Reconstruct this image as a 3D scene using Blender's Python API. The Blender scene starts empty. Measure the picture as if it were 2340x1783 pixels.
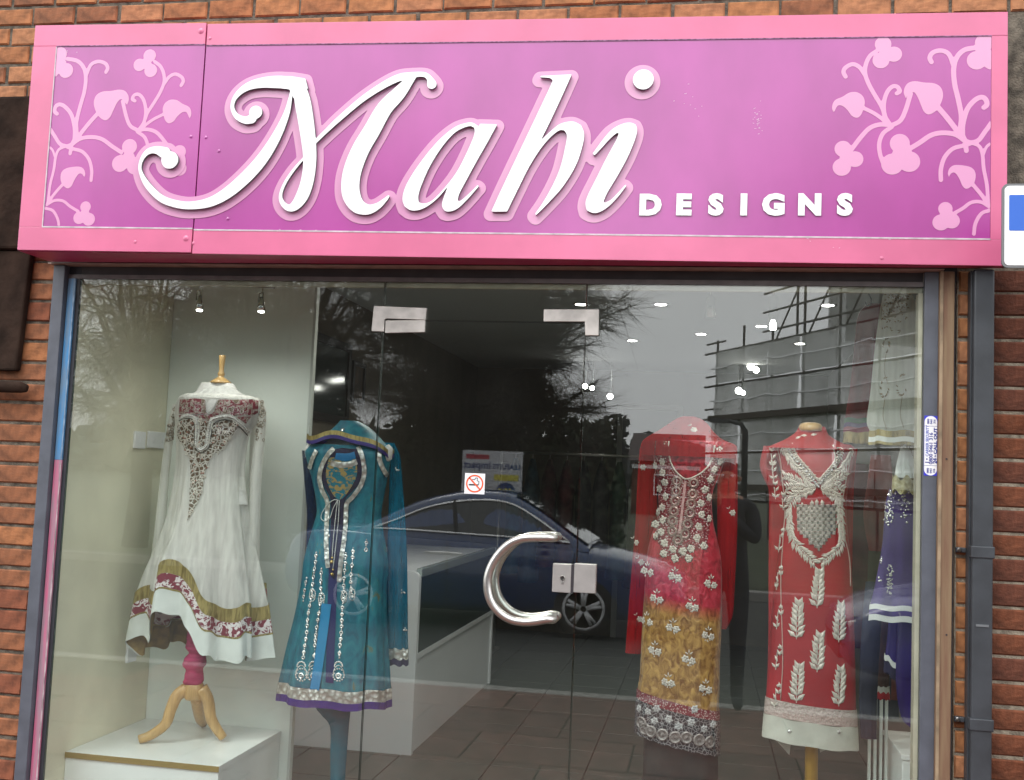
import bpy, bmesh, math, random
import numpy as np
from mathutils import Vector, Matrix
from mathutils.bvhtree import BVHTree
R = math.radians
rnd = random.Random(7)
S = bpy.context.scene
COL = S.collection

# ------------------------------------------------------------------ camera
F_PX, CX, CY = 2450.0, 1170.0, 891.5
CAM = Vector((0.0, -3.6, 1.5))
n_ = Vector((1610 - CX, -(1110 - CY), -F_PX)).normalized()
u_ = Vector((math.sin(R(1.6)), math.cos(R(1.6)), 0.0))
u_ = (u_ - n_ * u_.dot(n_)).normalized()
x_ = n_.cross(u_)
ROT = Matrix((x_, n_, u_))            # camera -> world
cd = bpy.data.cameras.new('camera')
cd.sensor_fit = 'HORIZONTAL'; cd.sensor_width = 36.0; cd.lens = F_PX / 2340.0 * 36.0
cd.clip_start = 0.02; cd.clip_end = 600
cam = bpy.data.objects.new('camera', cd); COL.objects.link(cam)
cam.matrix_world = Matrix.Translation(CAM) @ ROT.to_4x4()
S.camera = cam

# ------------------------------------------------------------------ sky, sun, exposure
SUN_EL, SUN_AZ = 48.0, 205.0           # azimuth, clockwise from +Y: behind the photographer
W = bpy.data.worlds.new('World'); S.world = W; W.use_nodes = True
nt = W.node_tree; nt.nodes.clear()
out = nt.nodes.new('ShaderNodeOutputWorld'); bg = nt.nodes.new('ShaderNodeBackground')
sky = nt.nodes.new('ShaderNodeTexSky'); sky.sky_type = 'NISHITA'; sky.sun_disc = False
sky.sun_elevation = R(SUN_EL); sky.sun_rotation = R(SUN_AZ)
sky.air_density = 1.0; sky.dust_density = 4.0
hs = nt.nodes.new('ShaderNodeHueSaturation'); hs.inputs['Saturation'].default_value = 0.10
cl = nt.nodes.new('ShaderNodeTexNoise'); cl.inputs['Scale'].default_value = 2.2; cl.inputs['Detail'].default_value = 5
cr = nt.nodes.new('ShaderNodeMapRange'); cr.inputs['From Min'].default_value = .3; cr.inputs['From Max'].default_value = .7
cr.inputs['To Min'].default_value = .86; cr.inputs['To Max'].default_value = 1.08
ov = nt.nodes.new('ShaderNodeMix'); ov.data_type = 'RGBA'; ov.inputs['Factor'].default_value = 0.75
ov.inputs['B'].default_value = (11.6, 11.8, 12.0, 1)   # the overcast deck evens the sky out
mu = nt.nodes.new('ShaderNodeVectorMath'); mu.operation = 'SCALE'
nt.links.new(sky.outputs[0], hs.inputs['Color']); nt.links.new(hs.outputs[0], ov.inputs['A'])
nt.links.new(ov.outputs['Result'], mu.inputs[0]); nt.links.new(cl.outputs['Fac'], cr.inputs['Value'])
nt.links.new(cr.outputs[0], mu.inputs['Scale']); nt.links.new(mu.outputs[0], bg.inputs['Color'])
bg.inputs['Strength'].default_value = 0.15
nt.links.new(bg.outputs[0], out.inputs['Surface'])
sd = bpy.data.lights.new('sun', 'SUN'); sd.energy = 0.5; sd.angle = R(20); sd.color = (1, .97, .93)
so = bpy.data.objects.new('sun', sd); COL.objects.link(so)
az, el = R(SUN_AZ), R(SUN_EL)
sdir = Vector((math.sin(az) * math.cos(el), math.cos(az) * math.cos(el), math.sin(el)))
so.rotation_euler = (-sdir).to_track_quat('-Z', 'Y').to_euler(); so.location = (0, -4, 9)
S.view_settings.view_transform = 'Standard'
try: S.view_settings.look = 'None'
except Exception: pass
S.view_settings.exposure = 0.80; S.view_settings.gamma = 1.0; S.view_settings.use_curve_mapping = False
S.render.engine = 'CYCLES'
S.cycles.use_denoising = True
S.cycles.max_bounces = 7; S.cycles.diffuse_bounces = 3; S.cycles.glossy_bounces = 3
S.cycles.transmission_bounces = 3; S.cycles.transparent_max_bounces = 24
S.cycles.caustics_reflective = False; S.cycles.caustics_refractive = False
S.cycles.sample_clamp_indirect = 6

# ------------------------------------------------------------------ pixel -> place
def ray(px, py): return ROT @ Vector((px - CX, -(py - CY), -F_PX))
def at(px, py, Y):
    d = ray(px, py); return CAM + d * ((Y - CAM.y) / d.y)
def atz(px, py, Z):
    d = ray(px, py); return CAM + d * ((Z - CAM.z) / d.z)
def atx(px, py, X):
    d = ray(px, py); return CAM + d * ((X - CAM.x) / d.x)
SA, SB = Vector((-2.39, -.25, 0)), Vector((.90, -.10, 0))
SU = (SB - SA).normalized(); SN = Vector((SU.y, -SU.x, 0)); SV = Vector((0, 0, 1))
def sg(px, py):                        # pixel -> (u, z) on the sign face
    d = ray(px, py); t = (SA - CAM).dot(SN) / d.dot(SN); p = CAM + d * t
    return ((p - SA).dot(SU), p.z)
def sw(u, z, n): return SA + SU * u + SN * n + SV * z

# ------------------------------------------------------------------ materials
MATS = {}
def mat(name, col, rough=.5, metal=0., spec=.5, noise=0., nscale=20., bump=0., bscale=None, coat=0., col2=None, sheen=0., alpha=1., stretch=None):
    if name in MATS: return MATS[name]
    m = bpy.data.materials.new(name); m.use_nodes = True; t = m.node_tree; b = t.nodes['Principled BSDF']
    b.inputs['Base Color'].default_value = (*col, 1); b.inputs['Roughness'].default_value = rough
    b.inputs['Metallic'].default_value = metal; b.inputs['Specular IOR Level'].default_value = spec
    b.inputs['Coat Weight'].default_value = coat; b.inputs['Sheen Weight'].default_value = sheen
    b.inputs['Alpha'].default_value = alpha
    if noise or bump or col2:
        tc = t.nodes.new('ShaderNodeTexCoord'); src = tc.outputs['Object']
        if stretch:
            mp = t.nodes.new('ShaderNodeMapping'); mp.inputs['Scale'].default_value = stretch
            t.links.new(src, mp.inputs[0]); src = mp.outputs[0]
        nz = t.nodes.new('ShaderNodeTexNoise'); nz.inputs['Scale'].default_value = nscale; nz.inputs['Detail'].default_value = 6
        t.links.new(src, nz.inputs['Vector'])
        if noise or col2:
            c2 = col2 or tuple(max(0, c * (1 - noise)) for c in col)
            c1 = col if col2 else tuple(min(1, c * (1 + noise * .6)) for c in col)
            r = t.nodes.new('ShaderNodeValToRGB'); r.color_ramp.elements[0].position = .36; r.color_ramp.elements[1].position = .64
            r.color_ramp.elements[0].color = (*c2, 1); r.color_ramp.elements[1].color = (*c1, 1)
            t.links.new(nz.outputs['Fac'], r.inputs[0]); t.links.new(r.outputs[0], b.inputs['Base Color'])
        if bump:
            n2 = nz
            if bscale:
                n2 = t.nodes.new('ShaderNodeTexNoise'); n2.inputs['Scale'].default_value = bscale; n2.inputs['Detail'].default_value = 4
                t.links.new(src, n2.inputs['Vector'])
            bp = t.nodes.new('ShaderNodeBump'); bp.inputs['Strength'].default_value = bump; bp.inputs['Distance'].default_value = .01
            t.links.new(n2.outputs['Fac'], bp.inputs['Height']); t.links.new(bp.outputs[0], b.inputs['Normal'])
    MATS[name] = m; return m

def glass_mat(name, tint=(.95, .98, .965), rough=0.0, ior=1.82, haze=0.):
    # clear pane: straight-through transmission and Fresnel mirror reflection, the same for every ray
    if name in MATS: return MATS[name]
    m = bpy.data.materials.new(name); m.use_nodes = True; t = m.node_tree; t.nodes.clear()
    o = t.nodes.new('ShaderNodeOutputMaterial'); mx = t.nodes.new('ShaderNodeMixShader')
    tr = t.nodes.new('ShaderNodeBsdfTransparent'); tr.inputs[0].default_value = (*tint, 1)
    gl = t.nodes.new('ShaderNodeBsdfGlossy'); gl.inputs['Roughness'].default_value = rough
    ge = t.nodes.new('ShaderNodeNewGeometry'); fr = t.nodes.new('ShaderNodeFresnel')
    mr = t.nodes.new('ShaderNodeMapRange'); mr.inputs['To Min'].default_value = ior; mr.inputs['To Max'].default_value = 1 / ior
    t.links.new(ge.outputs['Backfacing'], mr.inputs['Value']); t.links.new(mr.outputs[0], fr.inputs['IOR'])
    t.links.new(fr.outputs[0], mx.inputs[0]); t.links.new(tr.outputs[0], mx.inputs[1]); t.links.new(gl.outputs[0], mx.inputs[2])
    if haze:                               # uneven diffuse veil put in as haze to lift the blacks
        df = t.nodes.new('ShaderNodeBsdfDiffuse'); df.inputs[0].default_value = (.5, .5, .48, 1); m3 = t.nodes.new('ShaderNodeMixShader')
        tc = t.nodes.new('ShaderNodeTexCoord'); nz = t.nodes.new('ShaderNodeTexNoise'); nz.inputs['Scale'].default_value = 2.5; nz.inputs['Detail'].default_value = 7
        r2 = t.nodes.new('ShaderNodeMapRange'); r2.inputs['From Min'].default_value = .35; r2.inputs['From Max'].default_value = .75; r2.inputs['To Min'].default_value = haze * .5; r2.inputs['To Max'].default_value = haze * 1.7
        t.links.new(tc.outputs['Object'], nz.inputs['Vector']); t.links.new(nz.outputs['Fac'], r2.inputs['Value']); t.links.new(r2.outputs[0], m3.inputs[0])
        t.links.new(mx.outputs[0], m3.inputs[1]); t.links.new(df.outputs[0], m3.inputs[2]); mx = m3
    t.links.new(mx.outputs[0], o.inputs[0]); MATS[name] = m; return m

def sheer(name, col, a, tr=.3, nscale=60, weave=.0):
    # thin cloth: diffuse + translucent, partly see-through
    if name in MATS: return MATS[name]
    m = bpy.data.materials.new(name); m.use_nodes = True; t = m.node_tree; t.nodes.clear()
    o = t.nodes.new('ShaderNodeOutputMaterial'); mx = t.nodes.new('ShaderNodeMixShader'); mx.inputs[0].default_value = a
    tp = t.nodes.new('ShaderNodeBsdfTransparent'); df = t.nodes.new('ShaderNodeBsdfDiffuse'); tl = t.nodes.new('ShaderNodeBsdfTranslucent')
    m2 = t.nodes.new('ShaderNodeMixShader'); m2.inputs[0].default_value = tr
    df.inputs[0].default_value = (*col, 1); tl.inputs[0].default_value = (*col, 1)
    tc = t.nodes.new('ShaderNodeTexCoord'); mp = t.nodes.new('ShaderNodeMapping'); mp.inputs['Scale'].default_value = (1, 1, .08)
    nz = t.nodes.new('ShaderNodeTexNoise'); nz.inputs['Scale'].default_value = nscale
    mr = t.nodes.new('ShaderNodeMapRange'); mr.inputs['To Min'].default_value = max(0, a - .22); mr.inputs['To Max'].default_value = min(1, a + .22)
    mr.inputs['From Min'].default_value = .3; mr.inputs['From Max'].default_value = .7
    t.links.new(tc.outputs['Object'], mp.inputs[0]); t.links.new(mp.outputs[0], nz.inputs['Vector'])
    t.links.new(nz.outputs['Fac'], mr.inputs['Value']); t.links.new(mr.outputs[0], mx.inputs[0])
    t.links.new(df.outputs[0], m2.inputs[1]); t.links.new(tl.outputs[0], m2.inputs[2])
    t.links.new(tp.outputs[0], mx.inputs[1]); t.links.new(m2.outputs[0], mx.inputs[2]); t.links.new(mx.outputs[0], o.inputs[0])
    MATS[name] = m; return m

def emit(name, col, s):
    if name in MATS: return MATS[name]
    m = bpy.data.materials.new(name); m.use_nodes = True; b = m.node_tree.nodes['Principled BSDF']
    b.inputs['Base Color'].default_value = (.8, .8, .8, 1); b.inputs['Emission Color'].default_value = (*col, 1); b.inputs['Emission Strength'].default_value = s
    MATS[name] = m; return m

def ramp_mat(name, tex, stops, rough=.5, metal=0., bump=0., scale=40, stretch=None, const=False, spec=.5):
    # a print or weave: colours picked by a noise, voronoi or wave pattern
    if name in MATS: return MATS[name]
    m = bpy.data.materials.new(name); m.use_nodes = True; t = m.node_tree; b = t.nodes['Principled BSDF']
    b.inputs['Roughness'].default_value = rough; b.inputs['Metallic'].default_value = metal; b.inputs['Specular IOR Level'].default_value = spec
    tc = t.nodes.new('ShaderNodeTexCoord'); mp = t.nodes.new('ShaderNodeMapping'); mp.inputs['Scale'].default_value = stretch or (1, 1, 1)
    t.links.new(tc.outputs['Object'], mp.inputs[0])
    if tex == 'voronoi':
        x = t.nodes.new('ShaderNodeTexVoronoi'); x.inputs['Scale'].default_value = scale; f = x.outputs['Distance']
    elif tex == 'edge':
        x = t.nodes.new('ShaderNodeTexVoronoi'); x.feature = 'DISTANCE_TO_EDGE'; x.inputs['Scale'].default_value = scale; f = x.outputs['Distance']
    elif tex == 'wave':
        x = t.nodes.new('ShaderNodeTexWave'); x.inputs['Scale'].default_value = scale; x.inputs['Distortion'].default_value = 9; x.inputs['Detail'].default_value = 2; x.inputs['Detail Scale'].default_value = 1.3; f = x.outputs['Fac']
    else:
        x = t.nodes.new('ShaderNodeTexNoise'); x.inputs['Scale'].default_value = scale; x.inputs['Detail'].default_value = 5; f = x.outputs['Fac']
        x.inputs['Distortion'].default_value = 1.0
    t.links.new(mp.outputs[0], x.inputs['Vector'])
    r = t.nodes.new('ShaderNodeValToRGB'); e = r.color_ramp.elements
    while len(e) < len(stops): e.new(.5)
    for i, (p, c) in enumerate(stops): e[i].position = p; e[i].color = (*c, 1)
    if const: r.color_ramp.interpolation = 'CONSTANT'
    t.links.new(f, r.inputs[0]); t.links.new(r.outputs[0], b.inputs['Base Color'])
    if bump:
        bp = t.nodes.new('ShaderNodeBump'); bp.inputs['Strength'].default_value = bump; bp.inputs['Distance'].default_value = .006
        t.links.new(f, bp.inputs['Height']); t.links.new(bp.outputs[0], b.inputs['Normal'])
    MATS[name] = m; return m

# ------------------------------------------------------------------ objects
def tag(o, label=None, cat=None, group=None, kind=None):
    if label: o['label'] = label
    if cat: o['category'] = cat
    if group: o['group'] = group
    if kind: o['kind'] = kind
    return o
def thing(name, loc, label, cat, group=None):
    o = bpy.data.objects.new(name, None); COL.objects.link(o); o.location = loc; o.empty_display_size = .1
    return tag(o, label, cat, group)
def origin(p):
    v = Vector((0, 0, 0))
    while p: v += p.location; p = p.parent
    return v
def copy_tree(o, parent=None):
    c = o.copy(); COL.objects.link(c)
    if parent: c.parent = parent
    for ch in list(o.children): copy_tree(ch, c)
    return c

class MB:
    def __init__(s): s.v = []; s.f = []; s.mi = []
    def add(s, vs, fs, m=0):
        b = len(s.v); s.v += [tuple(v) for v in vs]
        s.f += [tuple(b + i for i in f) for f in fs]; s.mi += [m] * len(fs); return s
    def box(s, x0, x1, y0, y1, z0, z1, m=0):
        return s.add([(x0, y0, z0), (x1, y0, z0), (x1, y1, z0), (x0, y1, z0), (x0, y0, z1), (x1, y0, z1), (x1, y1, z1), (x0, y1, z1)],
                     [(0, 3, 2, 1), (4, 5, 6, 7), (0, 1, 5, 4), (1, 2, 6, 5), (2, 3, 7, 6), (3, 0, 4, 7)], m)
    def hexa(s, P, m=0):               # 8 corners: bottom loop, top loop
        return s.add(P, [(0, 3, 2, 1), (4, 5, 6, 7), (0, 1, 5, 4), (1, 2, 6, 5), (2, 3, 7, 6), (3, 0, 4, 7)], m)
    def tube(s, pts, r, n=8, m=0, cap=True):
        pts = [Vector(p) for p in pts]; rs = r if isinstance(r, (list, tuple)) else [r] * len(pts)
        ref = None; b = len(s.v)
        for i, p in enumerate(pts):
            d = (pts[min(i + 1, len(pts) - 1)] - pts[max(i - 1, 0)])
            d = d.normalized() if d.length > 1e-9 else Vector((0, 0, 1))
            if ref is None: ref = d.orthogonal().normalized()
            ref = (ref - d * ref.dot(d)); ref = ref.normalized() if ref.length > 1e-6 else d.orthogonal().normalized()
            q = d.cross(ref)
            for k in range(n):
                a = 2 * math.pi * k / n; s.v.append(tuple(p + (ref * math.cos(a) + q * math.sin(a)) * rs[i]))
        for i in range(len(pts) - 1):
            for k in range(n):
                s.f.append((b + i * n + k, b + i * n + (k + 1) % n, b + (i + 1) * n + (k + 1) % n, b + (i + 1) * n + k)); s.mi.append(m)
        if cap:
            s.f.append(tuple(b + k for k in range(n))[::-1]); s.mi.append(m)
            s.f.append(tuple(b + (len(pts) - 1) * n + k for k in range(n))); s.mi.append(m)
        return s
    def lathe(s, c, prof, n=24, m=0, axis='z'):   # prof: (r, h) pairs
        b = len(s.v); c = Vector(c)
        for r, h in prof:
            for k in range(n):
                a = 2 * math.pi * k / n
                o = Vector((r * math.cos(a), r * math.sin(a), h)) if axis == 'z' else Vector((r * math.cos(a), h, r * math.sin(a)))
                s.v.append(tuple(c + o))
        for i in range(len(prof) - 1):
            for k in range(n):
                q = (b + i * n + k, b + i * n + (k + 1) % n, b + (i + 1) * n + (k + 1) % n, b + (i + 1) * n + k)
                s.f.append(q if axis == 'z' else q[::-1]); s.mi.append(m)
        s.f.append(tuple(b + k for k in range(n))[::-1]); s.mi.append(m)
        s.f.append(tuple(b + (len(prof) - 1) * n + k for k in range(n))); s.mi.append(m)
        return s
    def build(s, name, mats, parent=None, smooth=False, label=None, kind=None, bevel=0):
        me = bpy.data.meshes.new(name); og = origin(parent) if parent else Vector((0, 0, 0))
        me.from_pydata([tuple(Vector(v) - og) for v in s.v], [], s.f)
        if not isinstance(mats, (list, tuple)): mats = [mats]
        for m in mats: me.materials.append(m)
        if len(mats) > 1: me.polygons.foreach_set('material_index', s.mi)
        if smooth: me.polygons.foreach_set('use_smooth', [True] * len(me.polygons))
        me.update()
        o = bpy.data.objects.new(name, me); COL.objects.link(o)
        if parent: o.parent = parent
        if label: o['label'] = label
        if kind: o['kind'] = kind
        if bevel:
            bv = o.modifiers.new('bevel', 'BEVEL'); bv.width = bevel; bv.segments = 2; bv.limit_method = 'ANGLE'
        return o

def catmull(P, n=6, closed=False, corner=None):
    P = [np.array(p, float) for p in P]; N = len(P); out = []
    def is_c(i):
        if corner is None or (not closed and i in (0, N - 1)): return False
        a = P[i][:2] - P[(i - 1) % N][:2]; b = P[(i + 1) % N][:2] - P[i][:2]
        c = np.dot(a, b) / (np.linalg.norm(a) * np.linalg.norm(b) + 1e-9)
        return c < math.cos(R(corner))
    for i in range(N if closed else N - 1):
        p1, p2 = P[i], P[(i + 1) % N]
        p0 = P[(i - 1) % N] if (closed or i > 0) else 2 * p1 - p2
        p3 = P[(i + 2) % N] if (closed or i < N - 2) else 2 * p2 - p1
        if is_c(i): p0 = 2 * p1 - p2
        if is_c((i + 1) % N): p3 = 2 * p2 - p1
        for k in range(n):
            t = k / n
            out.append(.5 * ((2 * p1) + (p2 - p0) * t + (2 * p0 - 5 * p1 + 4 * p2 - p3) * t * t + (3 * p1 - p0 - 3 * p2 + p3) * t ** 3))
    if not closed: out.append(P[-1])
    return out

# ------------------------------------------------------------------ flat cut-out shapes (lettering, vine print)
def field(shapes, X, Y):
    D = np.full(X.shape, 1e3); H = None
    def seg(ax, ay, bx, by):
        dx, dy = bx - ax, by - ay; L = dx * dx + dy * dy + 1e-12
        t = np.clip(((X - ax) * dx + (Y - ay) * dy) / L, 0, 1)
        return np.hypot(X - ax - t * dx, Y - ay - t * dy), t
    for s in shapes:
        if s[0] == 'circ': D = np.minimum(D, np.hypot(X - s[1], Y - s[2]) - s[3])
        elif s[0] == 'rib':
            p = s[1]
            for a, b in zip(p[:-1], p[1:]):
                d, t = seg(a[0], a[1], b[0], b[1]); D = np.minimum(D, d - (a[2] + (b[2] - a[2]) * t))
        else:
            p = s[1]; d = np.full(X.shape, 1e3); ins = np.zeros(X.shape, bool)
            for a, b in zip(p, p[1:] + p[:1]):
                d = np.minimum(d, seg(a[0], a[1], b[0], b[1])[0])
                if a[1] != b[1]:
                    c = ((a[1] > Y) != (b[1] > Y)) & (X < (b[0] - a[0]) * (Y - a[1]) / (b[1] - a[1]) + a[0]); ins ^= c
            sdv = np.where(ins, -d, d)
            if s[0] == 'hole': H = -sdv if H is None else np.maximum(H, -sdv)
            else: D = np.minimum(D, sdv)
    return D if H is None else np.maximum(D, H)

def contours(G, xs, ys):
    # marching squares on G<0; returns closed loops
    neg = G < 0; code = neg[:-1, :-1] * 1 + neg[:-1, 1:] * 2 + neg[1:, 1:] * 4 + neg[1:, :-1] * 8
    jj, ii = np.nonzero((code > 0) & (code < 15)); pts = {}; nxt = {}
    def pt(key):
        if key not in pts:
            k, j, i = key
            if k == 0: a, b = G[j, i], G[j, i + 1]; t = a / (a - b); pts[key] = (xs[i] + (xs[i + 1] - xs[i]) * t, ys[j])
            else: a, b = G[j, i], G[j + 1, i]; t = a / (a - b); pts[key] = (xs[i], ys[j] + (ys[j + 1] - ys[j]) * t)
        return key
    T = {1: [(3, 0)], 2: [(0, 1)], 3: [(3, 1)], 4: [(1, 2)], 5: [(3, 0), (1, 2)], 6: [(0, 2)], 7: [(3, 2)], 8: [(2, 3)], 9: [(2, 0)], 10: [(0, 1), (2, 3)], 11: [(2, 1)], 12: [(1, 3)], 13: [(1, 0)], 14: [(0, 3)]}
    for j, i in zip(jj.tolist(), ii.tolist()):
        E = [(0, j, i), (1, j, i + 1), (0, j + 1, i), (1, j, i)]
        for a, b in T[int(code[j, i])]: nxt.setdefault(pt(E[a]), []).append(pt(E[b]))
    loops = []
    while nxt:
        k0 = next(iter(nxt)); L = []; k = k0
        while k in nxt:
            L.append(pts[k]); q = nxt[k].pop()
            if not nxt[k]: del nxt[k]
            k = q
            if k == k0: break
        if len(L) > 3: loops.append(L)
    return loops

def cut(name, shapes, off, res, thick, place, mats, parent, clip=None, simp=0):
    P = []
    for s in shapes:
        if s[0] == 'circ': P += [(s[1] - s[3], s[2] - s[3]), (s[1] + s[3], s[2] + s[3])]
        elif s[0] == 'rib': P += [(p[0] - p[2], p[1] - p[2]) for p in s[1]] + [(p[0] + p[2], p[1] + p[2]) for p in s[1]]
        else: P += [(p[0], p[1]) for p in s[1]]
    P = np.array(P); lo = P.min(0) - off - 4 * res; hi = P.max(0) + off + 4 * res
    xs = np.arange(lo[0], hi[0], res); ys = np.arange(lo[1], hi[1], res); X, Y = np.meshgrid(xs, ys)
    G = field(shapes, X, Y) - off
    if clip is not None: G = np.maximum(G, np.maximum(np.maximum(clip[0] - X, X - clip[1]), np.maximum(clip[2] - Y, Y - clip[3])))
    G = np.where(G == 0, 1e-7, G)
    cu = bpy.data.curves.new('tmp', 'CURVE'); cu.dimensions = '2D'; cu.fill_mode = 'BOTH'; cu.extrude = thick / 2
    for L in contours(G, xs, ys):
        sp = cu.splines.new('POLY'); sp.points.add(len(L) - 1); sp.use_cyclic_u = True
        for p, q in zip(sp.points, L): p.co = (q[0], q[1], 0, 1)
    return curve_mesh(cu, name, place, mats, parent, thick)

def curve_mesh(cu, name, place, mats, parent, thick):
    t = bpy.data.objects.new('tmp', cu); COL.objects.link(t)
    dg = bpy.context.evaluated_depsgraph_get(); me = bpy.data.meshes.new_from_object(t.evaluated_get(dg))
    bpy.data.objects.remove(t); me.name = name; og = origin(parent)
    nz = [abs(p.normal.z) > .5 for p in me.polygons]
    for v in me.vertices: v.co = place(v.co.x, v.co.y, v.co.z + thick / 2) - og
    me.materials.clear()
    if not isinstance(mats, (list, tuple)): mats = [mats]
    for m in mats: me.materials.append(m)
    for p, q in zip(me.polygons, nz): p.material_index = 0 if q else min(1, len(mats) - 1); p.use_smooth = False
    me.update()
    o = bpy.data.objects.new(name, me); COL.objects.link(o); o.parent = parent
    return o

def text(body, size, place, m, parent, name='lettering', thick=.0006, bold=0.0, align='CENTER', sx=1.0):
    cu = bpy.data.curves.new('tmp', 'FONT'); cu.body = body; cu.size = size; cu.align_x = align; cu.align_y = 'CENTER'
    cu.extrude = thick / 2; cu.offset = bold; cu.resolution_u = 3
    return curve_mesh(cu, name, lambda a, b, c: place(a * sx, b, c), m, parent, thick)

# ------------------------------------------------------------------ palette
M_BRICKS = [mat('brick_a', (.37, .155, .060), .85, noise=.35, nscale=25, bump=.3, bscale=70),
            mat('brick_b', (.325, .128, .050), .85, noise=.4, nscale=22, bump=.3, bscale=70),
            mat('brick_c', (.38, .165, .075), .85, noise=.3, nscale=30, bump=.3, bscale=70),
            mat('brick_d', (.25, .095, .042), .85, noise=.45, nscale=20, bump=.3, bscale=70)]
M_SOOT = [mat('brick_soot_a', (.20, .065, .03), .9, noise=.5, nscale=18, bump=.5, bscale=90),
          mat('brick_soot_b', (.15, .05, .028), .9, noise=.5, nscale=18, bump=.5, bscale=90)]
M_MORT = mat('mortar', (.30, .26, .20), .95, noise=.4, nscale=40, bump=.6, bscale=150)
M_MORTD = mat('mortar_dark', (.13, .11, .085), .95, noise=.5, nscale=30, bump=.6, bscale=150)
M_PINK = mat('pink_sheet', (.64, .145, .28), .28, spec=.7, noise=.09, nscale=5, bump=.015, bscale=2.5)
M_PINKD = mat('pink_under', (.50, .045, .15), .4, noise=.15, nscale=6)
M_PURP = mat('purple_vinyl', (.40, .056, .295), .22, spec=.95, noise=.10, nscale=5, bump=.015, bscale=2.2, stretch=(1, 1, .5))
M_LILAC = mat('lilac_print', (.66, .30, .50), .2, spec=.8)
M_WHITE = mat('white_acrylic', (.86, .86, .87), .3)
M_EDGE = mat('grey_letter_edge', (.13, .145, .14), .5)
M_TRIM = mat('worn_edge', (.55, .48, .52), .5, noise=.22, nscale=30)
M_GAP = mat('dark_gap', (.03, .025, .03), .8)
M_ALU = mat('grey_blue_aluminium', (.088, .097, .120), .42, noise=.15, nscale=14, bump=.05, bscale=60)
M_ALUD = mat('dark_gasket', (.025, .027, .035), .6)
M_BLUE = mat('blue_film', (.06, .25, .52), .45, col2=(.14, .24, .36), nscale=9, stretch=(6, 6, 1))
M_FPINK = mat('pink_film', (.55, .13, .24), .5, col2=(.34, .22, .27), nscale=8, stretch=(8, 8, .7))
M_HEAD = mat('dark_brown_box', (.040, .032, .034), .55, noise=.25, nscale=10)
M_CREAMRAIL = mat('cream_rail', (.50, .48, .37), .6, noise=.15, nscale=12)
M_RUST = mat('rusty_guide', (.16, .085, .05), .7, col2=(.22, .15, .085), nscale=6, stretch=(10, 10, .6), bump=.15, bscale=50)
M_PIPE = mat('grey_pipe', (.038, .043, .050), .45, noise=.25, nscale=9, bump=.08, bscale=40)
M_DARKSTONE = mat('dark_stone', (.030, .018, .013), .95, spec=.15, noise=.5, nscale=9, bump=.5, bscale=30)
M_STEEL = mat('brushed_steel', (.62, .60, .57), .30, metal=1., noise=.12, nscale=30, stretch=(30, 30, 1.5))
M_SATIN = mat('satin_steel_plate', (.50, .465, .435), .42, metal=.85, noise=.22, nscale=16)
M_GLASS = glass_mat('clear_glass', haze=.005)
M_GEDGE = mat('glass_edge', (.035, .06, .05), .25)

# ------------------------------------------------------------------ street ground (behind the photographer, seen in the glass)
M_SLAB = [mat('paver_a', (.15, .058, .043), .85, noise=.3, nscale=9, bump=.3, bscale=80),
          mat('paver_b', (.125, .050, .038), .85, noise=.3, nscale=9, bump=.3, bscale=80),
          mat('paver_c', (.165, .070, .052), .85, noise=.3, nscale=9, bump=.3, bscale=80)]
M_ROAD = mat('asphalt', (.052, .056, .052), .9, noise=.3, nscale=30, bump=.4, bscale=200)
M_KERB = mat('kerb_stone', (.30, .29, .27), .85, noise=.25, nscale=20)
M_GRASS = mat('grass', (.045, .06, .028), .95, noise=.4, nscale=3)
M_JOINT = mat('joint_dirt', (.05, .04, .035), .95)

tag(MB().box(-40, 40, -12.4, -4.16, -.30, -.13).build('road', M_ROAD), kind='structure')
tag(MB().box(-260, 260, -400, -12.7, -.40, -.09).build('ground', M_GRASS), kind='structure')
pv = tag(MB().box(-40, 40, -4.0, .62, -.20, -.012).build('pavement', M_JOINT), kind='structure')
tag(MB().box(-40, 40, -4.15, -4.0, -.30, .0).build('kerb', M_KERB, bevel=.015), kind='structure')
tag(MB().box(-40, 40, -12.7, -12.4, -.30, .0).build('far_kerb', M_KERB, bevel=.015), kind='structure')
slabs = []
for i in range(3):
    m = MB(); w, d, h = .892, .612, .05
    m.add([(0, 0, 0), (w, 0, 0), (w, d, 0), (0, d, 0), (0, 0, h - .006), (w, 0, h - .006), (w, d, h - .006), (0, d, h - .006),
           (.006, .006, h), (w - .006, .006, h), (w - .006, d - .006, h), (.006, d - .006, h)],
          [(0, 1, 5, 4), (1, 2, 6, 5), (2, 3, 7, 6), (3, 0, 4, 7), (4, 5, 9, 8), (5, 6, 10, 9), (6, 7, 11, 10), (7, 4, 8, 11), (8, 9, 10, 11)])
    o = m.build('paving_slab', M_SLAB[i]); slabs.append(o)
first = set()
for r in range(6):
    for c in range(9):
        k = rnd.randrange(3); x = -4.4 + c * .9 + (.45 if r % 2 else 0); y = -.05 - (r + 1) * .62 - .2
        if k in first: o = slabs[k].copy(); COL.objects.link(o)
        else: o = slabs[k]; first.add(k)
        o.parent = pv; o.location = (x, y, -.048 + rnd.uniform(-.003, .003))
for k in range(3):
    if k not in first: bpy.data.objects.remove(slabs[k])

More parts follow.
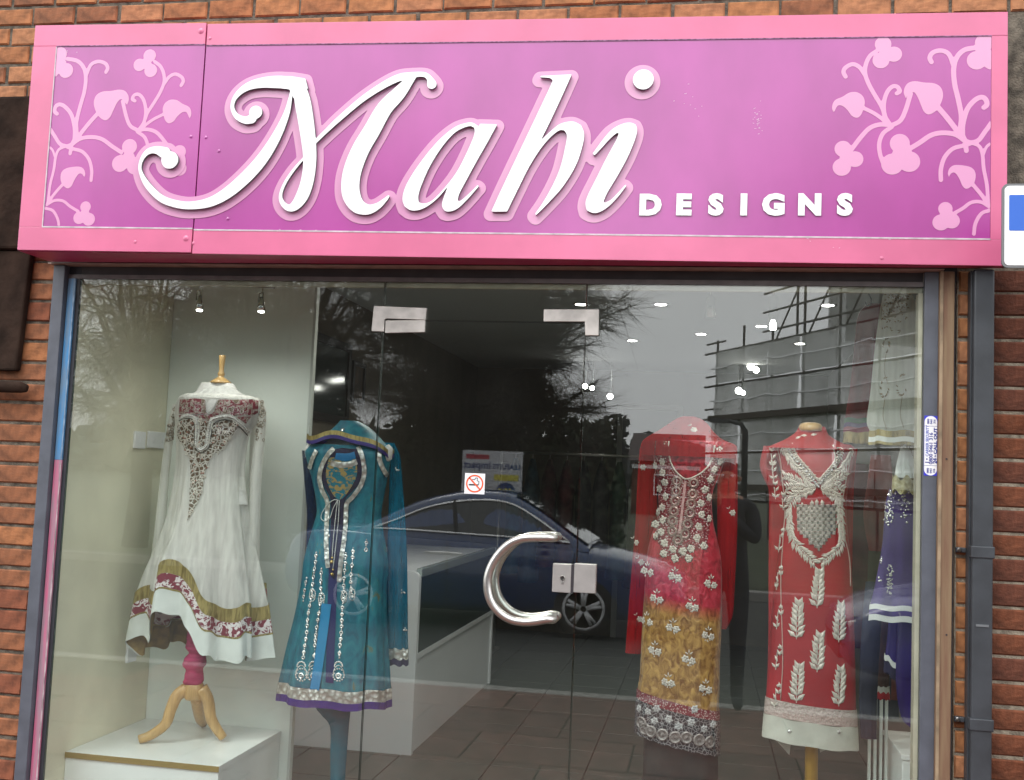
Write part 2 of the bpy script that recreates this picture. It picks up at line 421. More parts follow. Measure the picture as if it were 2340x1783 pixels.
# ------------------------------------------------------------------ shop shell
M_WALLC = mat('cream_wall', (.80, .76, .59), .75, noise=.06, nscale=6)
M_WALLD = mat('shop_wall', (.21, .185, .15), .8, noise=.1, nscale=4)  # wall colour darkened to keep the deep shop dim
M_CEIL = mat('ceiling_paint', (.55, .55, .55), .8)
M_PANEL = mat('white_display_panel', (.84, .89, .84), .45, noise=.03, nscale=5)
M_FLOOR = ramp_mat('shop_floor_tile', 'noise', [(.3, (.075, .09, .078)), (.7, (.10, .115, .10))], .4, scale=5)
tag(MB().box(-2.6, 1.4, .62, 7.2, -.2, -.02).build('shop_floor', M_JOINT), kind='structure')
fl = bpy.data.objects['shop_floor']
tmesh = None
for i in range(8):
    for j in range(14):
        if tmesh is None:
            o = MB().box(.003, .493, .003, .463, 0, .02).build('floor_tile', M_FLOOR, fl, bevel=.002); tmesh = o
        else:
            o = tmesh.copy(); COL.objects.link(o)
        o.location = (-2.55 + i * .496, .64 + j * .466, -.02)
E = .3
tag(MB().box(-2.31 - E, -2.31, .012, 7.2, -.3, 2.62).build('side_wall', M_WALLC), kind='structure')
tag(MB().box(1.15, 1.15 + E, .012, 7.2, -.3, 2.62).build('side_wall', M_WALLC), kind='structure')
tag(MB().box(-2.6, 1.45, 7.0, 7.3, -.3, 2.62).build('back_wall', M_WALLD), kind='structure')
tag(MB().box(-2.7, 1.5, .10, 7.3, 2.60, 2.9).build('shop_ceiling', M_CEIL), kind='structure')
tag(MB().box(-3.6, 2.2, .03, .10, 2.215, 4.6).build('bulkhead_wall', M_WALLC), kind='structure')
# dark linings put the dimness of the deep shop into the side walls
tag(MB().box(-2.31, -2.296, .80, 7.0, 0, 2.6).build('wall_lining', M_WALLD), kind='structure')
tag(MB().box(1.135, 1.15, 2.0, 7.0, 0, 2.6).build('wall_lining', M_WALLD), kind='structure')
t = thing('display_partition', (-1.98, .72, 0), 'tall pale green white panel standing behind the white gown', 'partition')
MB().box(-2.309, -1.662, .712, .735, 0, 2.59).build('panel', M_PANEL, t, bevel=.002)
MB().box(-1.661, -1.650, .708, .739, 0, 2.59).build('edge_strip', mat('panel_edge', (.55, .58, .55), .5), t)

# ------------------------------------------------------------------ brickwork
def brick_mesh(L, D, H, seed, m, name='brick'):
    r = random.Random(seed); j = lambda a: r.uniform(-a, a); c = .005
    b = MB(); x0, x1, z0, z1 = -L / 2 + j(.003), L / 2 + j(.003), j(.0025), H + j(.0025)
    b.add([(x0, D, z0), (x1, D, z0), (x1, D, z1), (x0, D, z1), (x0, c, z0), (x1, c, z0), (x1, c, z1), (x0, c, z1),
           (x0 + c, j(.002), z0 + c), (x1 - c, j(.002), z0 + c), (x1 - c, j(.002), z1 - c), (x0 + c, j(.002), z1 - c)],
          [(0, 4, 5, 1), (1, 5, 6, 2), (2, 6, 7, 3), (3, 7, 4, 0), (4, 8, 9, 5), (5, 9, 10, 6), (6, 10, 11, 7), (7, 11, 8, 4), (8, 11, 10, 9)])
    me = b.build(name, m); d = me.data; bpy.data.objects.remove(me); return d
def lay(mesh, parent, x, y, z):
    o = bpy.data.objects.new('brick', mesh); COL.objects.link(o); o.parent = parent
    o.location = Vector((x, y, z)) - origin(parent); return o
PITCH = .0762
STR = [brick_mesh(.170, .05, .066, s, M_BRICKS[s % 4]) for s in range(8)]
t = thing('brick_wall', (0, 0, 2.2), 'weathered orange brick wall showing above the long pink shop sign', 'brick wall')
MB().box(-3.6, 2.2, .007, .029, 2.30, 4.2).build('mortar_bed', M_MORTD, t)
z0 = at(200, 50, 0).z
for k in range(-4, 6):
    z = z0 + k * PITCH - .003
    for i in range(26):
        x = -3.05 + i * .181 + (.09 if k % 2 else 0)
        if k < -1 and -2.36 < x < 1.3: continue
        lay(STR[rnd.randrange(8)], t, x, 0, z)
PIL = [brick_mesh(.205, .05, .066, s + 20, (M_BRICKS[1], M_BRICKS[3], mat('brick_dim', (.20, .065, .032), .9, noise=.45, nscale=20, bump=.3, bscale=70), M_BRICKS[3])[s % 4]) for s in range(6)]
t = thing('brick_pier', (-2.53, 0, 0), 'narrow orange brick pier left of the window with sooty joints', 'brick pier')
MB().box(-2.75, -2.424, .007, .029, 0, 2.30).build('mortar_bed', M_MORTD, t)
zb = at(70, 686, 0).z - 27 * PITCH
for k in range(31):
    if zb + k * PITCH < 2.24: lay(PIL[rnd.randrange(6)], t, -2.522, 0, zb + k * PITCH)
    if k < 14: lay(PIL[rnd.randrange(6)], t, -2.735, .001, zb + k * PITCH)
RB = [brick_mesh(.072, .05, .066, s + 40, M_BRICKS[(0, 2, 0, 1)[s % 4]]) for s in range(6)]
RS = [brick_mesh(.16, .05, .066, s + 50, M_SOOT[s % 2]) for s in range(4)]
t = thing('brick_pier', (.86, 0, 0), 'bright orange brick pier behind the square grey drainpipe', 'brick pier')
MB().box(.782, 1.3, .007, .029, 0, 2.30).build('mortar_bed', M_MORT, t)
zb = at(2200, 1160, 0).z - 20 * PITCH + .006
for k in range(31):
    if zb + k * PITCH > 2.25: break
    lay(RB[rnd.randrange(6)], t, .822, 0, zb + k * PITCH)
    lay(RS[rnd.randrange(4)], t, .945, .002, zb + k * PITCH); lay(RS[rnd.randrange(4)], t, 1.112, .002, zb + k * PITCH)

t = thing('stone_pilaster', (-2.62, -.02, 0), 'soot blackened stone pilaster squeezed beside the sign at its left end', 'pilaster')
MB().box(-2.95, -2.43, -.05, .004, 2.27, 2.86).build('capital', M_DARKSTONE, t, bevel=.012)
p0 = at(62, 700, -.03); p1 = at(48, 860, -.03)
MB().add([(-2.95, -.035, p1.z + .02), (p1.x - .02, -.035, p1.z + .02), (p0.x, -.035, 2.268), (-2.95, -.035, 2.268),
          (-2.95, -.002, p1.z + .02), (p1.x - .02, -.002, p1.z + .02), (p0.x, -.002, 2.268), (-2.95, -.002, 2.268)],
         [(0, 1, 2, 3), (7, 6, 5, 4), (0, 4, 5, 1), (1, 5, 6, 2), (2, 6, 7, 3), (3, 7, 4, 0)]).build('shaft', M_DARKSTONE, t, bevel=.008)  # dark block standing in for the shade below the capital
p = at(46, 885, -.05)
MB().tube([(-2.95, -.05, p.z), (p.x, -.05, p.z), (p.x + .025, -.045, p.z - .004)], [.024, .022, .014], 12).build('spigot', M_DARKSTONE, t, True)

# ------------------------------------------------------------------ fascia sign
sign = thing('shop_sign', (-.75, -.15, 2.2), 'long pink framed purple fascia sign lettered Mahi Designs above the window', 'shop sign')
U0, Z0 = sg(39, 580); U1, Z1 = sg(2296, 601); Zt = sg(95, 64)[1]
PU0, PZ0 = sg(88, 528.6); PU1, PZ1 = sg(2263, 541); PZt = sg(137.9, 111.6)[1]
U0 = -.012; U1 = 3.297; Z0 = 2.219; Zt = 3.035
PU0 = sg(112, 320)[0]; PU1 = sg(2265, 310)[0]; PZ0 = 2.302; PZt = 2.958
US = sg(455, 320)[0]; TH = .012
def sbox(name, u0, u1, z0, z1, n0, n1, m, parent=sign, bevel=0):
    b = MB(); b.hexa([sw(u0, z0, n1), sw(u1, z0, n1), sw(u1, z0, n0), sw(u0, z0, n0), sw(u0, z1, n1), sw(u1, z1, n1), sw(u1, z1, n0), sw(u0, z1, n0)])
    return b.build(name, m, parent, bevel=bevel)
# box body: butts the wall at y = -0.003
b = MB(); A0, A1 = sw(U0 + .002, 0, -.013), sw(U1 - .002, 0, -.013)
b.hexa([(A0.x, A0.y, Z0 + .002), (A1.x, A1.y, Z0 + .002), (A1.x, -.056, Z0 + .002), (A0.x, -.056, Z0 + .002), (A0.x, A0.y, Zt - .002), (A1.x, A1.y, Zt - .002), (A1.x, -.056, Zt - .002), (A0.x, -.056, Zt - .002)])
b.build('sign_box', M_PINKD, sign)
for nm, ua, ub, dz in (('l', U0, US - .0025, .004), ('r', US + .0025, U1, 0)):
    L = nm == 'l'
    sbox('frame_panel', ua, ub, PZt + dz, Zt + dz, 0, -TH, M_PINK, bevel=.0015)
    sbox('frame_panel', ua, ub, Z0 + dz, PZ0 + dz, 0, -TH, M_PINK, bevel=.0015)
    if L: sbox('frame_panel', U0, PU0, PZ0 + dz + .0005, PZt + dz - .0005, -.0006, -TH, M_PINK)
    else: sbox('frame_panel', PU1, U1, PZ0 + .0005, PZt - .0005, -.0006, -TH, M_PINK)
    a, c = (PU0 + .0005, ub) if L else (ua, PU1 - .0005)
    sbox('print_panel', a, c, PZ0 + dz + .0005, PZt + dz - .0005, -.002, -TH, M_PURP)
    sbox('edge_trim', a, c, PZ0 + dz - .002, PZ0 + dz + .003, .0012, -.0018, M_TRIM)
    sbox('edge_trim', a, c, PZt + dz - .002, PZt + dz + .0012, .001, -.0018, mat('dark_trim', (.30, .13, .26), .6, noise=.5, nscale=90))
sbox('edge_trim', PU0 - .001, PU0 + .0025, PZ0 + .006, PZt, .001, -.0018, M_TRIM)
for px, py in ((436, 312), (470, 314), (459, 71), (480, 88), (425, 545), (442, 556), (309, 553), (520, 500), (500, 345), (2015, 590)):
    u, z = sg(px, py); b = MB(); r = .006 if px not in (459, 425) else .011
    c = sw(u, z, -.001 if 110 < py < 530 else .0005)
    b.add([c + SU * (r * math.cos(a * math.pi / 4)) + SV * (r * math.sin(a * math.pi / 4)) for a in range(8)] + [c + SN * (r * .55)], [(k, (k + 1) % 8, 8) for k in range(8)])
    b.build('screw_head', M_PINK if not 110 < py < 530 else M_PURP, sign, True)

M_SCUFF = mat('pale_scuff', (.72, .50, .66), .5)
rs = random.Random(31)
for cx_, cy_, n_s, sx_s, sy_s in ((1730, 272, 26, 5, 16), (1575, 235, 10, 22, 18), (905, 238, 8, 20, 14), (700, 528, 10, 40, 3), (150, 118, 9, 14, 5), (1950, 560, 5, 60, 14)):
    b = MB()
    for _ in range(n_s):
        u, z = sg(cx_ + rs.gauss(0, sx_s), cy_ + rs.gauss(0, sy_s)); l = rs.uniform(.001, .0045); a = rs.uniform(-.5, .5); c = sw(u, z, .0008 if cy_ > 550 else -.0014); e1, e2 = SU * math.cos(a) + SV * math.sin(a), SV * math.cos(a) - SU * math.sin(a)
        b.add([c - e1 * l - e2 * .0006, c + e1 * l - e2 * .0004, c + e1 * l * .8 + e2 * .0009, c - e1 * l * .7 + e2 * .0008], [(0, 1, 2, 3)])
    b.build('scuff_marks', M_SCUFF, sign, kind='stuff')
# vine print (traced once, mirrored for the left end)
def r3(x, y): return sg(1560 + x * .380859, y * .380859)
def lf(x, y):
    dx, dy = x - 1225, y - 315
    return sg((875 - dx * .885 + dy * -.055) * .380859, (380 + dy * .918) * .380859)
V_RIB = [([(1165, 305), (1125, 335), (1100, 385), (1095, 440), (1115, 500), (1150, 565), (1195, 640), (1215, 700), (1245, 748)], 12),
         ([(978, 460), (965, 432), (978, 405), (1020, 385), (1060, 402), (1095, 450)], 12),
         ([(1080, 645), (1150, 680), (1200, 715), (1245, 750)], 11),
         ([(1285, 560), (1303, 548), (1290, 522), (1262, 518), (1232, 545), (1212, 595), (1207, 650), (1217, 705), (1240, 748)], 12),
         ([(1245, 750), (1185, 747), (1125, 767), (1072, 820), (1012, 898)], 13),
         ([(1255, 752), (1308, 722), (1340, 655), (1368, 562)], 13),
         ([(1255, 762), (1203, 800), (1180, 860), (1186, 930), (1212, 1000)], 12),
         ([(1530, 640), (1590, 710), (1640, 775), (1690, 840), (1725, 858)], 15),
         ([(1760, 285), (1690, 300), (1645, 345), (1627, 410), (1632, 500), (1655, 600), (1673, 700), (1668, 780), (1695, 845)], 14),
         ([(1493, 372), (1483, 345), (1502, 315), (1550, 303), (1598, 325), (1627, 395)], 13),
         ([(1808, 645), (1826, 628), (1820, 598), (1795, 583), (1755, 600), (1708, 655), (1682, 745), (1680, 820)], 14),
         ([(1700, 850), (1640, 808), (1560, 797), (1490, 812), (1420, 858), (1355, 897)], 14),
         ([(1725, 858), (1775, 842), (1815, 790), (1862, 725)], 13),
         ([(1725, 862), (1680, 875), (1620, 893), (1572, 945), (1550, 1015), (1550, 1080)], 12),
         ([(1700, 880), (1703, 905)], 13),
         ([(1740, 858), (1782, 880), (1800, 930), (1807, 1010), (1826, 1110), (1834, 1220)], 10),
         ([(1805, 925), (1825, 880), (1862, 853)], 8),
         ([(1738, 1103), (1790, 1165), (1836, 1228)], 11),
         ([(1840, 1240), (1790, 1212), (1732, 1215), (1682, 1250), (1625, 1282)], 10),
         ([(1850, 1262), (1795, 1280), (1758, 1340), (1748, 1405)], 10)]
V_POLY = [[(908, 678), (897, 650), (902, 620), (920, 597), (960, 580), (1000, 556), (1045, 553), (1080, 575), (1093, 610), (1086, 650), (1070, 690), (1045, 707), (1015, 695), (990, 662), (962, 637), (935, 632), (920, 650)],
          [(1338, 588), (1327, 555), (1335, 520), (1358, 495), (1395, 487), (1450, 495), (1510, 500), (1550, 525), (1563, 570), (1550, 620), (1520, 665), (1480, 687), (1450, 672), (1430, 630), (1410, 582), (1388, 552), (1362, 552), (1347, 575)],
          [(1598, 1062), (1592, 1038), (1605, 1006), (1640, 990), (1720, 1000), (1755, 1030), (1756, 1080), (1735, 1115), (1705, 1133), (1680, 1117), (1660, 1072), (1635, 1037), (1612, 1040)]]
V_CIRC = [(1203, 265, 46), (1190, 362, 47), (1268, 325, 45), (1225, 315, 40), (1812, 255, 52), (1765, 362, 54), (1858, 362, 54), (1805, 320, 45), (1303, 860, 55), (1258, 985, 61), (1360, 970, 60), (1305, 930, 45),
          (962, 893, 47), (955, 1003, 51), (1035, 955, 46), (985, 950, 40), (1577, 1253, 39), (1550, 1335, 46), (1615, 1325, 44), (1580, 1300, 34)]
for mp, clip, k in ((r3, (PU1 - .9, PU1 - .001, PZ0 + .005, PZt - .002), 1), (lf, (PU0 + .002, US - .004, PZ0 + .009, PZt + .002), .9)):
    sc = .380859 / 685 * k; sh = []
    for P, w in V_RIB: sh.append(('rib', [(q[0], q[1], w * sc) for q in catmull([mp(*p) for p in P], 5)]))
    for P in V_POLY: sh.append(('poly', [tuple(q) for q in catmull([mp(*p) for p in P], 4, True, 70)]))
    for x, y, r in V_CIRC: sh.append(('circ', *mp(x, y), r * sc))
    cut('vine_print', sh, 0, .0042, .0006, lambda a, b2, c: sw(a, b2, c - .0018), M_LILAC, sign, clip)

# raised white letters, each over its printed lilac outline
def r1(x, y): return sg(x * .380859, y * .380859)
def rib(P, corner=None): return ('rib', [(*r1(q[0], q[1]), q[2] * .5 * .380859 / 675) for q in catmull(P, 5)])
def poly(P, k='poly', dx=2048): return (k, [r1(*q) for q in catmull([(x + dx, y) for x, y in P], 4, True, 40)])
def circ(x, y, r): return ('circ', *r1(x, y), r * .380859 / 675)
LET = {'M': [circ(1543, 683, 41), rib([(1520, 722, 58), (1482, 730, 46), (1432, 708, 34), (1405, 660, 24), (1413, 608, 26), (1450, 560, 38), (1510, 523, 52), (1590, 505, 66), (1680, 502, 78), (1765, 508, 74)]),
             ('poly', [r1(*q) for q in [(1700, 466), (1760, 468), (1840, 481), (1856, 540), (1768, 596), (1745, 546), (1690, 540)]]),
             rib([(1800, 520, 70), (1822, 610, 98), (1846, 750, 96), (1864, 900, 86), (1865, 1000, 80), (1850, 1100, 80), (1822, 1180, 78), (1785, 1235, 62), (1745, 1255, 42), (1706, 1228, 30), (1692, 1180, 20), (1715, 1112, 18), (1768, 1030, 17), (1832, 955, 12)]),
             circ(1030, 968, 54), rib([(1758, 560, 16), (1728, 690, 38), (1665, 830, 60), (1585, 957, 74), (1490, 1065, 78), (1380, 1160, 72), (1275, 1218, 60), (1165, 1239, 49), (1070, 1231, 47), (975, 1195, 44), (895, 1115, 38), (853, 1030, 21), (862, 965, 24), (900, 918, 36), (950, 908, 48), (1000, 925, 72)]),
             rib([(1890, 868, 22), (1975, 785, 26), (2050, 715, 32), (2180, 605, 36), (2300, 525, 42), (2400, 476, 46), (2480, 462, 40)]),
             rib([(2488, 462, 40), (2400, 568, 84), (2313, 660, 98), (2238, 790, 105), (2173, 900, 109), (2128, 1010, 112), (2110, 1100, 112), (2116, 1180, 108), (2153, 1242, 88), (2213, 1264, 62), (2268, 1246, 42), (2310, 1213, 27), (2337, 1186, 14)]),
             rib([(2440, 470, 45), (2508, 457, 32), (2558, 460, 30), (2585, 485, 36), (2596, 515, 58)])],
       'a': [poly([(940, 755), (835, 752), (830, 768), (790, 745), (740, 750), (680, 775), (600, 840), (520, 930), (440, 1040), (390, 1130), (373, 1200), (385, 1245), (420, 1268), (470, 1268), (530, 1240), (590, 1190), (645, 1125), (615, 1205), (610, 1245), (625, 1272), (650, 1277), (700, 1260), (760, 1205), (830, 1125), (822, 1118), (780, 1160), (730, 1205), (708, 1215), (703, 1205), (715, 1165), (760, 1080), (820, 970), (880, 865)]),
             poly([(800, 775), (805, 800), (790, 850), (740, 960), (690, 1050), (620, 1140), (550, 1210), (500, 1228), (470, 1220), (468, 1180), (490, 1110), (540, 1000), (610, 890), (680, 810), (740, 775), (780, 765)], 'hole')],
       'h': [poly([(1385, 457), (1200, 466), (1195, 475), (1250, 478), (1268, 490), (1262, 515), (1180, 690), (1080, 900), (980, 1110), (903, 1277), (998, 1277), (1060, 1150), (1130, 1010), (1200, 900), (1260, 830), (1310, 792), (1340, 792), (1355, 820), (1350, 870), (1320, 1000), (1280, 1100), (1220, 1210), (1165, 1290), (1172, 1298), (1240, 1230), (1330, 1130), (1410, 1000), (1450, 880), (1458, 810), (1440, 760), (1400, 740), (1360, 740), (1310, 755), (1260, 795), (1200, 850), (1260, 730), (1330, 580)])],
       'i': [poly([(1510, 930), (1560, 860), (1620, 790), (1680, 755), (1730, 745), (1765, 755), (1775, 785), (1765, 840), (1720, 950), (1660, 1060), (1600, 1160), (1575, 1215), (1580, 1225), (1620, 1205), (1660, 1165), (1705, 1115), (1712, 1122), (1660, 1190), (1600, 1250), (1550, 1280), (1510, 1285), (1475, 1270), (1467, 1230), (1480, 1180), (1530, 1080), (1590, 960), (1650, 850), (1665, 810), (1655, 805), (1610, 845), (1560, 900), (1520, 942)]),
             circ(2048 + 1812, 487, 60)]}
allsh = []
for k, sh in LET.items():
    dn = [("circ", s[1] - .003, s[2] - .004, s[3]) if s[0] == "circ" else (s[0], [(p[0] - .003, p[1] - .004, *p[2:]) for p in s[1]]) for s in sh]
    dn2 = [s for s in dn if s[0] != "hole"]
    if k == "a": allA = dn
    else: allsh += dn2
    cut('letter', sh, 0, .0032, .012, lambda a, b2, c: sw(a, b2, c + .003), [M_WHITE, M_EDGE], sign)
# union of the outlines: the 'a' keeps its counter
hole = [s for s in allA if s[0] == 'hole']
oname = cut('letter_outline', allsh, .0245, .0042, .0006, lambda a, b2, c: sw(a, b2, c - .0006), M_LILAC, sign)
ao = cut('letter_outline', [s for s in allA], .0245, .0042, .0006, lambda a, b2, c: sw(a, b2, c - .0001), M_LILAC, sign)
for ch, px in zip('DESIGNS', (1485.5, 1561.5, 1635.6, 1699.5, 1767.6, 1850, 1930)):
    u, z = sg(px, 470.5 if px > 1500 else 471)
    text(ch, .0895, (lambda u, z: lambda a, b2, c: sw(u + a * 1.06, z + b2, c + .0006))(u, z), [M_WHITE, M_EDGE], sign, 'letter', .0025, bold=.0056)

# ------------------------------------------------------------------ window frame
X = lambda px, py=800, Y=0.: at(px, py, Y).x
fr = thing('window_frame', (-.8, -.02, 0), 'grey blue aluminium window frame around the glass shopfront', 'window frame')
xa, xb, xc, xd, xe = X(108, Y=-.03), X(134, Y=-.03), X(147), X(164), X(172.5)
ZB = -.02; ZH = 2.168
MB().box(xa, xb, -.03, .003, ZB, 2.214).build('jamb', M_ALU, fr, bevel=.002)
MB().box(xb + .0005, xc, -.004, .003, ZB, ZH).build('gasket', M_ALUD, fr)
zf = at(125, 1050, 0).z
b = MB().box(xc + .0005, xd, -.009, .003, zf, ZH); b.build('film_strip', M_BLUE, fr, label='peeling blue protective film')
b = MB().box(xc + .0005, xd, -.009, .003, ZB, zf - .001); b.build('film_strip', M_FPINK, fr, label='faded pink protective film')
# lifted film edges
for zz0, zz1, m in ((zf, ZH - .05, mat('film_edge_blue', (.22, .33, .46), .5, noise=.4, nscale=25)), (ZB, zf - .01, mat('film_edge_grey', (.42, .33, .36), .5, noise=.4, nscale=25))):
    n = 40; P = []
    for i in range(n + 1):
        z = zz0 + (zz1 - zz0) * i / n; w = .003 + .0025 * rnd.random()
        P.append((z, w))
    b = MB()
    for (z, w), (z2, w2) in zip(P[:-1], P[1:]):
        b.add([(xd - .006, -.0096, z), (xd + w - .003, -.0125, z), (xd + w2 - .003, -.0125, z2), (xd - .006, -.0096, z2)], [(0, 1, 2, 3), (3, 2, 1, 0)][:1])
    b.build('peeled_edge', m, fr)
MB().box(xd + .0005, xe, -.003, .003, ZB, ZH).build('gasket', M_ALUD, fr)
xr0, xr1 = X(2108, 1100, -.02), X(2141, 1100, -.02)
MB().box(xr0, xr1, -.022, .003, ZB, 2.214).build('jamb', M_ALU, fr, bevel=.002)
MB().box(xb + .0005, xr0 - .0005, -.006, .003, ZH + .0005, ZH + .016).build('head_trim', mat('head_alu', (.12, .105, .105), .45, noise=.2, nscale=20), fr)
MB().box(xb + .0005, xr0 - .0005, .0125, .026, 2.150, 2.214).build('glazing_rail', M_CREAMRAIL, fr, bevel=.002)
MB().box(xr0 - .014, xr0 - .0005, .0045, .05, ZB, 2.149).build('reveal_strip', M_CREAMRAIL, fr)
MB().box(xr0 - .0005, xr1, .0035, .06, ZB, 2.214).build('reveal_block', M_CREAMRAIL, fr)
MB().box(xa, xe - .002, .0035, .009, ZB, 2.214).build('reveal_block', M_ALUD, fr)
t = thing('shutter_box', (-.8, 0, 2.2), 'dark brown roller shutter slot under the pink sign', 'shutter')
MB().box(xa - .03, xr1 + .06, .004, .029, ZH + .017, 2.30).build('slot_panel', M_HEAD, t)
MB().box(xa - .01, xr1 + .01, -.052, .003, 2.2155, 2.2185).build('soffit_strip', mat('beige_strip', (.42, .34, .30), .6, noise=.2, nscale=20), t)
t = thing('shutter_guide', (.75, -.03, 0), 'rust streaked brown metal shutter guide beside the right window jamb', 'shutter guide')
xg0, xg1 = X(2142, 1100, -.035), X(2178, 1100, -.035)
MB().box(xg0 + .001, xg1, -.035, .006, ZB, 2.214).build('channel', M_RUST, t, bevel=.003)
MB().box(xg0 + .002, xg0 + .012, -.0395, -.0355, ZB, 2.214).build('lip', mat('rust_lip', (.26, .19, .12), .7, noise=.4, nscale=12), t, bevel=.001)
MB().box(xg1 + .0005, xg1 + .006, -.02, .006, ZB, 2.214).build('gap_strip', M_GAP, t)
for py in (1049, 1451):
    c = at(2163, py, -.036); MB().lathe(c, [(.003, -.001), (.003, .0004), (.001, .0005)], 8, axis='y').build('screw_hole', M_GAP, t)
t = thing('drainpipe', (.86, -.06, 0), 'square grey metal drainpipe fixed to the right brick pier', 'drainpipe')
xp0, xp1 = X(2222, 1100, -.07), X(2270, 1100, -.07)
MB().box(xp0, xp1, -.075, -.012, -.02, 2.214).build('pipe', M_PIPE, t, bevel=.006)
MB().box(xp0 - .005, xp0 - .0005, -.05, -.013, -.02, 2.213).build('shadow_flange', M_PIPE, t)  # thin strip along the left side of the pipe
for py in (1262, 1657):
    z = at(2240, py, -.075).z
    MB().box(xp0 - .004, xp1 + .004, -.0795, -.0115, z - .018, z + .018).build('bracket', M_PIPE, t, bevel=.003)
    MB().box(xp0 - .035, xp0 - .0045, -.022, -.003, z - .007, z + .009).build('bracket_ear', M_PIPE, t, bevel=.003)
    c = Vector((xp0 - .026, -.0235, z + .001)); MB().lathe(c, [(.007, .001), (.006, -.003), (.002, -.005)], 8, axis='y').build('bolt', M_STEEL, t, True)
z = at(2240, 1430, -.075).z
MB().box(xp0 + .012, xp1 - .012, -.0775, -.0755, z - .003, z + .004).build('seam', mat('pipe_seam', (.13, .14, .15), .6), t)
t = thing('round_downpipe', (1.02, -.09, 0), 'dark round downpipe with rounded collars at the far right edge', 'drainpipe')
MB().tube([(1.02, -.08, -.02), (1.02, -.08, 2.2)], .034, 16).build('pipe', M_DARKSTONE, t, True)
for py in (672, 938, 1738):
    z = at(2318, py, -.1).z
    MB().lathe((1.02, -.08, z), [(.03, -.045), (.05, -.03), (.056, 0), (.05, .03), (.03, .045)], 16).build('collar', mat('collar_grey', (.16, .13, .12), .7, noise=.3, nscale=15), t, True)
# white bracket sign cut by the picture edge
t = thing('wall_sign', (1.0, -.33, 2.2), 'white projecting sign with rounded dark grey border at the right end of the fascia', 'sign')
c0 = at(2290, 420, -.33); c1 = at(2302, 612, -.33)
def rrect(x0, x1, z0, z1, r, n=6):
    P = []
    for cx, cz, a0 in ((x1 - r, z1 - r, 0), (x0 + r, z1 - r, 90), (x0 + r, z0 + r, 180), (x1 - r, z0 + r, 270)):
        for k in range(n + 1): a = R(a0 + 90 * k / n); P.append((cx + r * math.cos(a), cz + r * math.sin(a)))
    return P
def plate(name, P, y0, y1, m, parent):
    n = len(P); b = MB()
    b.add([(x, y0, z) for x, z in P] + [(x, y1, z) for x, z in P], [tuple(range(n))[::-1], tuple(range(n, 2 * n))] + [(k, (k + 1) % n, n + (k + 1) % n, n + k) for k in range(n)])
    return b.build(name, m, parent)
x0 = c0.x; zt = c0.z; zb2 = at(2302, 612, -.33).z
plate('border', rrect(x0, x0 + .30, zb2, zt, .018), -.33, -.322, mat('sign_border', (.16, .165, .17), .4), t)
plate('face', rrect(x0 + .007, x0 + .293, zb2 + .007, zt - .007, .013), -.3315, -.3301, M_WHITE, t)
plate('blue_print', rrect(x0 + .019, x0 + .28, zt - .14, zt - .034, .004), -.3321, -.3316, mat('sign_blue', (.03, .13, .55), .4), t)
MB().box(x0 + .1, x0 + .14, -.321, .006, zt - .12, zt - .09).build('wall_bracket', M_PIPE, t)

# ------------------------------------------------------------------ glass
DXL, DXR, DZT = -1.128, -.414, 2.032
def pane(name, x0, x1, z0, z1, parent, y0=0., th=.010):
    b = MB(); P = [(x0, y0, z0), (x1, y0, z0), (x1, y0 + th, z0), (x0, y0 + th, z0), (x0, y0, z1), (x1, y0, z1), (x1, y0 + th, z1), (x0, y0 + th, z1)]
    b.add(P, [(0, 1, 5, 4), (2, 3, 7, 6)], 0); b.add(P, [(0, 3, 2, 1), (4, 5, 6, 7), (1, 2, 6, 5), (3, 0, 4, 7)], 1)
    return b.build(name, [M_GLASS, M_GEDGE], parent)
lw = thing('shop_window', (-1.7, 0, 0), 'large fixed glass pane in front of the white gown', 'window')
pane('glass_pane', xe + .0005, DXL - .003, ZB, ZH, lw)
rw = thing('shop_window', (.13, 0, 0), 'large fixed glass pane in front of the two red gowns', 'window')
pane('glass_pane', DXR + .003, xr0 - .0008, ZB, ZH, rw)
tp = thing('transom_window', (-.77, 0, 2.04), 'short glass pane above the door joined by steel corner plates', 'window')
pane('glass_pane', DXL + .001, DXR - .001, DZT + .003, ZH, tp)
dr = thing('glass_door', (-.77, 0, 0), 'frameless glass shop door with curved steel handle', 'door')
pane('glass_leaf', DXL + .001, DXR - .001, ZB, DZT, dr)
MB().box(DXR - .002, DXR + .002, .002, .008, DZT, ZH - .001).build('silicone_joint', mat('brown_silicone', (.10, .05, .035), .6), tp)
def patch(name, P, parent, y0=-.012, y1=-.0005, m=M_SATIN, src=None):
    Q = [at(780 + x * .380859, 600 + y * .380859, y0) for x, y in P]; n = len(Q); b = MB()
    A = sum((Q[i].x * Q[(i + 1) % n].z - Q[(i + 1) % n].x * Q[i].z) for i in range(n))
    if A < 0: Q = Q[::-1]
    b.add([(q.x, y0, q.z) for q in Q] + [(q.x, y1, q.z) for q in Q], [tuple(range(n)), tuple(range(n, 2 * n))[::-1]] + [(k + n, n + (k + 1) % n, (k + 1) % n, k) for k in range(n)])
    return b.build(name, m, parent, bevel=.0012)
LL = [(195, 260), (512, 273), (505, 345), (270, 337), (259, 345), (256, 415), (181, 412)]
RL = [(1215, 281), (1545, 281), (1543, 438), (1464, 438), (1461, 355), (1213, 354)]
LW = [(266, 348), (503, 346), (500, 418), (262, 423)]
patch('corner_plate', LL, tp); patch('corner_plate', RL, tp); patch('hinge_plate', LW, dr)
for P, par in ((LL, tp), (RL, tp), (LW, dr)): patch('inner_plate', P, par, .0105, .022)
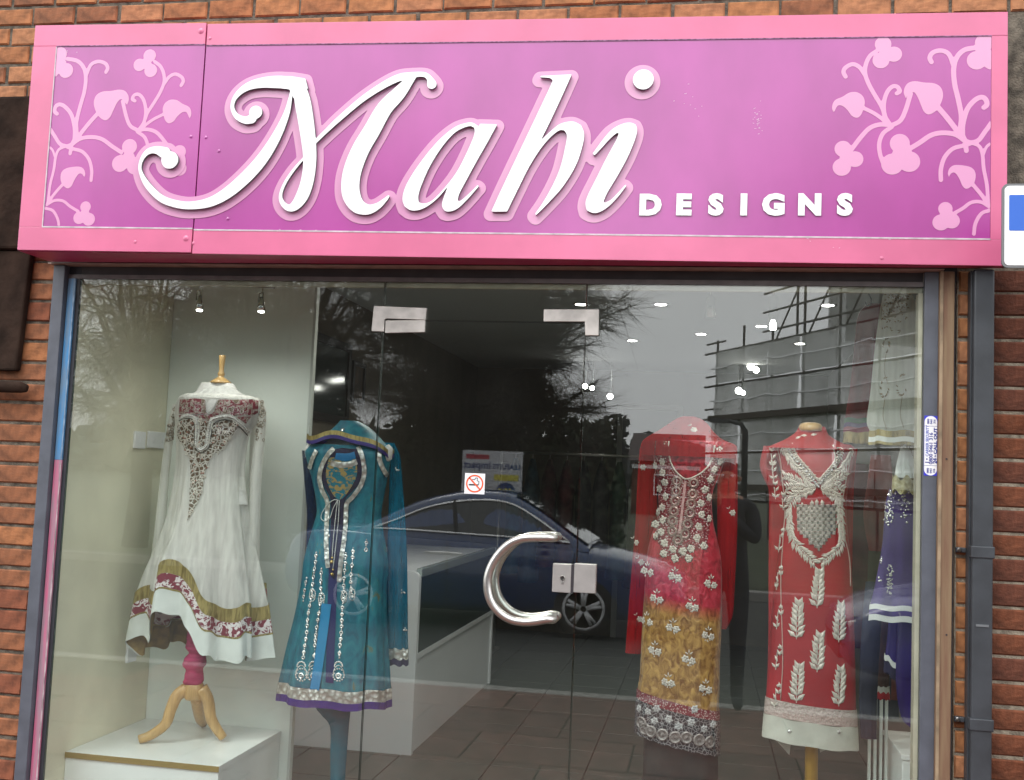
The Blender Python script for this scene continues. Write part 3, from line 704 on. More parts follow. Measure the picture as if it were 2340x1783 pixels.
def lk(x0, x1, y0, y1, par, nm):
    a = at(780 + x0 * .380859, 1143 + y0 * .380859, -.014); c = at(780 + x1 * .380859, 1143 + y1 * .380859, -.014)
    MB().box(a.x, c.x, -.014, -.0005, c.z, a.z).build(nm, mat('lock_plate', (.50, .48, .46), .4, metal=.8, noise=.1, nscale=20), par, bevel=.001)
    MB().box(a.x, c.x, .0105, .024, c.z, a.z).build('inner_' + nm, M_SATIN, par, bevel=.001)
    return a, c
a, c = lk(1270, 1374, 381, 557, dr, 'lock_plate')
a2, c2 = lk(1399, 1522, 381, 561, rw, 'strike_plate')
MB().box(c.x + .0003, a2.x - .0003, -.0125, .0242, c.z, a.z).build('bolt_gap', M_GAP, dr)
k = at(780 + 1327 * .380859, 1143 + 468 * .380859, -.0145)
MB().lathe(k, [(.0085, 0), (.0085, -.004), (.0075, -.005)], 14, axis='y').build('lock_cylinder', M_STEEL, dr, True)
MB().box(k.x - .004, k.x + .004, -.0185, -.0142, k.z - .019, k.z - .006).build('cylinder_tail', M_STEEL, dr, bevel=.001)
MB().box(k.x - .001, k.x + .001, -.0206, -.0196, k.z - .004, k.z + .004).build('keyhole', M_GAP, dr)
HP = [(1232, 226), (1150, 226), (1080, 232), (1010, 262), (950, 318), (903, 390), (878, 470), (880, 550), (905, 620), (955, 680), (1020, 718), (1090, 731), (1160, 728), (1228, 716)]
for y, nm in ((-.062, 'handle_bar'), (.072, 'inner_handle_bar')):
    P = [at(780 + x * .380859, 1143 + y0 * .380859, -.062) for x, y0 in HP]
    P = [Vector((p.x, y, p.z)) for p in P]
    P = [Vector(q) for q in catmull([tuple(p) for p in P], 4)]
    yg = -.0005 if y < 0 else .0105
    e0, e1 = P[0], P[-1]; s = .02 if y < 0 else -.02
    full = [Vector((e0.x + .022, yg, e0.z)), Vector((e0.x + .022, y + s, e0.z)), Vector((e0.x + .014, y + s * .35, e0.z))] + P + [Vector((e1.x + .014, y + s * .35, e1.z)), Vector((e1.x + .022, y + s, e1.z)), Vector((e1.x + .022, yg, e1.z))]
    MB().tube(full, .0143, 16).build(nm, M_STEEL, dr, True)

# stickers
t = thing('no_smoking_sticker', at(1084, 1105, -.001), 'small square no smoking sticker on the door glass', 'sticker')
a, c = at(1063, 1083, 0), at(1107, 1128, 0); cx, cz, hw = (a.x + c.x) / 2, (a.z + c.z) / 2, (c.x - a.x) / 2
MB().box(cx - hw, cx + hw, -.0012, -.0004, cz - hw, cz + hw).build('backing', mat('sticker_white', (.80, .80, .82), .5), t)
M_ORG = mat('sticker_orange', (.78, .10, .02), .5); M_BLK = mat('sticker_black', (.03, .03, .035), .5)
def flat(name, sh, y, m, par, res=.0005, th=.0003): return cut(name, sh, 0, res, th, lambda a_, b_, c_: Vector((a_, y - c_, b_)), m, par)
rr = hw * .86
ri = [('circ', cx, cz, rr), ('hole', [(cx + rr * .84 * math.cos(k * .2094), cz + rr * .84 * math.sin(k * .2094)) for k in range(30)])]
flat('cigarette', [('rib', [(cx - hw * .52, cz - hw * .12, hw * .075), (cx + hw * .28, cz - hw * .12, hw * .075)])], -.0013, M_BLK, t)
flat('smoke', [('rib', [(cx + hw * x, cz + hw * z, hw * .035) for x, z in ((.0, .05), (-.3, .2), (-.22, .42), (.0, .38), (.06, .55), (.25, .55), (.22, .3), (.42, .22), (.4, -.1))])], -.0013, M_BLK, t)
flat('ring', ri, -.0017, M_ORG, t)
flat('slash', [('rib', [(cx - rr * .62, cz + rr * .62, hw * .07), (cx + rr * .62, cz - rr * .62, hw * .07)])], -.0017, M_ORG, t)
t = thing('security_sticker', at(2125, 1020, -.03), 'white and blue security call out sticker with telephone number on the right jamb', 'sticker')
a, c = at(2112.5, 950, -.0225), at(2142.5, 1088, -.0225); y = -.0225
M_SB = mat('sticker_blue', (.03, .035, .55), .5); M_INK = mat('sticker_ink', (.03, .04, .26), .5)
x0, x1, z0_, z1_ = a.x, min(c.x, xr1 - .001), c.z, a.z
MB().box(x0, x1, -.0232, -.0222, z0_, z1_).build('backing', M_SB, t)
plate('white_field', rrect(x0 + .0006, x1 - .0006, z0_ + .001, z1_ - .001, .0185, 8), -.0236, -.0233, mat('sticker_white', (.8, .8, .8), .5), t)
L = z1_ - z0_; cxm = (x0 + x1) / 2
for f in (.165, .823): MB().box(x0 + .0006, x1 - .0006, -.0239, -.0237, z0_ + L * f, z0_ + L * f + .0012).build('divider', M_INK, t)
def vt(s, fx, fz, size, m=M_INK, sx=1.0, bold=.0003, al='LEFT'):   # lettering that reads upwards
    bx, bz = x0 + (x1 - x0) * fx, z0_ + L * fz
    text(s, size, lambda p, q, c_: Vector((bx - q, -.0238 - c_, bz + p)), m, t, bold=bold, align=al, thick=.0003, sx=sx)
vt('1', .26, .20, .016, bold=.0008); vt('st', .20, .258, .008); vt('CARRER SECURITY', .24, .318, .0118, mat('sticker_pale', (.16, .20, .50), .5), 1.0, .0005)
vt('0800 0461 316', .53, .19, .0148, sx=1.12, bold=.0004); vt('24', .84, .205, .0165, bold=.0008); vt('hr', .86, .315, .007); vt('CALL OUT', .87, .36, .0130, sx=1.35, bold=.0006)
for f in (.085, .905):
    vt('0800', .30, f, .0085, al='CENTER'); vt('0461', .53, f, .0085, al='CENTER'); vt('316', .78, f, .0085, al='CENTER')

# ------------------------------------------------------------------ cloth tools
def loft(rows, Yc, ratio=.6, n=72, sub=5, fold=None, th=(0, 2 * math.pi), back=1.0, hem=None):
    # rows: (py, pxL, pxR[, slope]) silhouettes; returns vertex grid; angle 0 = right, -pi/2 = towards the street
    C = catmull([(*r[:3], r[3] if len(r) > 3 else 0) for r in rows], sub); G = []
    m = len(C)
    for i, (py, l, r, sl) in enumerate(C):
        c = at((l + r) / 2, py, Yc); hw = (at(r, py, Yc) - at(l, py, Yc)).length / 2; v = i / (m - 1); row = []
        for k in range(n + 1):
            a = th[0] + (th[1] - th[0]) * k / n
            f = 1 + (fold(v, a) if fold else 0)
            rr = ratio if math.sin(a) < 0 else ratio * back
            z = c.z - sl * math.cos(a) * hw
            if hem: z += hem(v, a)
            row.append(Vector((c.x + hw * f * math.cos(a), Yc + hw * rr * f * math.sin(a), z)))
        G.append(row)
    return G
def grid(b, G, r0=0, r1=None, m=0):
    r1 = len(G) - 1 if r1 is None else r1; n = len(G[0]); base = len(b.v)
    for i in range(r0, r1 + 1): b.v += [tuple(p) for p in G[i]]
    for i in range(r1 - r0):
        for k in range(n - 1):
            b.f.append((base + i * n + k, base + i * n + k + 1, base + (i + 1) * n + k + 1, base + (i + 1) * n + k)); b.mi.append(m)
    return b
def bvh(b): return BVHTree.FromPolygons([Vector(v) for v in b.v], b.f)
class Surf:
    def __init__(s, b, Y): s.t = bvh(b); s.Y = Y
    def hit(s, px, py):
        d = ray(px, py).normalized(); p, nn, i, dist = s.t.ray_cast(CAM, d)
        if p is None: return at(px, py, s.Y - .03), Vector((0, -1, 0)), False
        if nn.dot(d) > 0: nn = -nn
        return p, nn, True
    def frame(s, px, py, dx, dy):
        p, nn, ok = s.hit(px, py); q = at(px + dx, py + dy, s.Y) - at(px, py, s.Y)
        t = (q - nn * q.dot(nn)); t = t.normalized() if t.length > 1e-8 else nn.orthogonal().normalized()
        return p + nn * .0015, nn, t, nn.cross(t)
PXM = 1 / 560.0                         # metres per photo pixel at the gowns
def leaf(b, f, L, Wd, h=.004):
    p, nn, t, s_ = f
    b.add([p, p + t * L * .45 + s_ * Wd / 2 + nn * .001, p + t * L, p + t * L * .45 - s_ * Wd / 2 + nn * .001, p + t * L * .5 + nn * h, p + t * L * .2 + nn * h * .7],
          [(0, 5, 1), (5, 4, 1), (4, 2, 1), (0, 3, 5), (5, 3, 4), (4, 3, 2)])
def bead(b, p, nn, r, k=6):
    t = nn.orthogonal().normalized(); s_ = nn.cross(t); q = len(b.v)
    b.v += [tuple(p + (t * math.cos(a * 2 * math.pi / k) + s_ * math.sin(a * 2 * math.pi / k)) * r) for a in range(k)]
    b.v += [tuple(p + (t * math.cos(a * 2 * math.pi / k) + s_ * math.sin(a * 2 * math.pi / k)) * r * .6 + nn * r * .7) for a in range(k)] + [tuple(p + nn * r * .9)]
    for a in range(k):
        c = (a + 1) % k; b.f += [(q + a, q + c, q + k + c, q + k + a), (q + k + a, q + k + c, q + 2 * k)]; b.mi += [0, 0]
def ring(b, p, nn, R_, r, k=14, sy=1.0, ax=None):
    t = (ax or nn.orthogonal()).normalized(); s_ = nn.cross(t)
    P = [p + nn * r * .5 + t * R_ * math.cos(a * 2 * math.pi / k) + s_ * R_ * sy * math.sin(a * 2 * math.pi / k) for a in range(k + 1)]
    b.tube(P, r, 5, cap=False)
def disc(b, p, nn, R_, k=14, h=.0008):
    t = nn.orthogonal().normalized(); s_ = nn.cross(t)
    b.add([p + nn * h + t * R_ * math.cos(a * 2 * math.pi / k) + s_ * R_ * math.sin(a * 2 * math.pi / k) for a in range(k)], [tuple(range(k))])
def flower(b, sf, px, py, R_, rot=0):
    p, nn, t, s_ = sf.frame(px, py, 1, 0)
    for k in range(6):
        a = rot + k * math.pi / 3 + rnd.uniform(-.2, .2); d = t * math.cos(a) + s_ * math.sin(a)
        leaf(b, (p + d * R_ * .15, nn, d, nn.cross(d)), R_ * rnd.uniform(.75, 1.0), R_ * .85, .004)
    bead(b, p + nn * .002, nn, R_ * .28)
def tubepx(b, sf, P, w, off=.002, n=6, sub=4):
    Q = []
    for x, y in catmull(P, sub):
        p, nn, ok = sf.hit(x, y); Q.append(p + nn * off)
    b.tube(Q, w / 2, n)
def inpoly(P, x, y):
    c = False; n = len(P)
    for i in range(n):
        (x1, y1), (x2, y2) = P[i], P[(i + 1) % n]
        if (y1 > y) != (y2 > y) and x < (x2 - x1) * (y - y1) / (y2 - y1) + x1: c = not c
    return c
def patchpx(b, sf, P, off=.002, step=2.6, smooth=3):
    if smooth: P = [(float(q[0]), float(q[1])) for q in catmull(P, smooth, True, 60)]
    P = [(float(a), float(c)) for a, c in P]
    y0, y1 = min(q[1] for q in P), max(q[1] for q in P); ny = max(2, int((y1 - y0) / step)); rows = []
    for i in range(ny + 1):            # horizontal spans, clipped exactly at the outline
        y = y0 + (y1 - y0) * (i + .02) / (ny + .04); xs = []
        for (xa, ya), (xb_, yb) in zip(P, P[1:] + P[:1]):
            if (ya > y) != (yb > y): xs.append(xa + (xb_ - xa) * (y - ya) / (yb - ya))
        xs.sort(); rows.append((y, [(xs[j], xs[j + 1]) for j in range(0, len(xs) - 1, 2)]))
    for (ya, sa), (yb, sb) in zip(rows[:-1], rows[1:]):
        for (a0, a1) in sa:
            best = None
            for (c0, c1) in sb:
                o = min(a1, c1) - max(a0, c0)
                if o > -step * 2 and (best is None or o > best[0]): best = (o, c0, c1)
            if not best: continue
            n = max(1, int(max(a1 - a0, best[2] - best[1]) / step)); q = len(b.v)
            for yy, l, r in ((ya, a0, a1), (yb, best[1], best[2])):
                for k in range(n + 1):
                    p, nn, ok = sf.hit(l + (r - l) * k / n, yy); b.v.append(tuple(p + nn * off))
            for k in range(n): b.f.append((q + k, q + k + 1, q + n + 2 + k, q + n + 1 + k)); b.mi.append(0)
    return b
def strip(P, w):                        # centre line (px) -> outline polygon; w or (x, y, w)
    L, Rr = [], []
    for i, p in enumerate(P):
        a, c = P[max(i - 1, 0)], P[min(i + 1, len(P) - 1)]; dx, dy = c[0] - a[0], c[1] - a[1]; l = math.hypot(dx, dy) or 1
        ww = (p[2] if len(p) > 2 else w) / 2
        L.append((p[0] - dy / l * ww, p[1] + dx / l * ww)); Rr.append((p[0] + dy / l * ww, p[1] - dx / l * ww))
    return L + Rr[::-1]

M_WOOD = mat('pale_wood', (.53, .34, .14), .33, noise=.16, nscale=7, stretch=(14, 14, 1.2), bump=.06, bscale=30, coat=.25)
M_SILV = mat('silver_sequin', (.80, .78, .72), .22, metal=.9, noise=.45, nscale=160)
M_THREAD = mat('ivory_thread', (.72, .65, .58), .45, noise=.22, nscale=90)
M_BEAD = mat('silver_bead', (.75, .74, .72), .2, metal=.7)
M_GOLD = ramp_mat('gold_brocade', 'noise', [(.35, (.20, .145, .04)), (.6, (.42, .33, .12))], .42, .45, .3, 60, (1, 1, .2))
M_BODY = mat('mannequin_jersey', (.70, .68, .66), .7)

def torso(parent, Y, px, py0, py1, w, m=M_BODY):
    G = loft([(py0, px - w * .22, px + w * .22), (py0 + 22, px - w * .3, px + w * .3), (py0 + 45, px - w * .44, px + w * .44), (py0 + 120, px - w * .40, px + w * .40), (py0 + 210, px - w * .33, px + w * .33), (py1, px - w * .42, px + w * .42)], Y, .5, 24, 3)
    grid(MB(), G).build('torso', m, parent, True)

# ------------------------------------------------------------------ plinth with the white gown
plz = .415
t = thing('display_plinth', (-2.0, .4, 0), 'low white plinth with gold front edge under the white gown', 'plinth')
px0, px1 = -2.308, -1.70
M_PLINTH = mat('white_laminate', (.86, .89, .87), .35, noise=.03, nscale=5)
MB().box(px0, px1, .135, .708, -.02, plz - .022).build('carcass', M_PLINTH, t)
MB().box(px0, px1 + .003, .131, .709, plz - .0215, plz).build('top_board', M_PLINTH, t, bevel=.001)
MB().box(px0, px1 + .003, .1285, .1305, plz - .0215, plz - .0005).build('gold_edge', mat('gold_edge', (.34, .26, .09), .45, metal=.3), t)
for (a, c, px) in (((305, 985), (327, 1026), 0), ((336, 985), (377, 1026), 1)):
    t = thing('wall_socket', atx(*a, -2.31), 'single white switch plate on the cream wall' if not px else 'double white socket plate on the cream wall near the panel', 'socket')
    p, q = atx(*a, -2.31), atx(*c, -2.31)
    MB().box(-2.3095, -2.300, p.y, q.y, q.z, p.z).build('plate', M_WHITE, t, bevel=.002)
    for k in range(1 + px):
        yc = p.y + (q.y - p.y) * ((k + .5) / (1 + px)); MB().box(-2.2995, -2.2965, yc - .007, yc + .007, (p.z + q.z) / 2 - .012, (p.z + q.z) / 2 + .012).build('switch', M_WHITE, t, bevel=.001)
p, q = atx(288, 1470, -2.31), atx(297, 1512, -2.31)
t = thing('wall_socket', p, 'low white socket plate on the cream wall beside the gown hem', 'socket')
MB().box(-2.3095, -2.298, p.y, q.y + .03, q.z, p.z).build('plate', M_WHITE, t, bevel=.002)

Y1 = .40
t = thing('mannequin', (-1.93, Y1, plz), 'wooden tripod dressmaker stand on the white plinth carrying the white gown', 'mannequin')
mq1 = t
c = at(505, 872, Y1)
hpx = lambda py: at(503, py, Y1).z
MB().lathe((c.x - .001, Y1, 0), [(.012, hpx(812)), (.0135, hpx(814)), (.0125, hpx(822)), (.010, hpx(840)), (.0095, hpx(848)), (.0135, hpx(853)), (.0140, hpx(857)), (.010, hpx(860)), (.017, hpx(864)), (.034, hpx(870)), (.043, hpx(874)), (.043, hpx(877))][::-1], 20).build('neck_cap', M_WOOD, t, True)
torso(t, Y1, 497, 876, 1150, 165)
c = at(446, 1560, Y1); px_ = at(447, 1540, Y1)
MB().tube([(px_.x + .02, Y1, at(460, 1240, Y1).z), (px_.x, Y1, px_.z)], .02, 12).build('pole', M_WOOD, t, True)
hub = at(443, 1582, Y1)
MB().lathe((hub.x, Y1, 0), [(.030, hub.z - .028), (.036, hub.z - .02), (.036, hub.z + .03), (.026, hub.z + .045)], 16).build('hub', M_WOOD, t, True)
for P, yy in (([(430, 1572), (405, 1590), (390, 1622), (378, 1655), (345, 1680), (318, 1690)], .27), ([(460, 1572), (475, 1600), (482, 1640), (495, 1665), (510, 1686)], .27), ([(449, 1590), (453, 1620), (457, 1642), (464, 1653)], .57)):
    ft = atz(P[-1][0], P[-1][1], plz + .016); n = len(P); Q = []
    for i, (x, y) in enumerate(P):
        v = (i / (n - 1)); Yk = Y1 + (ft.y - Y1) * v; Q.append(at(x, y, Yk))
    Q[-1] = ft; Q = [Vector(q) for q in catmull([tuple(q) for q in Q], 4)]
    r_ = [.026 - .009 * (i / (len(Q) - 1)) for i in range(len(Q))]
    MB().tube(Q, r_, 12).build('leg', M_WOOD, t, True)

M_MAG = mat('magenta_cloth', (.44, .035, .125), .7, noise=.3, nscale=14, bump=.6, bscale=18, stretch=(1, 1, 3))
t = thing('legging', (px_.x, Y1, plz + .2), 'crumpled magenta legging bunched round the stand pole below the white gown', 'trousers')
G = loft([(1440, 430, 478), (1462, 429, 477), (1480, 428, 475), (1494, 432, 466), (1506, 422, 470), (1520, 421, 468), (1534, 426, 462), (1548, 422, 464), (1560, 421, 460), (1568, 428, 452)], Y1 - .005, .9, 28, 4, lambda v, a: .05 * math.sin(3 * a + 17 * v) + .05 * math.sin(v * 38 + 2 * math.sin(a)))
grid(MB(), G).build('cloth', M_MAG, t, True)

gown = thing('white_gown', (-1.93, Y1, 1.2), 'sheer white gown with jewelled bodice and gold and red border on a wooden stand', 'gown')
M_SHEERW = sheer('sheer_white', (.86, .85, .81), .78, .35, 45)
M_WLIN = mat('gown_lining', (.72, .66, .66), .8)
M_SATW = mat('white_satin', (.72, .75, .72), .38, noise=.08, nscale=14, bump=.25, bscale=14, sheen=.2)
fold1 = lambda v, a: (max(0, v - .22) ** 1.15) * (.105 * math.sin(9 * a + 1.0 + .5 * math.sin(9 * a)) + .06 * math.sin(16 * a + 2)) + .006 * math.sin(40 * a) * v
rowsW = [(903, 425, 574), (911, 412, 590), (930, 404, 594), (960, 402, 585), (1000, 405, 566), (1050, 407, 558), (1090, 404, 556), (1150, 396, 562), (1200, 386, 568), (1260, 368, 578), (1320, 346, 588), (1375, 330, 597)]
def hemW(v, a):                         # front of the hem is caught up in the middle, trails at both sides
    c = math.cos(a); f = max(0, v - .3) / .7
    return f ** 2 * (.15 * math.exp(-((a - 4.50) / .40) ** 4) + .055 * math.exp(-((a - 3.75) / .4) ** 2) - .03 * math.exp(-((a - 3.3) / .4) ** 2) + .012 * math.sin(9 * a))
Gs = loft(rowsW, Y1, .56, 150, 6, fold1, hem=hemW)
gs = grid(MB(), Gs); sk = gs.build('sheer_skirt', M_SHEERW, gown, True); sW = Surf(gs, Y1)
Gl = loft([(905, 430, 568), (930, 412, 586), (1000, 412, 560), (1090, 412, 550), (1200, 402, 556), (1320, 376, 566), (1420, 352, 572)], Y1, .5, 60, 4, lambda v, a: .03 * v * math.sin(7 * a), hem=lambda v, a: .7 * hemW(v, a))
grid(MB(), Gl).build('lining', M_WLIN, gown, True)
# hem flounce: gold braid, scroll border, satin
last = Gs[-1]; n = len(last)
def flounce(d0, d1, nm, m, off, flare0=0, flare1=0, seg=3):
    b = MB(); G = []
    for i in range(seg + 1):
        v = i / seg; d = d0 + (d1 - d0) * v; row = []
        for k, p in enumerate(last):
            a = 2 * math.pi * k / (n - 1); o = Vector((math.cos(a), math.sin(a) * .7, 0)); fl = .020 * d / .22 * (1 + .9 * math.sin(9 * a + 1) + .5 * math.sin(17 * a + 2))
            row.append(p + o * (off + fl) + Vector((0, 0, -d - .006 * d / .2 * math.sin(23 * a))))
        G.append(row)
    return grid(b, G).build(nm, m, gown, True), G
flounce(-.005, .047, 'gold_braid', M_GOLD, .003)
M_SCROLL = ramp_mat('scroll_border', 'noise', [(.47, (.20, .018, .04)), (.50, (.76, .71, .71)), (.58, (.76, .71, .71)), (.61, (.20, .018, .04))], .6, 0, .3, 34, (1, 1, 1.1), False)
flounce(.0475, .100, 'scroll_border', M_SCROLL, .0035)
flounce(.1005, .107, 'gold_piping', M_GOLD, .0045)
fo, Gf = flounce(.1075, .195, 'satin_hem', M_SATW, .003, seg=5)
# gold backing inside the hem, seen from below at the back
b = MB(); Gb = [[p + Vector((-(math.cos(2 * math.pi * k / (n - 1))) * .006, -(math.sin(2 * math.pi * k / (n - 1))) * .004, .001)) for k, p in enumerate(r)] for r in Gf]
grid(b, Gb).build('gold_facing', mat('gold_facing', (.24, .155, .045), .5, noise=.35, nscale=30), gown, True)
# sleeves
for nm, P in (('l', [((404, 925), 11), ((392, 970), 10), ((386, 1010), 11), ((377, 1080), 12), ((368, 1180), 14), ((355, 1290), 15), ((335, 1390), 16)]), ('r', [((591, 918), 14), ((598, 950), 13), ((593, 1010), 14), ((585, 1090), 15), ((581, 1200), 15), ((580, 1300), 14), ((588, 1330), 11)])):
    b = MB(); Q = [at(*p, Y1 + .02) for p, r in P]; rr = [r / 690 for p, r in P]
    Q2 = catmull([(*q, r) for q, r in zip(Q, rr)], 4)
    b.tube([q[:3] for q in Q2], [q[3] for q in Q2], 14, cap=False); o = b.build('sleeve', M_SHEERW, gown, True)
    sl = Surf(b, Y1); e = MB(); lst = P[:3] if nm == 'l' else P[:3]
    for _ in range(46):
        i = rnd.random() * 1.95; k = int(i); f = i - k; x = lst[k][0][0] * (1 - f) + lst[k + 1][0][0] * f if k < 2 else lst[2][0][0]; y = lst[k][0][1] * (1 - f) + lst[k + 1][0][1] * f if k < 2 else lst[2][0][1]
        x += rnd.uniform(-9, 9)
        p, nn, ok = sl.hit(x, y)
        if not ok: continue
        if rnd.random() < .5: ring(e, p, nn, .006, .0018, 9)
        else: leaf(e, sl.frame(x, y, rnd.uniform(-1, 1), rnd.uniform(-1, 1)), .011, .006)
    e.build('sleeve_embroidery', mat('antique_silver', (.42, .36, .29), .4, metal=.3, noise=.5, nscale=120), gown, kind='stuff')
b = MB(); P0 = [at(585, 1330, Y1 + .06), at(600, 1330, Y1 + .06), at(608, 1332, Y1 + .07)]
M_DKRED = ramp_mat('dark_red_motif', 'voronoi', [(.25, (.42, .17, .12)), (.42, (.17, .018, .035))], .6, 0, 0, 60)
cf = loft([(1332, 587, 609), (1352, 587, 610), (1380, 589, 612), (1417, 594, 612)], Y1 + .06, .5, 20, 3); grid(MB(), cf, 2).build('cuff', M_DKRED, gown, True); grid(MB(), cf, 0, 2).build('cuff_braid', M_GOLD, gown, True)
# bodice work
M_YOKE = ramp_mat('jewelled_yoke', 'noise', [(.36, (.16, .012, .028)), (.47, (.20, .015, .03)), (.53, (.50, .44, .40)), (.60, (.16, .11, .07))], .5, .1, .4, 62)
b = MB(); patchpx(b, sW, [(412, 913), (445, 911), (470, 914), (472, 940), (477, 948), (489, 941), (500, 912), (560, 912), (590, 916), (588, 945), (575, 950), (562, 968), (540, 955), (515, 950), (490, 962), (466, 960), (440, 948), (410, 956)], .003); b.build('yoke', M_YOKE, gown)
b = MB(); patchpx(b, sW, [(488, 912), (478, 916), (472, 930), (475, 944), (486, 936), (497, 914)], .0042); b.build('keyhole', M_BODY, gown)
M_OPEN = ramp_mat('openwork', 'edge', [(.06, (.60, .57, .52)), (.13, (.10, .065, .035)), (.5, (.17, .09, .06))], .5, .1, .5, 58)
TRI = [(412, 962), (440, 955), (466, 962), (492, 966), (530, 958), (545, 972), (535, 990), (520, 1010), (512, 1028), (490, 1036), (480, 1050), (470, 1080), (465, 1110), (458, 1140), (446, 1160), (434, 1182), (428, 1192), (432, 1160), (434, 1120), (436, 1070), (432, 1045), (420, 1020), (408, 1000), (407, 975)]
b = MB(); patchpx(b, sW, TRI, .003); b.build('openwork_panel', M_OPEN, gown)
e = MB(); e2 = MB(); e3 = MB()
bx0, bx1, by0, by1 = 405, 545, 955, 1192; c = 0
while c < 210:
    x, y = rnd.uniform(bx0, bx1), rnd.uniform(by0, by1)
    if not inpoly(TRI, x, y): continue
    c += 1; p, nn, ok = sW.hit(x, y); p = p + nn * .004; k = rnd.random()
    if k < .3: ring(e, p, nn, rnd.uniform(.005, .008), .0018, 10, .7, Vector((rnd.uniform(-1, 1), 0, rnd.uniform(-1, 1))))
    elif k < .6: leaf(e, sW.frame(x, y, rnd.uniform(-1, 1), rnd.uniform(-1, 1)), .013, .007)
    elif k < .75: bead(e3, p, nn, .004)
    else: bead(e2, p, nn, .003)
e.build('silver_motifs', M_THREAD, gown, kind='stuff'); e2.build('seed_beads', M_BEAD, gown, kind='stuff'); e3.build('copper_flowers', mat('copper_bead', (.34, .13, .09), .45), gown, kind='stuff')
b = MB(); patchpx(b, sW, strip([(416, 956), (430, 950), (448, 956), (452, 985), (450, 1015), (460, 1028), (474, 1018), (478, 990), (484, 962), (500, 954), (525, 952), (548, 966), (566, 986)], 11), .005, 2.2); o = b.build('beaded_trim', mat('pearl_trim', (.66, .63, .59), .35, noise=.3, nscale=110), gown)
e = MB()
for x, y in catmull([(416, 956), (430, 950), (448, 956), (452, 985), (450, 1015), (460, 1028), (474, 1018), (478, 990), (484, 962), (500, 954), (525, 952), (548, 966), (566, 986)], 6):
    p, nn, ok = sW.hit(x, y); bead(e, p + nn * .006, nn, .0042)
e.build('pearls', M_BEAD, gown, kind='stuff')
b = MB(); tubepx(b, sW, [(411, 961), (428, 956), (444, 962), (446, 1000), (446, 1020), (460, 1036), (478, 1022), (484, 990), (490, 968), (515, 959), (545, 974), (565, 995)], .004, .004); b.build('dark_cord', mat('dark_cord', (.05, .045, .04), .6), gown)
t = thing('white_shawl', (-1.9, Y1, 1.8), 'thin white shawl laid over the shoulders of the white gown', 'shawl')
G = loft([(876, 482, 530), (884, 472, 536), (895, 455, 548), (905, 432, 568), (913, 414, 588)], Y1, .62, 48, 4, lambda v, a: .03 * math.sin(5 * a + 8 * v) * v)
grid(MB(), G).build('cloth', sheer('sheer_shawl', (.80, .80, .78), .62, .3, 40), t, True)
for nm, rows in (('r', [(908, 560, 592), (960, 574, 604), (1050, 570, 598), (1200, 572, 594), (1330, 578, 592)]),):
    G = loft(rows, Y1 + .06, .3, 24, 4, lambda v, a: .05 * math.sin(6 * a)); grid(MB(), G).build('hanging_end', M_SHEERW, t, True)

# ------------------------------------------------------------------ teal gown
Y2 = .48
mq2 = thing('mannequin', (at(780, 1300, Y2).x, Y2, 0), 'pale jersey mannequin inside the teal gown in front of the white counter', 'mannequin')
torso(mq2, Y2, 793, 985, 1230, 135)
for px, py in ((887, 1036), (708, 1032)):
    c = at(px, py, Y2 - .01); MB().lathe((0, 0, 0), [(.002, -.02), (.020, -.017), (.029, 0), (.020, .017), (.002, .02)], 16).build('arm_cap', M_BODY, mq2, True)
    o = bpy.data.objects[[x.name for x in mq2.children if x.name.startswith('arm_cap')][-1]]; o.data.transform(Matrix.Translation(origin(mq2))); o.data.transform(Matrix.Rotation(R(90), 4, 'Y') @ Matrix.Diagonal((1.25, 1, .8, 1)))
    o.data.transform(Matrix.Translation(c - origin(mq2)))
zb = at(780, 1600, Y2).z
MB().tube([(at(785, 1600, Y2).x, Y2, .02), (at(785, 1300, Y2).x, Y2, 1.1)], .018, 12).build('pole', M_STEEL, mq2, True)
MB().lathe((at(785, 1600, Y2).x, Y2, -.0), [(.16, 0), (.16, .008), (.03, .022), (.02, .03)], 24).build('base', M_STEEL, mq2, True)
M_TEAL = ramp_mat('teal_cloth', 'noise', [(.30, (.003, .075, .125)), (.52, (.004, .135, .19)), (.66, (.012, .175, .22)), (.74, (.12, .125, .06))], .55, 0, .1, 26, (1, 1, .5))
M_TEALN = sheer('teal_net', (.006, .16, .26), .80, .35, 60)
M_NAVY = mat('navy_velvet', (.012, .008, .035), .8, noise=.3, nscale=30, sheen=.1)
M_VIOLET = mat('violet_satin', (.030, .012, .17), .45, noise=.25, nscale=20)
M_BROC = ramp_mat('teal_brocade', 'noise', [(.48, (.005, .14, .20)), (.54, (.34, .24, .08))], .45, .1, .2, 40, (1, 1, 1.8))
M_SILVB = ramp_mat('sequin_band', 'voronoi', [(.2, (.86, .86, .84)), (.6, (.44, .43, .39))], .28, .6, .6, 55)
tg = thing('teal_gown', (at(780, 1300, Y2).x, Y2, 1.1), 'teal gown with navy slit neckline and silver sequin trims before the counter', 'gown')
rowsT = [(1018, 712, 882), (1035, 698, 892), (1055, 702, 890), (1075, 707, 886), (1110, 716, 880), (1167, 725, 870), (1210, 716, 874), (1280, 697, 884), (1340, 690, 880), (1420, 674, 881), (1482, 659, 883), (1565, 641, 887)]
fT = lambda v, a: max(0, v - .3) * (.035 * math.sin(11 * a + .5) + .025 * math.sin(19 * a)) + .004 * math.sin(50 * a) * v
GT = loft(rowsT, Y2, .55, 130, 6, fT); gt = grid(MB(), GT); gt.build('dress_cloth', M_TEAL, tg, True); sT = Surf(gt, Y2)
last = GT[-1]; nT = len(last)
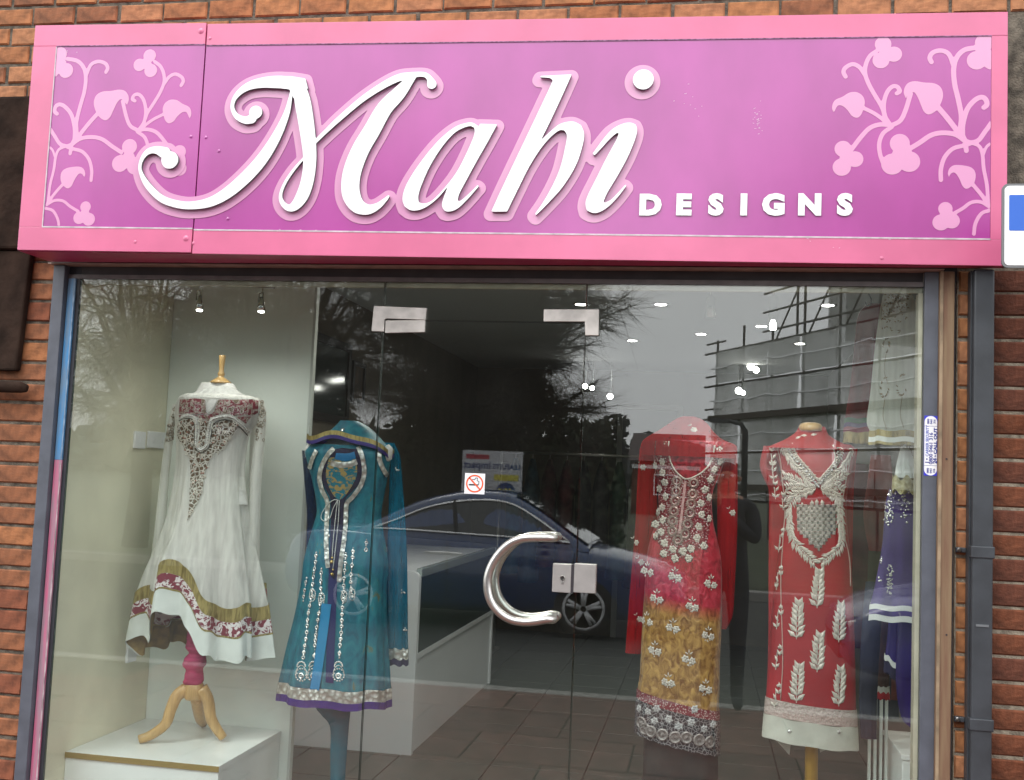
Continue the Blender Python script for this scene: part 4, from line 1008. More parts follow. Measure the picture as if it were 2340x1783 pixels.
def hemband(last, d0, d1, nm, m, par, off, wav=.004, seg=3, slope=0):
    G = []
    for i in range(seg + 1):
        d = d0 + (d1 - d0) * i / seg
        G.append([p + Vector((math.cos(2 * math.pi * k / (len(last) - 1)), math.sin(2 * math.pi * k / (len(last) - 1)) * .6, 0)) * (off + .06 * d) + Vector((0, 0, -d + wav * math.sin(7 * 2 * math.pi * k / (len(last) - 1)))) for k, p in enumerate(last)])
    grid(MB(), G).build(nm, m, par, True); return G
hemband(last, -.003, .040, 'sequin_band', M_SILVB, tg, .003); hemband(last, .0405, .068, 'violet_border', M_VIOLET, tg, .003)
b = MB(); patchpx(b, sT, [(768, 1026), (745, 1045), (735, 1085), (744, 1115), (757, 1145), (756, 1200), (756, 1260), (752, 1300), (758, 1318), (765, 1325), (770, 1310), (776, 1280), (783, 1220), (788, 1148), (800, 1128), (822, 1105), (829, 1075), (824, 1045), (815, 1026)], .003); b.build('navy_placket', M_NAVY, tg)
b = MB(); patchpx(b, sT, [(756, 1200), (754, 1260), (752, 1300), (748, 1420), (744, 1560), (762, 1562), (768, 1400), (773, 1300), (783, 1220)], .0024); b.build('violet_inset', mat('ink_satin', (.012, .014, .10), .5), tg)
b = MB(); patchpx(b, sT, [(754, 1045), (746, 1080), (752, 1110), (768, 1138), (782, 1140), (800, 1118), (816, 1085), (814, 1046)], .0046); b.build('brocade_front', M_BROC, tg)
b = MB(); patchpx(b, sT, strip([(757, 1058), (780, 1063), (800, 1061), (816, 1055)], 13), .006); b.build('sequin_trim', M_SILVB, tg)
b = MB(); patchpx(b, sT, strip([(768, 1042), (790, 1046), (812, 1040)], 15), .006); b.build('blue_band', mat('blue_band', (.008, .14, .33), .5), tg)
for P, w in (([(764, 1026), (750, 1040), (737, 1065), (732, 1092), (738, 1120), (750, 1147), (749, 1180), (747, 1230), (748, 1270), (751, 1298)], 10), ([(818, 1022), (828, 1045), (832, 1080), (824, 1110), (806, 1136), (793, 1152), (791, 1190), (788, 1225), (780, 1280), (775, 1330)], 10),
             ([(725, 1030), (716, 1048), (709, 1072)], 9), ([(866, 1018), (866, 1048), (874, 1072), (884, 1088)], 10)):
    b = MB(); patchpx(b, sT, strip([tuple(q) for q in catmull(P, 3)], w), .0055, 2.2); b.build('sequin_trim', M_SILVB, tg)
b = MB(); patchpx(b, sT, strip([tuple(q) for q in catmull([(748, 1380), (738, 1460), (726, 1540), (715, 1610)], 3)], 22), .007); b.build('blue_sash', mat('bright_blue', (.006, .20, .42), .5), tg)
b = MB()
for P in ([(775, 1143), (765, 1142), (752, 1152), (740, 1170), (737, 1185), (745, 1192), (756, 1184), (764, 1160), (773, 1144)], [(773, 1143), (768, 1190), (763, 1240), (761, 1272)], [(777, 1143), (775, 1190), (769, 1250), (763, 1300)]): tubepx(b, sT, P, .0034, .007)
b.build('neck_cord', mat('silver_cord', (.55, .56, .55), .4), tg, True)
b = MB()
for x, y, r in ((761, 1275, .005), (760, 1284, .008), (763, 1302, .005), (761, 1312, .007)): p, nn, ok = sT.hit(x, y); bead(b, p + nn * .007, nn, r, 8)
b.build('tassel_beads', mat('gold_bead', (.62, .46, .16), .25, metal=.7), tg)
CH = [[(258, 70), (250, 160), (235, 270), (228, 360), (205, 480), (197, 550), (188, 660), (176, 735), (165, 820)], [(295, 185), (290, 300), (290, 400), (262, 600), (252, 690), (248, 740), (243, 820)], [(465, 75), (460, 170), (452, 280), (450, 375), (440, 485), (437, 570), (432, 660), (423, 745), (420, 820)], [(518, 40), (512, 130), (500, 260), (505, 360)], [(190, 250), (172, 360), (165, 430)], [(610, -20), (605, 60)], [(345, -80), (330, 60)]]
for P in CH:
    P = [(640 + x * .3232, 1240 + y * .3232) for x, y in P]; Q = catmull(P, 4); e = MB(); d = 0; nx = 0
    for a, c in zip(Q[:-1], Q[1:]):
        L = math.hypot(*(c - a)); s = 0
        while s < L:
            x, y = a + (c - a) * s / L; p, nn, ok = sT.hit(x, y); p += nn * .0015
            if nx % 4 == 2: ring(e, p, nn, .0055, .0022, 9)
            else: bead(e, p, nn, rnd.choice((.003, .0042, .005)))
            nx += 1; s += rnd.uniform(4, 7)
    e.build('bead_chain', M_BEAD, tg)
for x, y in ((228, 375), (292, 400), (450, 385), (507, 370)):      # paisleys
    x, y = 640 + x * .3232, 1240 + y * .3232; e = MB()
    for k in range(9):
        a = -2.2 + k * .45; p, nn, ok = sT.hit(x + 7 * math.cos(a), y - 4 + 10 * math.sin(a)); bead(e, p, nn, .0038)
    tubepx(e, sT, [(x - 4, y - 10), (x - 6, y + 3), (x, y + 13), (x + 6, y + 8), (x + 7, y - 2)], .003); p, nn, ok = sT.hit(x, y); ring(e, p, nn, .005, .002, 9); e.build('paisley_motif', M_BEAD, tg)
for x, y in ((150, 930), (235, 930), (413, 930)):
    x, y = 640 + x * .3232, 1240 + y * .3232; e = MB(); p, nn, ok = sT.hit(x, y + 4); ring(e, p, nn, .009, .0028, 14); bead(e, p, nn, .004)
    for k in range(14):
        a = k * math.pi * 2 / 14; p, nn, ok = sT.hit(x + 13 * math.cos(a), y + 2 + 14 * math.sin(a)); bead(e, p, nn, .0042)
    for k in range(9):
        a = math.pi + k * math.pi / 8; p, nn, ok = sT.hit(x + 9 * math.cos(a), y - 18 + 10 * math.sin(a)); bead(e, p, nn, .0045)
    tubepx(e, sT, [(x - 12, y + 6), (x - 10, y - 10), (x, y - 20), (x + 11, y - 10), (x + 13, y + 6)], .0035)
    for k in range(8): p, nn, ok = sT.hit(x + rnd.uniform(-13, 13), y + rnd.uniform(-8, 14)); bead(e, p, nn, .0035)
    e.build('round_motif', M_BEAD, tg)
t = thing('teal_trousers', (at(775, 1650, Y2).x, Y2, .3), 'plain teal trouser leg hanging below the teal gown hem', 'trousers')
G = loft([(1560, 722, 800), (1610, 721, 799), (1632, 735, 798), (1660, 755, 796), (1720, 756, 792), (1783, 756, 788), (1870, 757, 785)], Y2, .95, 30, 4, lambda v, a: .03 * math.sin(5 * a + 3 * v)); grid(MB(), G).build('cloth', mat('dull_teal', (.012, .115, .16), .7, noise=.2, nscale=8), t, True)
t = thing('teal_shawl', (at(800, 1000, Y2).x, Y2, 1.6), 'teal shawl with gold and violet edge draped over the teal gown shoulders', 'shawl')
rowsS = [(962, 778, 818, 0), (972, 770, 838, 0), (988, 755, 858, .02), (1004, 735, 876, .06), (1014, 716, 890, .10), (1022, 703, 897, .13)]
fS = lambda v, a: .025 * v * math.sin(4 * a + 5 * v) + .012 * v * math.sin(9 * a)
GS = loft(rowsS, Y2, .62, 80, 5, fS, hem=lambda v, a: v ** 2 * (.040 * math.exp(-((a - 4.85) / .75) ** 2) + .006 * math.sin(6 * a))); hd = grid(MB(), GS); hd.build('hood_cloth', M_TEAL, t, True); sS = Surf(hd, Y2)
ls = GS[-1]
hemband(ls, -.018, -.0005, 'gold_edge', M_GOLD, t, .004, 0, 2); hemband(ls, 0, .014, 'violet_edge', M_VIOLET, t, .003, 0, 2)
p, nn, ok = sS.hit(783, 982); e = MB(); ring(e, p, nn, .006, .002, 10); e.build('sequin_flower', M_BEAD, t)
G = loft([(1012, 868, 900), (1040, 886, 912), (1080, 890, 916), (1230, 886, 926), (1350, 884, 928), (1482, 884, 929)], Y2 + .05, .55, 40, 5, lambda v, a: .10 * math.sin(5 * a + 1) * min(1, v * 3) + .04 * math.sin(11 * a))
grid(MB(), G).build('hanging_end', M_TEALN, t, True); hemband(G[-1], -.002, .038, 'sequin_band', M_SILVB, t, .002, .004); hemband(G[-1], .0385, .062, 'violet_border', mat('dark_violet', (.02, .012, .05), .6), t, .002, .004)
e = MB(); sE = Surf(grid(MB(), G), Y2)
for x, y in ((908, 1074), (921, 1352), (925, 1440)):
    for k in range(4): p, nn, ok = sE.hit(x + rnd.uniform(-4, 4), y + rnd.uniform(-4, 4)); bead(e, p, nn, .0045)
e.build('sequins', M_BEAD, t)
G = loft([(1030, 690, 712), (1080, 694, 716), (1180, 702, 724), (1250, 700, 716)], Y2 + .06, .6, 20, 4); grid(MB(), G).build('hanging_end', sheer('navy_net', (.01, .03, .09), .7, .3), t, True)

# ------------------------------------------------------------------ red and gold gown
Y3 = .75
mq3 = thing('mannequin', (at(1575, 1300, Y3).x, Y3, 0), 'mannequin on a metal base inside the red and gold gown', 'mannequin')
torso(mq3, Y3, 1567, 1014, 1225, 100, mat('red_jersey', (.45, .02, .03), .7))
xx = at(1555, 1700, Y3).x
MB().tube([(xx, Y3, .02), (at(1570, 1200, Y3).x, Y3, 1.2)], .018, 12).build('pole', M_STEEL, mq3, True); MB().lathe((xx, Y3, 0), [(.17, 0), (.17, .008), (.03, .022), (.02, .03)], 24).build('base', M_STEEL, mq3, True)
rg = thing('red_gold_gown', (at(1570, 1300, Y3).x, Y3, 1.1), 'long crinkled gown dyed from crimson to gold with black and silver lace hem', 'gown')
m = ramp_mat('dip_dyed_silk', 'noise', [(.3, (.28, .008, .018)), (.55, (.50, .018, .040)), (.75, (.64, .06, .10))], .32, 0, .9, 40, (1, 1, .7))
t_ = m.node_tree; b_ = t_.nodes['Principled BSDF']; col_red = b_.inputs['Base Color'].links[0].from_socket
nz_ = [x for x in t_.nodes if x.type == 'TEX_NOISE'][0]; rp2 = t_.nodes.new('ShaderNodeValToRGB'); rp2.color_ramp.elements[0].position = .35; rp2.color_ramp.elements[1].position = .68
rp2.color_ramp.elements[0].color = (.22, .085, .012, 1); rp2.color_ramp.elements[1].color = (.58, .33, .09, 1)
sx = t_.nodes.new('ShaderNodeSeparateXYZ'); ge = t_.nodes.new('ShaderNodeNewGeometry'); ma = t_.nodes.new('ShaderNodeMath'); ma.operation = 'MULTIPLY_ADD'; mrg = t_.nodes.new('ShaderNodeMapRange')
t_.links.new(ge.outputs['Position'], sx.inputs[0]); t_.links.new(sx.outputs['X'], ma.inputs[0]); ma.inputs[1].default_value = .14; t_.links.new(sx.outputs['Z'], ma.inputs[2])
zmid = at(1556, 1394, Y3 - .1); ref = zmid.z + .14 * zmid.x
ad = t_.nodes.new('ShaderNodeMath'); ad.operation = 'MULTIPLY_ADD'; ad.inputs[1].default_value = .035; t_.links.new(nz_.outputs['Fac'], ad.inputs[0]); t_.links.new(ma.outputs[0], ad.inputs[2])
mrg.inputs['From Min'].default_value = ref - .012; mrg.inputs['From Max'].default_value = ref + .05
t_.links.new(ad.outputs[0], mrg.inputs['Value']); mxx = t_.nodes.new('ShaderNodeMix'); mxx.data_type = 'RGBA'
t_.links.new(mrg.outputs[0], mxx.inputs['Factor']); t_.links.new(nz_.outputs['Fac'], rp2.inputs[0]); t_.links.new(rp2.outputs[0], mxx.inputs['A']); t_.links.new(col_red, mxx.inputs['B']); t_.links.new(mxx.outputs['Result'], b_.inputs['Base Color'])
b_.inputs['Sheen Weight'].default_value = .15
rows3 = [(1008, 1492, 1668), (1022, 1487, 1670), (1050, 1493, 1655), (1080, 1497, 1645), (1125, 1504, 1628), (1180, 1503, 1628), (1230, 1488, 1638), (1280, 1478, 1648), (1402, 1470, 1649), (1500, 1465, 1645), (1560, 1461, 1644), (1602, 1456, 1643)]
f3 = lambda v, a: .010 * math.sin(9 * a + 6 * v) * v + .006 * math.sin(21 * a + 30 * v)
G3 = loft(rows3, Y3, .52, 110, 6, f3, hem=lambda v, a: -.030 * max(0, (v - .7) / .3) * (math.cos(a) + .1))
g3 = grid(MB(), G3); g3.build('silk_cloth', m, rg, True)
l3 = G3[-1]
def hb3(d0, d1, nm, mm, off, seg=3, scal=0):
    G = []
    for i in range(seg + 1):
        v = i / seg; d = d0 + (d1 - d0) * v
        G.append([p + Vector((math.cos(2 * math.pi * k / 110), math.sin(2 * math.pi * k / 110) * .5, 0)) * (off + .03 * d) + Vector((0, 0, -d - scal * v * abs(math.sin(2 * math.pi * k / 110 * 9)))) for k, p in enumerate(l3)])
    o = MB(); grid(o, G); q = o.build(nm, mm, rg, True); return o
hb3(-.010, .026, 'dotted_border', ramp_mat('dotted_border', 'voronoi', [(.28, (.62, .50, .47)), (.42, (.20, .015, .03))], .5, 0, .3, 150), .003)
lace = hb3(.0265, .155, 'lace_hem', ramp_mat('lace_hem', 'edge', [(.03, (.34, .34, .35)), (.07, (.015, .020, .028)), (.5, (.015, .020, .028))], .5, 0, .5, 74), .004, 6, .006)
full3 = MB(); grid(full3, G3); full3.add(lace.v, lace.f); s3 = Surf(full3, Y3)
z3 = lambda x, y: (1420 + x * .25, 930 + y * .25)
w3 = lambda x, y: (1420 + x * .3037, 1250 + y * .3037)
b = MB(); patchpx(b, s3, [z3(*q) for q in ((435, 330), (435, 420), (455, 510), (500, 590), (560, 645), (595, 655), (650, 640), (730, 600), (790, 540), (830, 460), (850, 350), (760, 322), (640, 315), (530, 318))], .001); b.build('neck_lining', ramp_mat('crimson_crinkle', 'noise', [(.35, (.10, .004, .010)), (.6, (.44, .03, .05))], .4, 0, .5, 34), rg)
b = MB(); tubepx(b, s3, [z3(*q) for q in ((437, 318), (434, 370), (437, 430), (455, 510), (500, 590), (560, 645), (595, 658), (650, 645), (730, 600), (790, 540), (830, 460), (850, 350))], .0062, .003, 8); b.build('neck_piping', M_THREAD, rg, True)
b = MB(); patchpx(b, s3, strip([z3(585, 680), z3(560, 900), (z3(530, 1165))], 5.5), .003, 2, 0); b.build('placket', mat('pink_placket', (.62, .36, .35), .5, noise=.2, nscale=60), rg)
for x, y in ((510, 675), (503, 768), (492, 858), (480, 950), (468, 1040), (468, 1135), (517, 1215), (658, 693), (648, 795), (635, 885), (625, 970), (605, 1070), (580, 1160)):
    e = MB(); p, nn, ok = s3.hit(*z3(x, y)); ring(e, p, nn, .0150, .0046, 18); bead(e, p + nn * .001, nn, .006, 8)
    for k in range(16): a = k * math.pi / 8; tt = nn.orthogonal(); ss = nn.cross(tt); bead(e, p + nn * .004 + (tt * math.cos(a) + ss * math.sin(a)) * .0150, nn, .0026, 5)
    e.build('ring_motif', mat('rose_silver', (.44, .31, .28), .35, metal=.3, noise=.3, nscale=120), rg)
for i, (x, y) in enumerate(((310, 345), (400, 340), (350, 420), (375, 500), (312, 535), (375, 600), (395, 690), (350, 750), (405, 820), (375, 920), (340, 960), (380, 1035), (310, 1070), (365, 1140), (315, 1180), (395, 1245), (385, 1340), (470, 1300), (490, 1385), (560, 1320), (635, 1295), (615, 1385), (690, 1195), (755, 1270), (705, 1095), (730, 985), (800, 1020), (725, 880), (800, 830), (765, 755), (810, 660), (850, 570), (900, 500), (895, 395), (970, 430))):
    e = MB(); flower(e, s3, *z3(x, y), .0175, i); o = e.build('embroidered_flower', M_THREAD, rg); p, nn, ok = s3.hit(*z3(x, y)); e = MB(); disc(e, p, nn, .0165, 12, .0012); tt = nn.orthogonal(); ss = nn.cross(tt); [bead(e, p + (tt * math.cos(a) + ss * math.sin(a)) * .0175, nn, .0022, 5) for a in np.arange(0, 6.28, .7)]; e.build('flower_ground', mat('dark_couching', (.07, .03, .03), .6), o)
YK = [z3(*q) for q in ((300, 330), (430, 330), (440, 470), (500, 590), (590, 660), (700, 630), (790, 540), (850, 360), (980, 420), (900, 560), (820, 760), (820, 1000), (780, 1260), (640, 1330), (500, 1400), (390, 1340), (310, 1180), (340, 1000), (350, 800), (310, 600))]
b = MB(); patchpx(b, s3, YK, .0016, 2.6, 0); b.build('bead_ground', ramp_mat('bead_ground', 'voronoi', [(.20, (.66, .58, .56)), (.34, (.34, .06, .07)), (.55, (.20, .010, .022))], .4, .1, .5, 120), rg)
e = MB(); c = 0
while c < 700:
    x, y = rnd.uniform(1490, 1670), rnd.uniform(1008, 1285)
    if inpoly(YK, x, y): p, nn, ok = s3.hit(x, y); c += 1; bead(e, p, nn, rnd.uniform(.0014, .0026), 5)
e.build('seed_beads', M_BEAD, rg, kind='stuff')
for i, (x, y) in enumerate(((400, 205), (670, 260), (265, 370), (530, 430), (385, 590), (650, 650), (250, 760), (505, 830), (350, 1000), (630, 1050), (195, 165), (190, 540))):
    x, y = w3(x, y); e = MB(); flower(e, s3, x - 7, y + 4, .0165, i); flower(e, s3, x + 8, y + 9, .0165, i + 1)
    for dx, dy, ux, uy in ((1, -8, 0, -1), (0, -6, -.8, -.6), (2, -6, .8, -.6)): leaf(e, s3.frame(x + dx, y + dy, ux, uy), .018, .0065)
    for k in range(4): p, nn, ok = s3.hit(x + rnd.uniform(-6, 6), y + 14 + rnd.uniform(-2, 6)); bead(e, p, nn, .003)
    e.build('rose_sprig', M_THREAD, rg)
for i, (x, y) in enumerate(((365, 1190), (550, 1220), (265, 1215), (205, 1150), (455, 1250), (635, 1280), (355, 1295), (525, 1320), (250, 1310), (200, 1240), (690, 1335), (620, 1370), (430, 1350), (135, 1215))):
    e = MB(); flower(e, s3, *w3(x, y), .017, i); e.build('lace_flower', mat('silver_lace', (.56, .56, .57), .45, noise=.3, nscale=90), rg)
for x, y in ((225, 1385), (310, 1408), (405, 1428), (490, 1430), (583, 1448), (665, 1462), (155, 1320), (180, 1365)):
    e = MB(); p, nn, ok = s3.hit(*w3(x, y - 22)); p = p + Vector((0, -.004, -.012)); ring(e, p, nn, .019, .005, 18); disc(e, p, nn, .018); bead(e, p + nn * .002, nn, .008, 8)
    for k in range(8): a = k * math.pi / 4; tt = nn.orthogonal(); ss = nn.cross(tt); bead(e, p + nn * .001 + (tt * math.cos(a) + ss * math.sin(a)) * .012, nn, .0024, 5)
    e.build('lace_medallion', mat('grey_medallion', (.33, .30, .29), .4, metal=.3, noise=.4, nscale=100), rg)
t = thing('dark_trousers', (at(1550, 1700, Y3).x, Y3, .3), 'dark grey green trousers hanging below the lace hem of the red and gold gown', 'trousers')
G = loft([(1600, 1478, 1632), (1650, 1474, 1636), (1700, 1470, 1637), (1783, 1466, 1637), (1880, 1462, 1637)], Y3 + .01, .4, 40, 3, lambda v, a: .04 * math.sin(7 * a + 2 * v)); grid(MB(), G).build('cloth', mat('charcoal_cloth', (.022, .028, .026), .8, noise=.3, nscale=10), t, True)
hemband(G[-2], -.03, 0, 'pale_cuff', mat('cuff_grey', (.35, .40, .39), .6), t, .004)
t = thing('red_shawl', (at(1575, 1100, Y3).x, Y3, 1.5), 'sheer red shawl over the shoulders of the red and gold gown', 'shawl')
M_REDNET = sheer('red_net', (.46, .012, .016), .86, .35, 50)
G = loft([(952, 1560, 1586), (957, 1547, 1602), (968, 1530, 1617), (985, 1505, 1630), (1002, 1478, 1650), (1016, 1466, 1682), (1045, 1462, 1683)], Y3 + .02, .55, 60, 5, lambda v, a: .02 * math.sin(5 * a + 4 * v) * v); hd = grid(MB(), G); hd.build('hood_cloth', M_REDNET, t, True); sH = Surf(hd, Y3)
G = loft([(1025, 1462, 1500), (1100, 1457, 1500), (1205, 1452, 1500), (1350, 1440, 1488), (1430, 1434, 1478), (1493, 1429, 1466)], Y3 + .07, .5, 30, 4, lambda v, a: .06 * math.sin(5 * a)); hl = grid(MB(), G); hl.build('hanging_end', M_REDNET, t, True); sL = Surf(hl, Y3)
G = loft([(1025, 1640, 1684), (1100, 1640, 1685), (1225, 1640, 1684), (1350, 1642, 1678), (1405, 1644, 1674), (1438, 1646, 1660)], Y3 + .07, .5, 30, 4, lambda v, a: .06 * math.sin(5 * a)); hr = grid(MB(), G); hr.build('hanging_end', M_REDNET, t, True); sR_ = Surf(hr, Y3)
for sf_, x, y in ((sH, 1586, 983), (sR_, 1674, 1172), (sL, 1455, 1240), (sL, 1466, 1285), (sL, 1462, 1415), (sL, 1470, 1068)):
    e = MB(); flower(e, sf_, x, y, .014); leaf(e, sf_.frame(x - 8, y - 9, -1, -.4), .012, .005); leaf(e, sf_.frame(x - 8, y - 9, .3, -1), .012, .005); e.build('rose_sprig', M_THREAD, t)

# ------------------------------------------------------------------ red gown with leaf embroidery
Y4 = .75
mq4 = thing('mannequin', (at(1857, 1300, Y4).x, Y4, 0), 'wooden pole mannequin inside the leaf embroidered red gown at the right', 'mannequin')
torso(mq4, Y4, 1858, 975, 1225, 125, mat('red_jersey', (.45, .02, .03), .7))
c = at(1853, 965, Y4); MB().lathe((c.x, Y4, at(1853, 985, Y4).z), [(.046, 0), (.045, .018), (.038, .028), (.02, .033)], 20).build('neck_cap', M_WOOD, mq4, True)
xx = at(1857, 1720, Y4).x; MB().tube([(xx, Y4, .03), (xx - .01, Y4, 1.2)], .0245, 16).build('pole', mat('yellow_wood', (.50, .29, .05), .4, noise=.12, nscale=8, stretch=(8, 8, 1)), mq4, True); MB().lathe((xx, Y4, 0), [(.18, 0), (.18, .02), (.05, .04), (.03, .06)], 24).build('base', M_WOOD, mq4, True)
lg = thing('red_leaf_gown', (at(1855, 1300, Y4).x, Y4, 1.1), 'long red gown with ivory leaf embroidery and cream satin hem', 'gown')
M_RED = mat('red_crepe', (.40, .006, .014), .55, noise=.12, nscale=9, bump=.08, bscale=200)
M_CREAM = mat('cream_satin', (.62, .63, .56), .5, noise=.15, nscale=10, bump=.2, bscale=25)
rows4 = [(1014, 1780, 1945), (1024, 1766, 1954), (1045, 1772, 1950), (1075, 1782, 1944), (1120, 1790, 1936), (1170, 1793, 1934), (1220, 1787, 1938), (1290, 1776, 1945), (1400, 1764, 1950), (1500, 1756, 1953), (1606, 1749, 1955)]
f4 = lambda v, a: .006 * math.sin(7 * a + 2 * v) * v
G4 = loft(rows4, Y4, .5, 110, 6, f4, hem=lambda v, a: -.012 * v * math.cos(a)); g4 = grid(MB(), G4); g4.build('crepe_cloth', M_RED, lg, True)
l4 = G4[-1]
Gm = hemband(l4, -.002, .060, 'ring_border', ramp_mat('ring_border', 'voronoi', [(.30, (.60, .52, .47)), (.38, (.36, .22, .20)), (.46, (.55, .43, .40))], .5, 0, .5, 95), lg, .003, 0)
Gc = hemband(list(Gm[-1]), .0005, .088, 'satin_hem', M_CREAM, lg, .001, .002)
full4 = MB(); grid(full4, G4); grid(full4, Gm); grid(full4, Gc); s4 = Surf(full4, Y4)
b = MB(); q0, q1, q2, q3 = at(1766, 1684, Y4 + .12), at(1804, 1726, Y4 + .1), at(1808, 1690, Y4 + .12), at(1874, 1720, Y4 + .1)
for P in ((q0, q1, q2), (at(1870, 1690, Y4 + .12), q3, at(1940, 1690, Y4 + .12))): b.add(list(P) + [p + Vector((0, .004, 0)) for p in P], [(0, 1, 2), (5, 4, 3), (0, 3, 4, 1), (1, 4, 5, 2), (2, 5, 3, 0)])
b.build('folded_facing', M_CREAM, lg)
z4 = lambda x, y: (1700 + x * .25, 930 + y * .25)
b = MB(); patchpx(b, s4, [z4(*q) for q in ((445, 345), (480, 420), (560, 540), (640, 640), (683, 690), (720, 630), (790, 550), (832, 470), (815, 355), (720, 340), (560, 338))], .001); b.build('neck_lining', mat('rose_jersey', (.46, .055, .06), .6, noise=.1, nscale=9), lg)  # lighter red: a reflection inside the neck put into the colour
b = MB(); tubepx(b, s4, [z4(*q) for q in ((443, 338), (475, 420), (540, 510), (620, 600), (683, 686))], .006, .003); tubepx(b, s4, [z4(*q) for q in ((683, 686), (720, 625), (790, 545), (832, 470), (812, 352))], .006, .003); b.build('neck_piping', M_THREAD, lg, True)
for P in ([(295, 340), (325, 440), (345, 560), (350, 680), (375, 860), (378, 1000), (365, 1150), (355, 1300), (343, 1480), (340, 1680)], [(985, 390), (960, 520), (925, 700), (900, 850), (895, 1000), (915, 1180), (955, 1350), (968, 1500), (970, 1640)]):
    b = MB(); tubepx(b, s4, [z4(*q) for q in P] + ([z3_ for z3_ in ((1788, 1450), (1789, 1520), (1784, 1600))] if P[0][0] == 295 else []), .0042, .002, 5); b.build('seam_cord', mat('pink_cord', (.62, .42, .38), .5), lg, True)
def garland(P, L, Wd, gap, nm='leaf_garland', spread=.75, double=True):
    Q = catmull(P, 8); d = 0; nxt = 0; e = MB(); side = 1
    for a, c in zip(Q[:-1], Q[1:]):
        seg = math.hypot(*(c - a))
        if seg < 1e-6: continue
        u = (c - a) / seg; s = nxt - d
        while s < seg:
            x, y = a + u * s
            for sd_ in ((1, -1) if double else (side,)):
                ang = math.atan2(u[1], u[0]) + sd_ * (spread + rnd.uniform(-.18, .18)); leaf(e, s4.frame(x, y, math.cos(ang), math.sin(ang)), L * rnd.uniform(1.0, 1.4), Wd * rnd.uniform(1.0, 1.3), .0045)
            side = -side; nxt += gap; s = nxt - d
        d += seg
    tubepx(e, s4, P, .0032, .002, 5); e.build(nm, M_THREAD, lg)
g4_ = lambda *q: [z4(x, y) for x, y in q]
garland(g4_((340, 350), (390, 430), (440, 510), (530, 600), (610, 690)), .022, .0085, 5.2)
garland(g4_((410, 360), (460, 440), (540, 540), (650, 660)), .018, .008, 6.5)
garland(g4_((980, 380), (950, 470), (890, 560), (800, 640), (720, 700)), .022, .0085, 5.2)
garland(g4_((880, 370), (870, 460), (810, 560), (710, 670)), .018, .008, 6.5)
garland(g4_((600, 720), (520, 690), (440, 650), (370, 635)), .022, .0085, 5.5)
garland(g4_((740, 720), (820, 690), (880, 650), (940, 600)), .022, .0085, 5.5)
garland(g4_((660, 740), (560, 735), (460, 730), (380, 735)), .022, .009, 5.5)
garland(g4_((700, 740), (790, 740), (860, 735), (910, 750)), .022, .009, 5.5)
garland(g4_((640, 750), (540, 790), (440, 800), (385, 830)), .022, .009, 5.5)
garland(g4_((720, 750), (800, 790), (860, 820), (890, 860)), .022, .009, 5.5)
garland(g4_((480, 790), (440, 860), (410, 930), (420, 1040), (430, 1140), (460, 1230), (540, 1320), (640, 1420)), .026, .0095, 6.2)
garland(g4_((830, 780), (860, 860), (875, 950), (880, 1060), (890, 1160), (880, 1260), (800, 1350), (710, 1420)), .026, .0095, 6.2)
for x, y in ((530, 900), (620, 880), (665, 870), (710, 875), (790, 830), (510, 850), (565, 700), (790, 690), (560, 810)): e = MB(); leaf(e, s4.frame(*z4(x, y - 30), rnd.uniform(-.2, .2), 1), .028, .016, .005); e.build('petal', M_THREAD, lg)
e = MB()
for P in (((400, 360), (440, 440), (520, 530), (600, 620), (650, 690), (680, 730)), ((850, 380), (860, 470), (800, 580), (740, 640), (700, 700))):
    for x, y in catmull(P, 3): p, nn, ok = s4.hit(*z4(x, y)); bead(e, p + nn * .004, nn, .0062, 7)
e.build('crystals', M_BEAD, lg)
# woven shield of square sequins
e = MB(); rowsQ = [(905 + 31 * k) for k in range(14)]
for i, y in enumerate(rowsQ):
    half = 178 if i < 8 else 178 - (i - 7) * 27; xc = 665 + (i * 1.0)
    for j in range(-7, 8):
        x = xc + j * 25 + (6 if i % 2 else 0)
        if abs(x - xc) > half: continue
        p, nn, tt, ss = s4.frame(*z4(x, y), 1, 0); w, h = .0058, .0062; u = rnd.uniform(.0015, .004)
        e.add([p - tt * w - ss * h, p + tt * w - ss * h, p + tt * w + ss * h, p - tt * w + ss * h, p + nn * u - tt * w * .6 - ss * h * .6, p + nn * u + tt * w * .6 - ss * h * .6, p + nn * (u + .001) + tt * w * .6 + ss * h * .6, p + nn * (u + .0015) - tt * w * .6 + ss * h * .6],
              [(4, 5, 6, 7), (0, 1, 5, 4), (1, 2, 6, 5), (2, 3, 7, 6), (3, 0, 4, 7)], (i + j) % 2)
e.build('sequin_shield', [mat('pale_sequin', (.78, .70, .67), .3, metal=.35, noise=.3, nscale=120), M_SILV], lg)
def sprig(x, y, h=88, w=26, nl=7, dx=0, half=None):
    e = MB(); base = (x - dx, y + h / 2)
    for k in range(nl):
        f = k / (nl - 1); py = y + h / 2 - h * .80 * f; px = x - dx + (dx * 2 + 6) * f
        for sd_ in (-1, 1):
            if half and sd_ != half and k % 2: continue
            ang = -math.pi / 2 + sd_ * (.80 - .35 * f) + rnd.uniform(-.12, .12); leaf(e, s4.frame(px, py, math.cos(ang), math.sin(ang)), (.047 - .010 * abs(f - .4)) * max(.55, h / 88), .0195 * max(.55, h / 88), .0055)
    leaf(e, s4.frame(x + 3, y - h * .32, .25, -1), .026 * max(.6, h / 88), .012, .005); tubepx(e, s4, [(base[0], base[1] + 4), (x, y - h * .2)], .0035, .002, 5, 2); e.build('leaf_sprig', M_THREAD, lg)
for x, y in ((1867, 1342), (1820, 1413), (1916, 1420), (1867, 1488), (1820, 1558), (1916, 1566)): sprig(x, y)
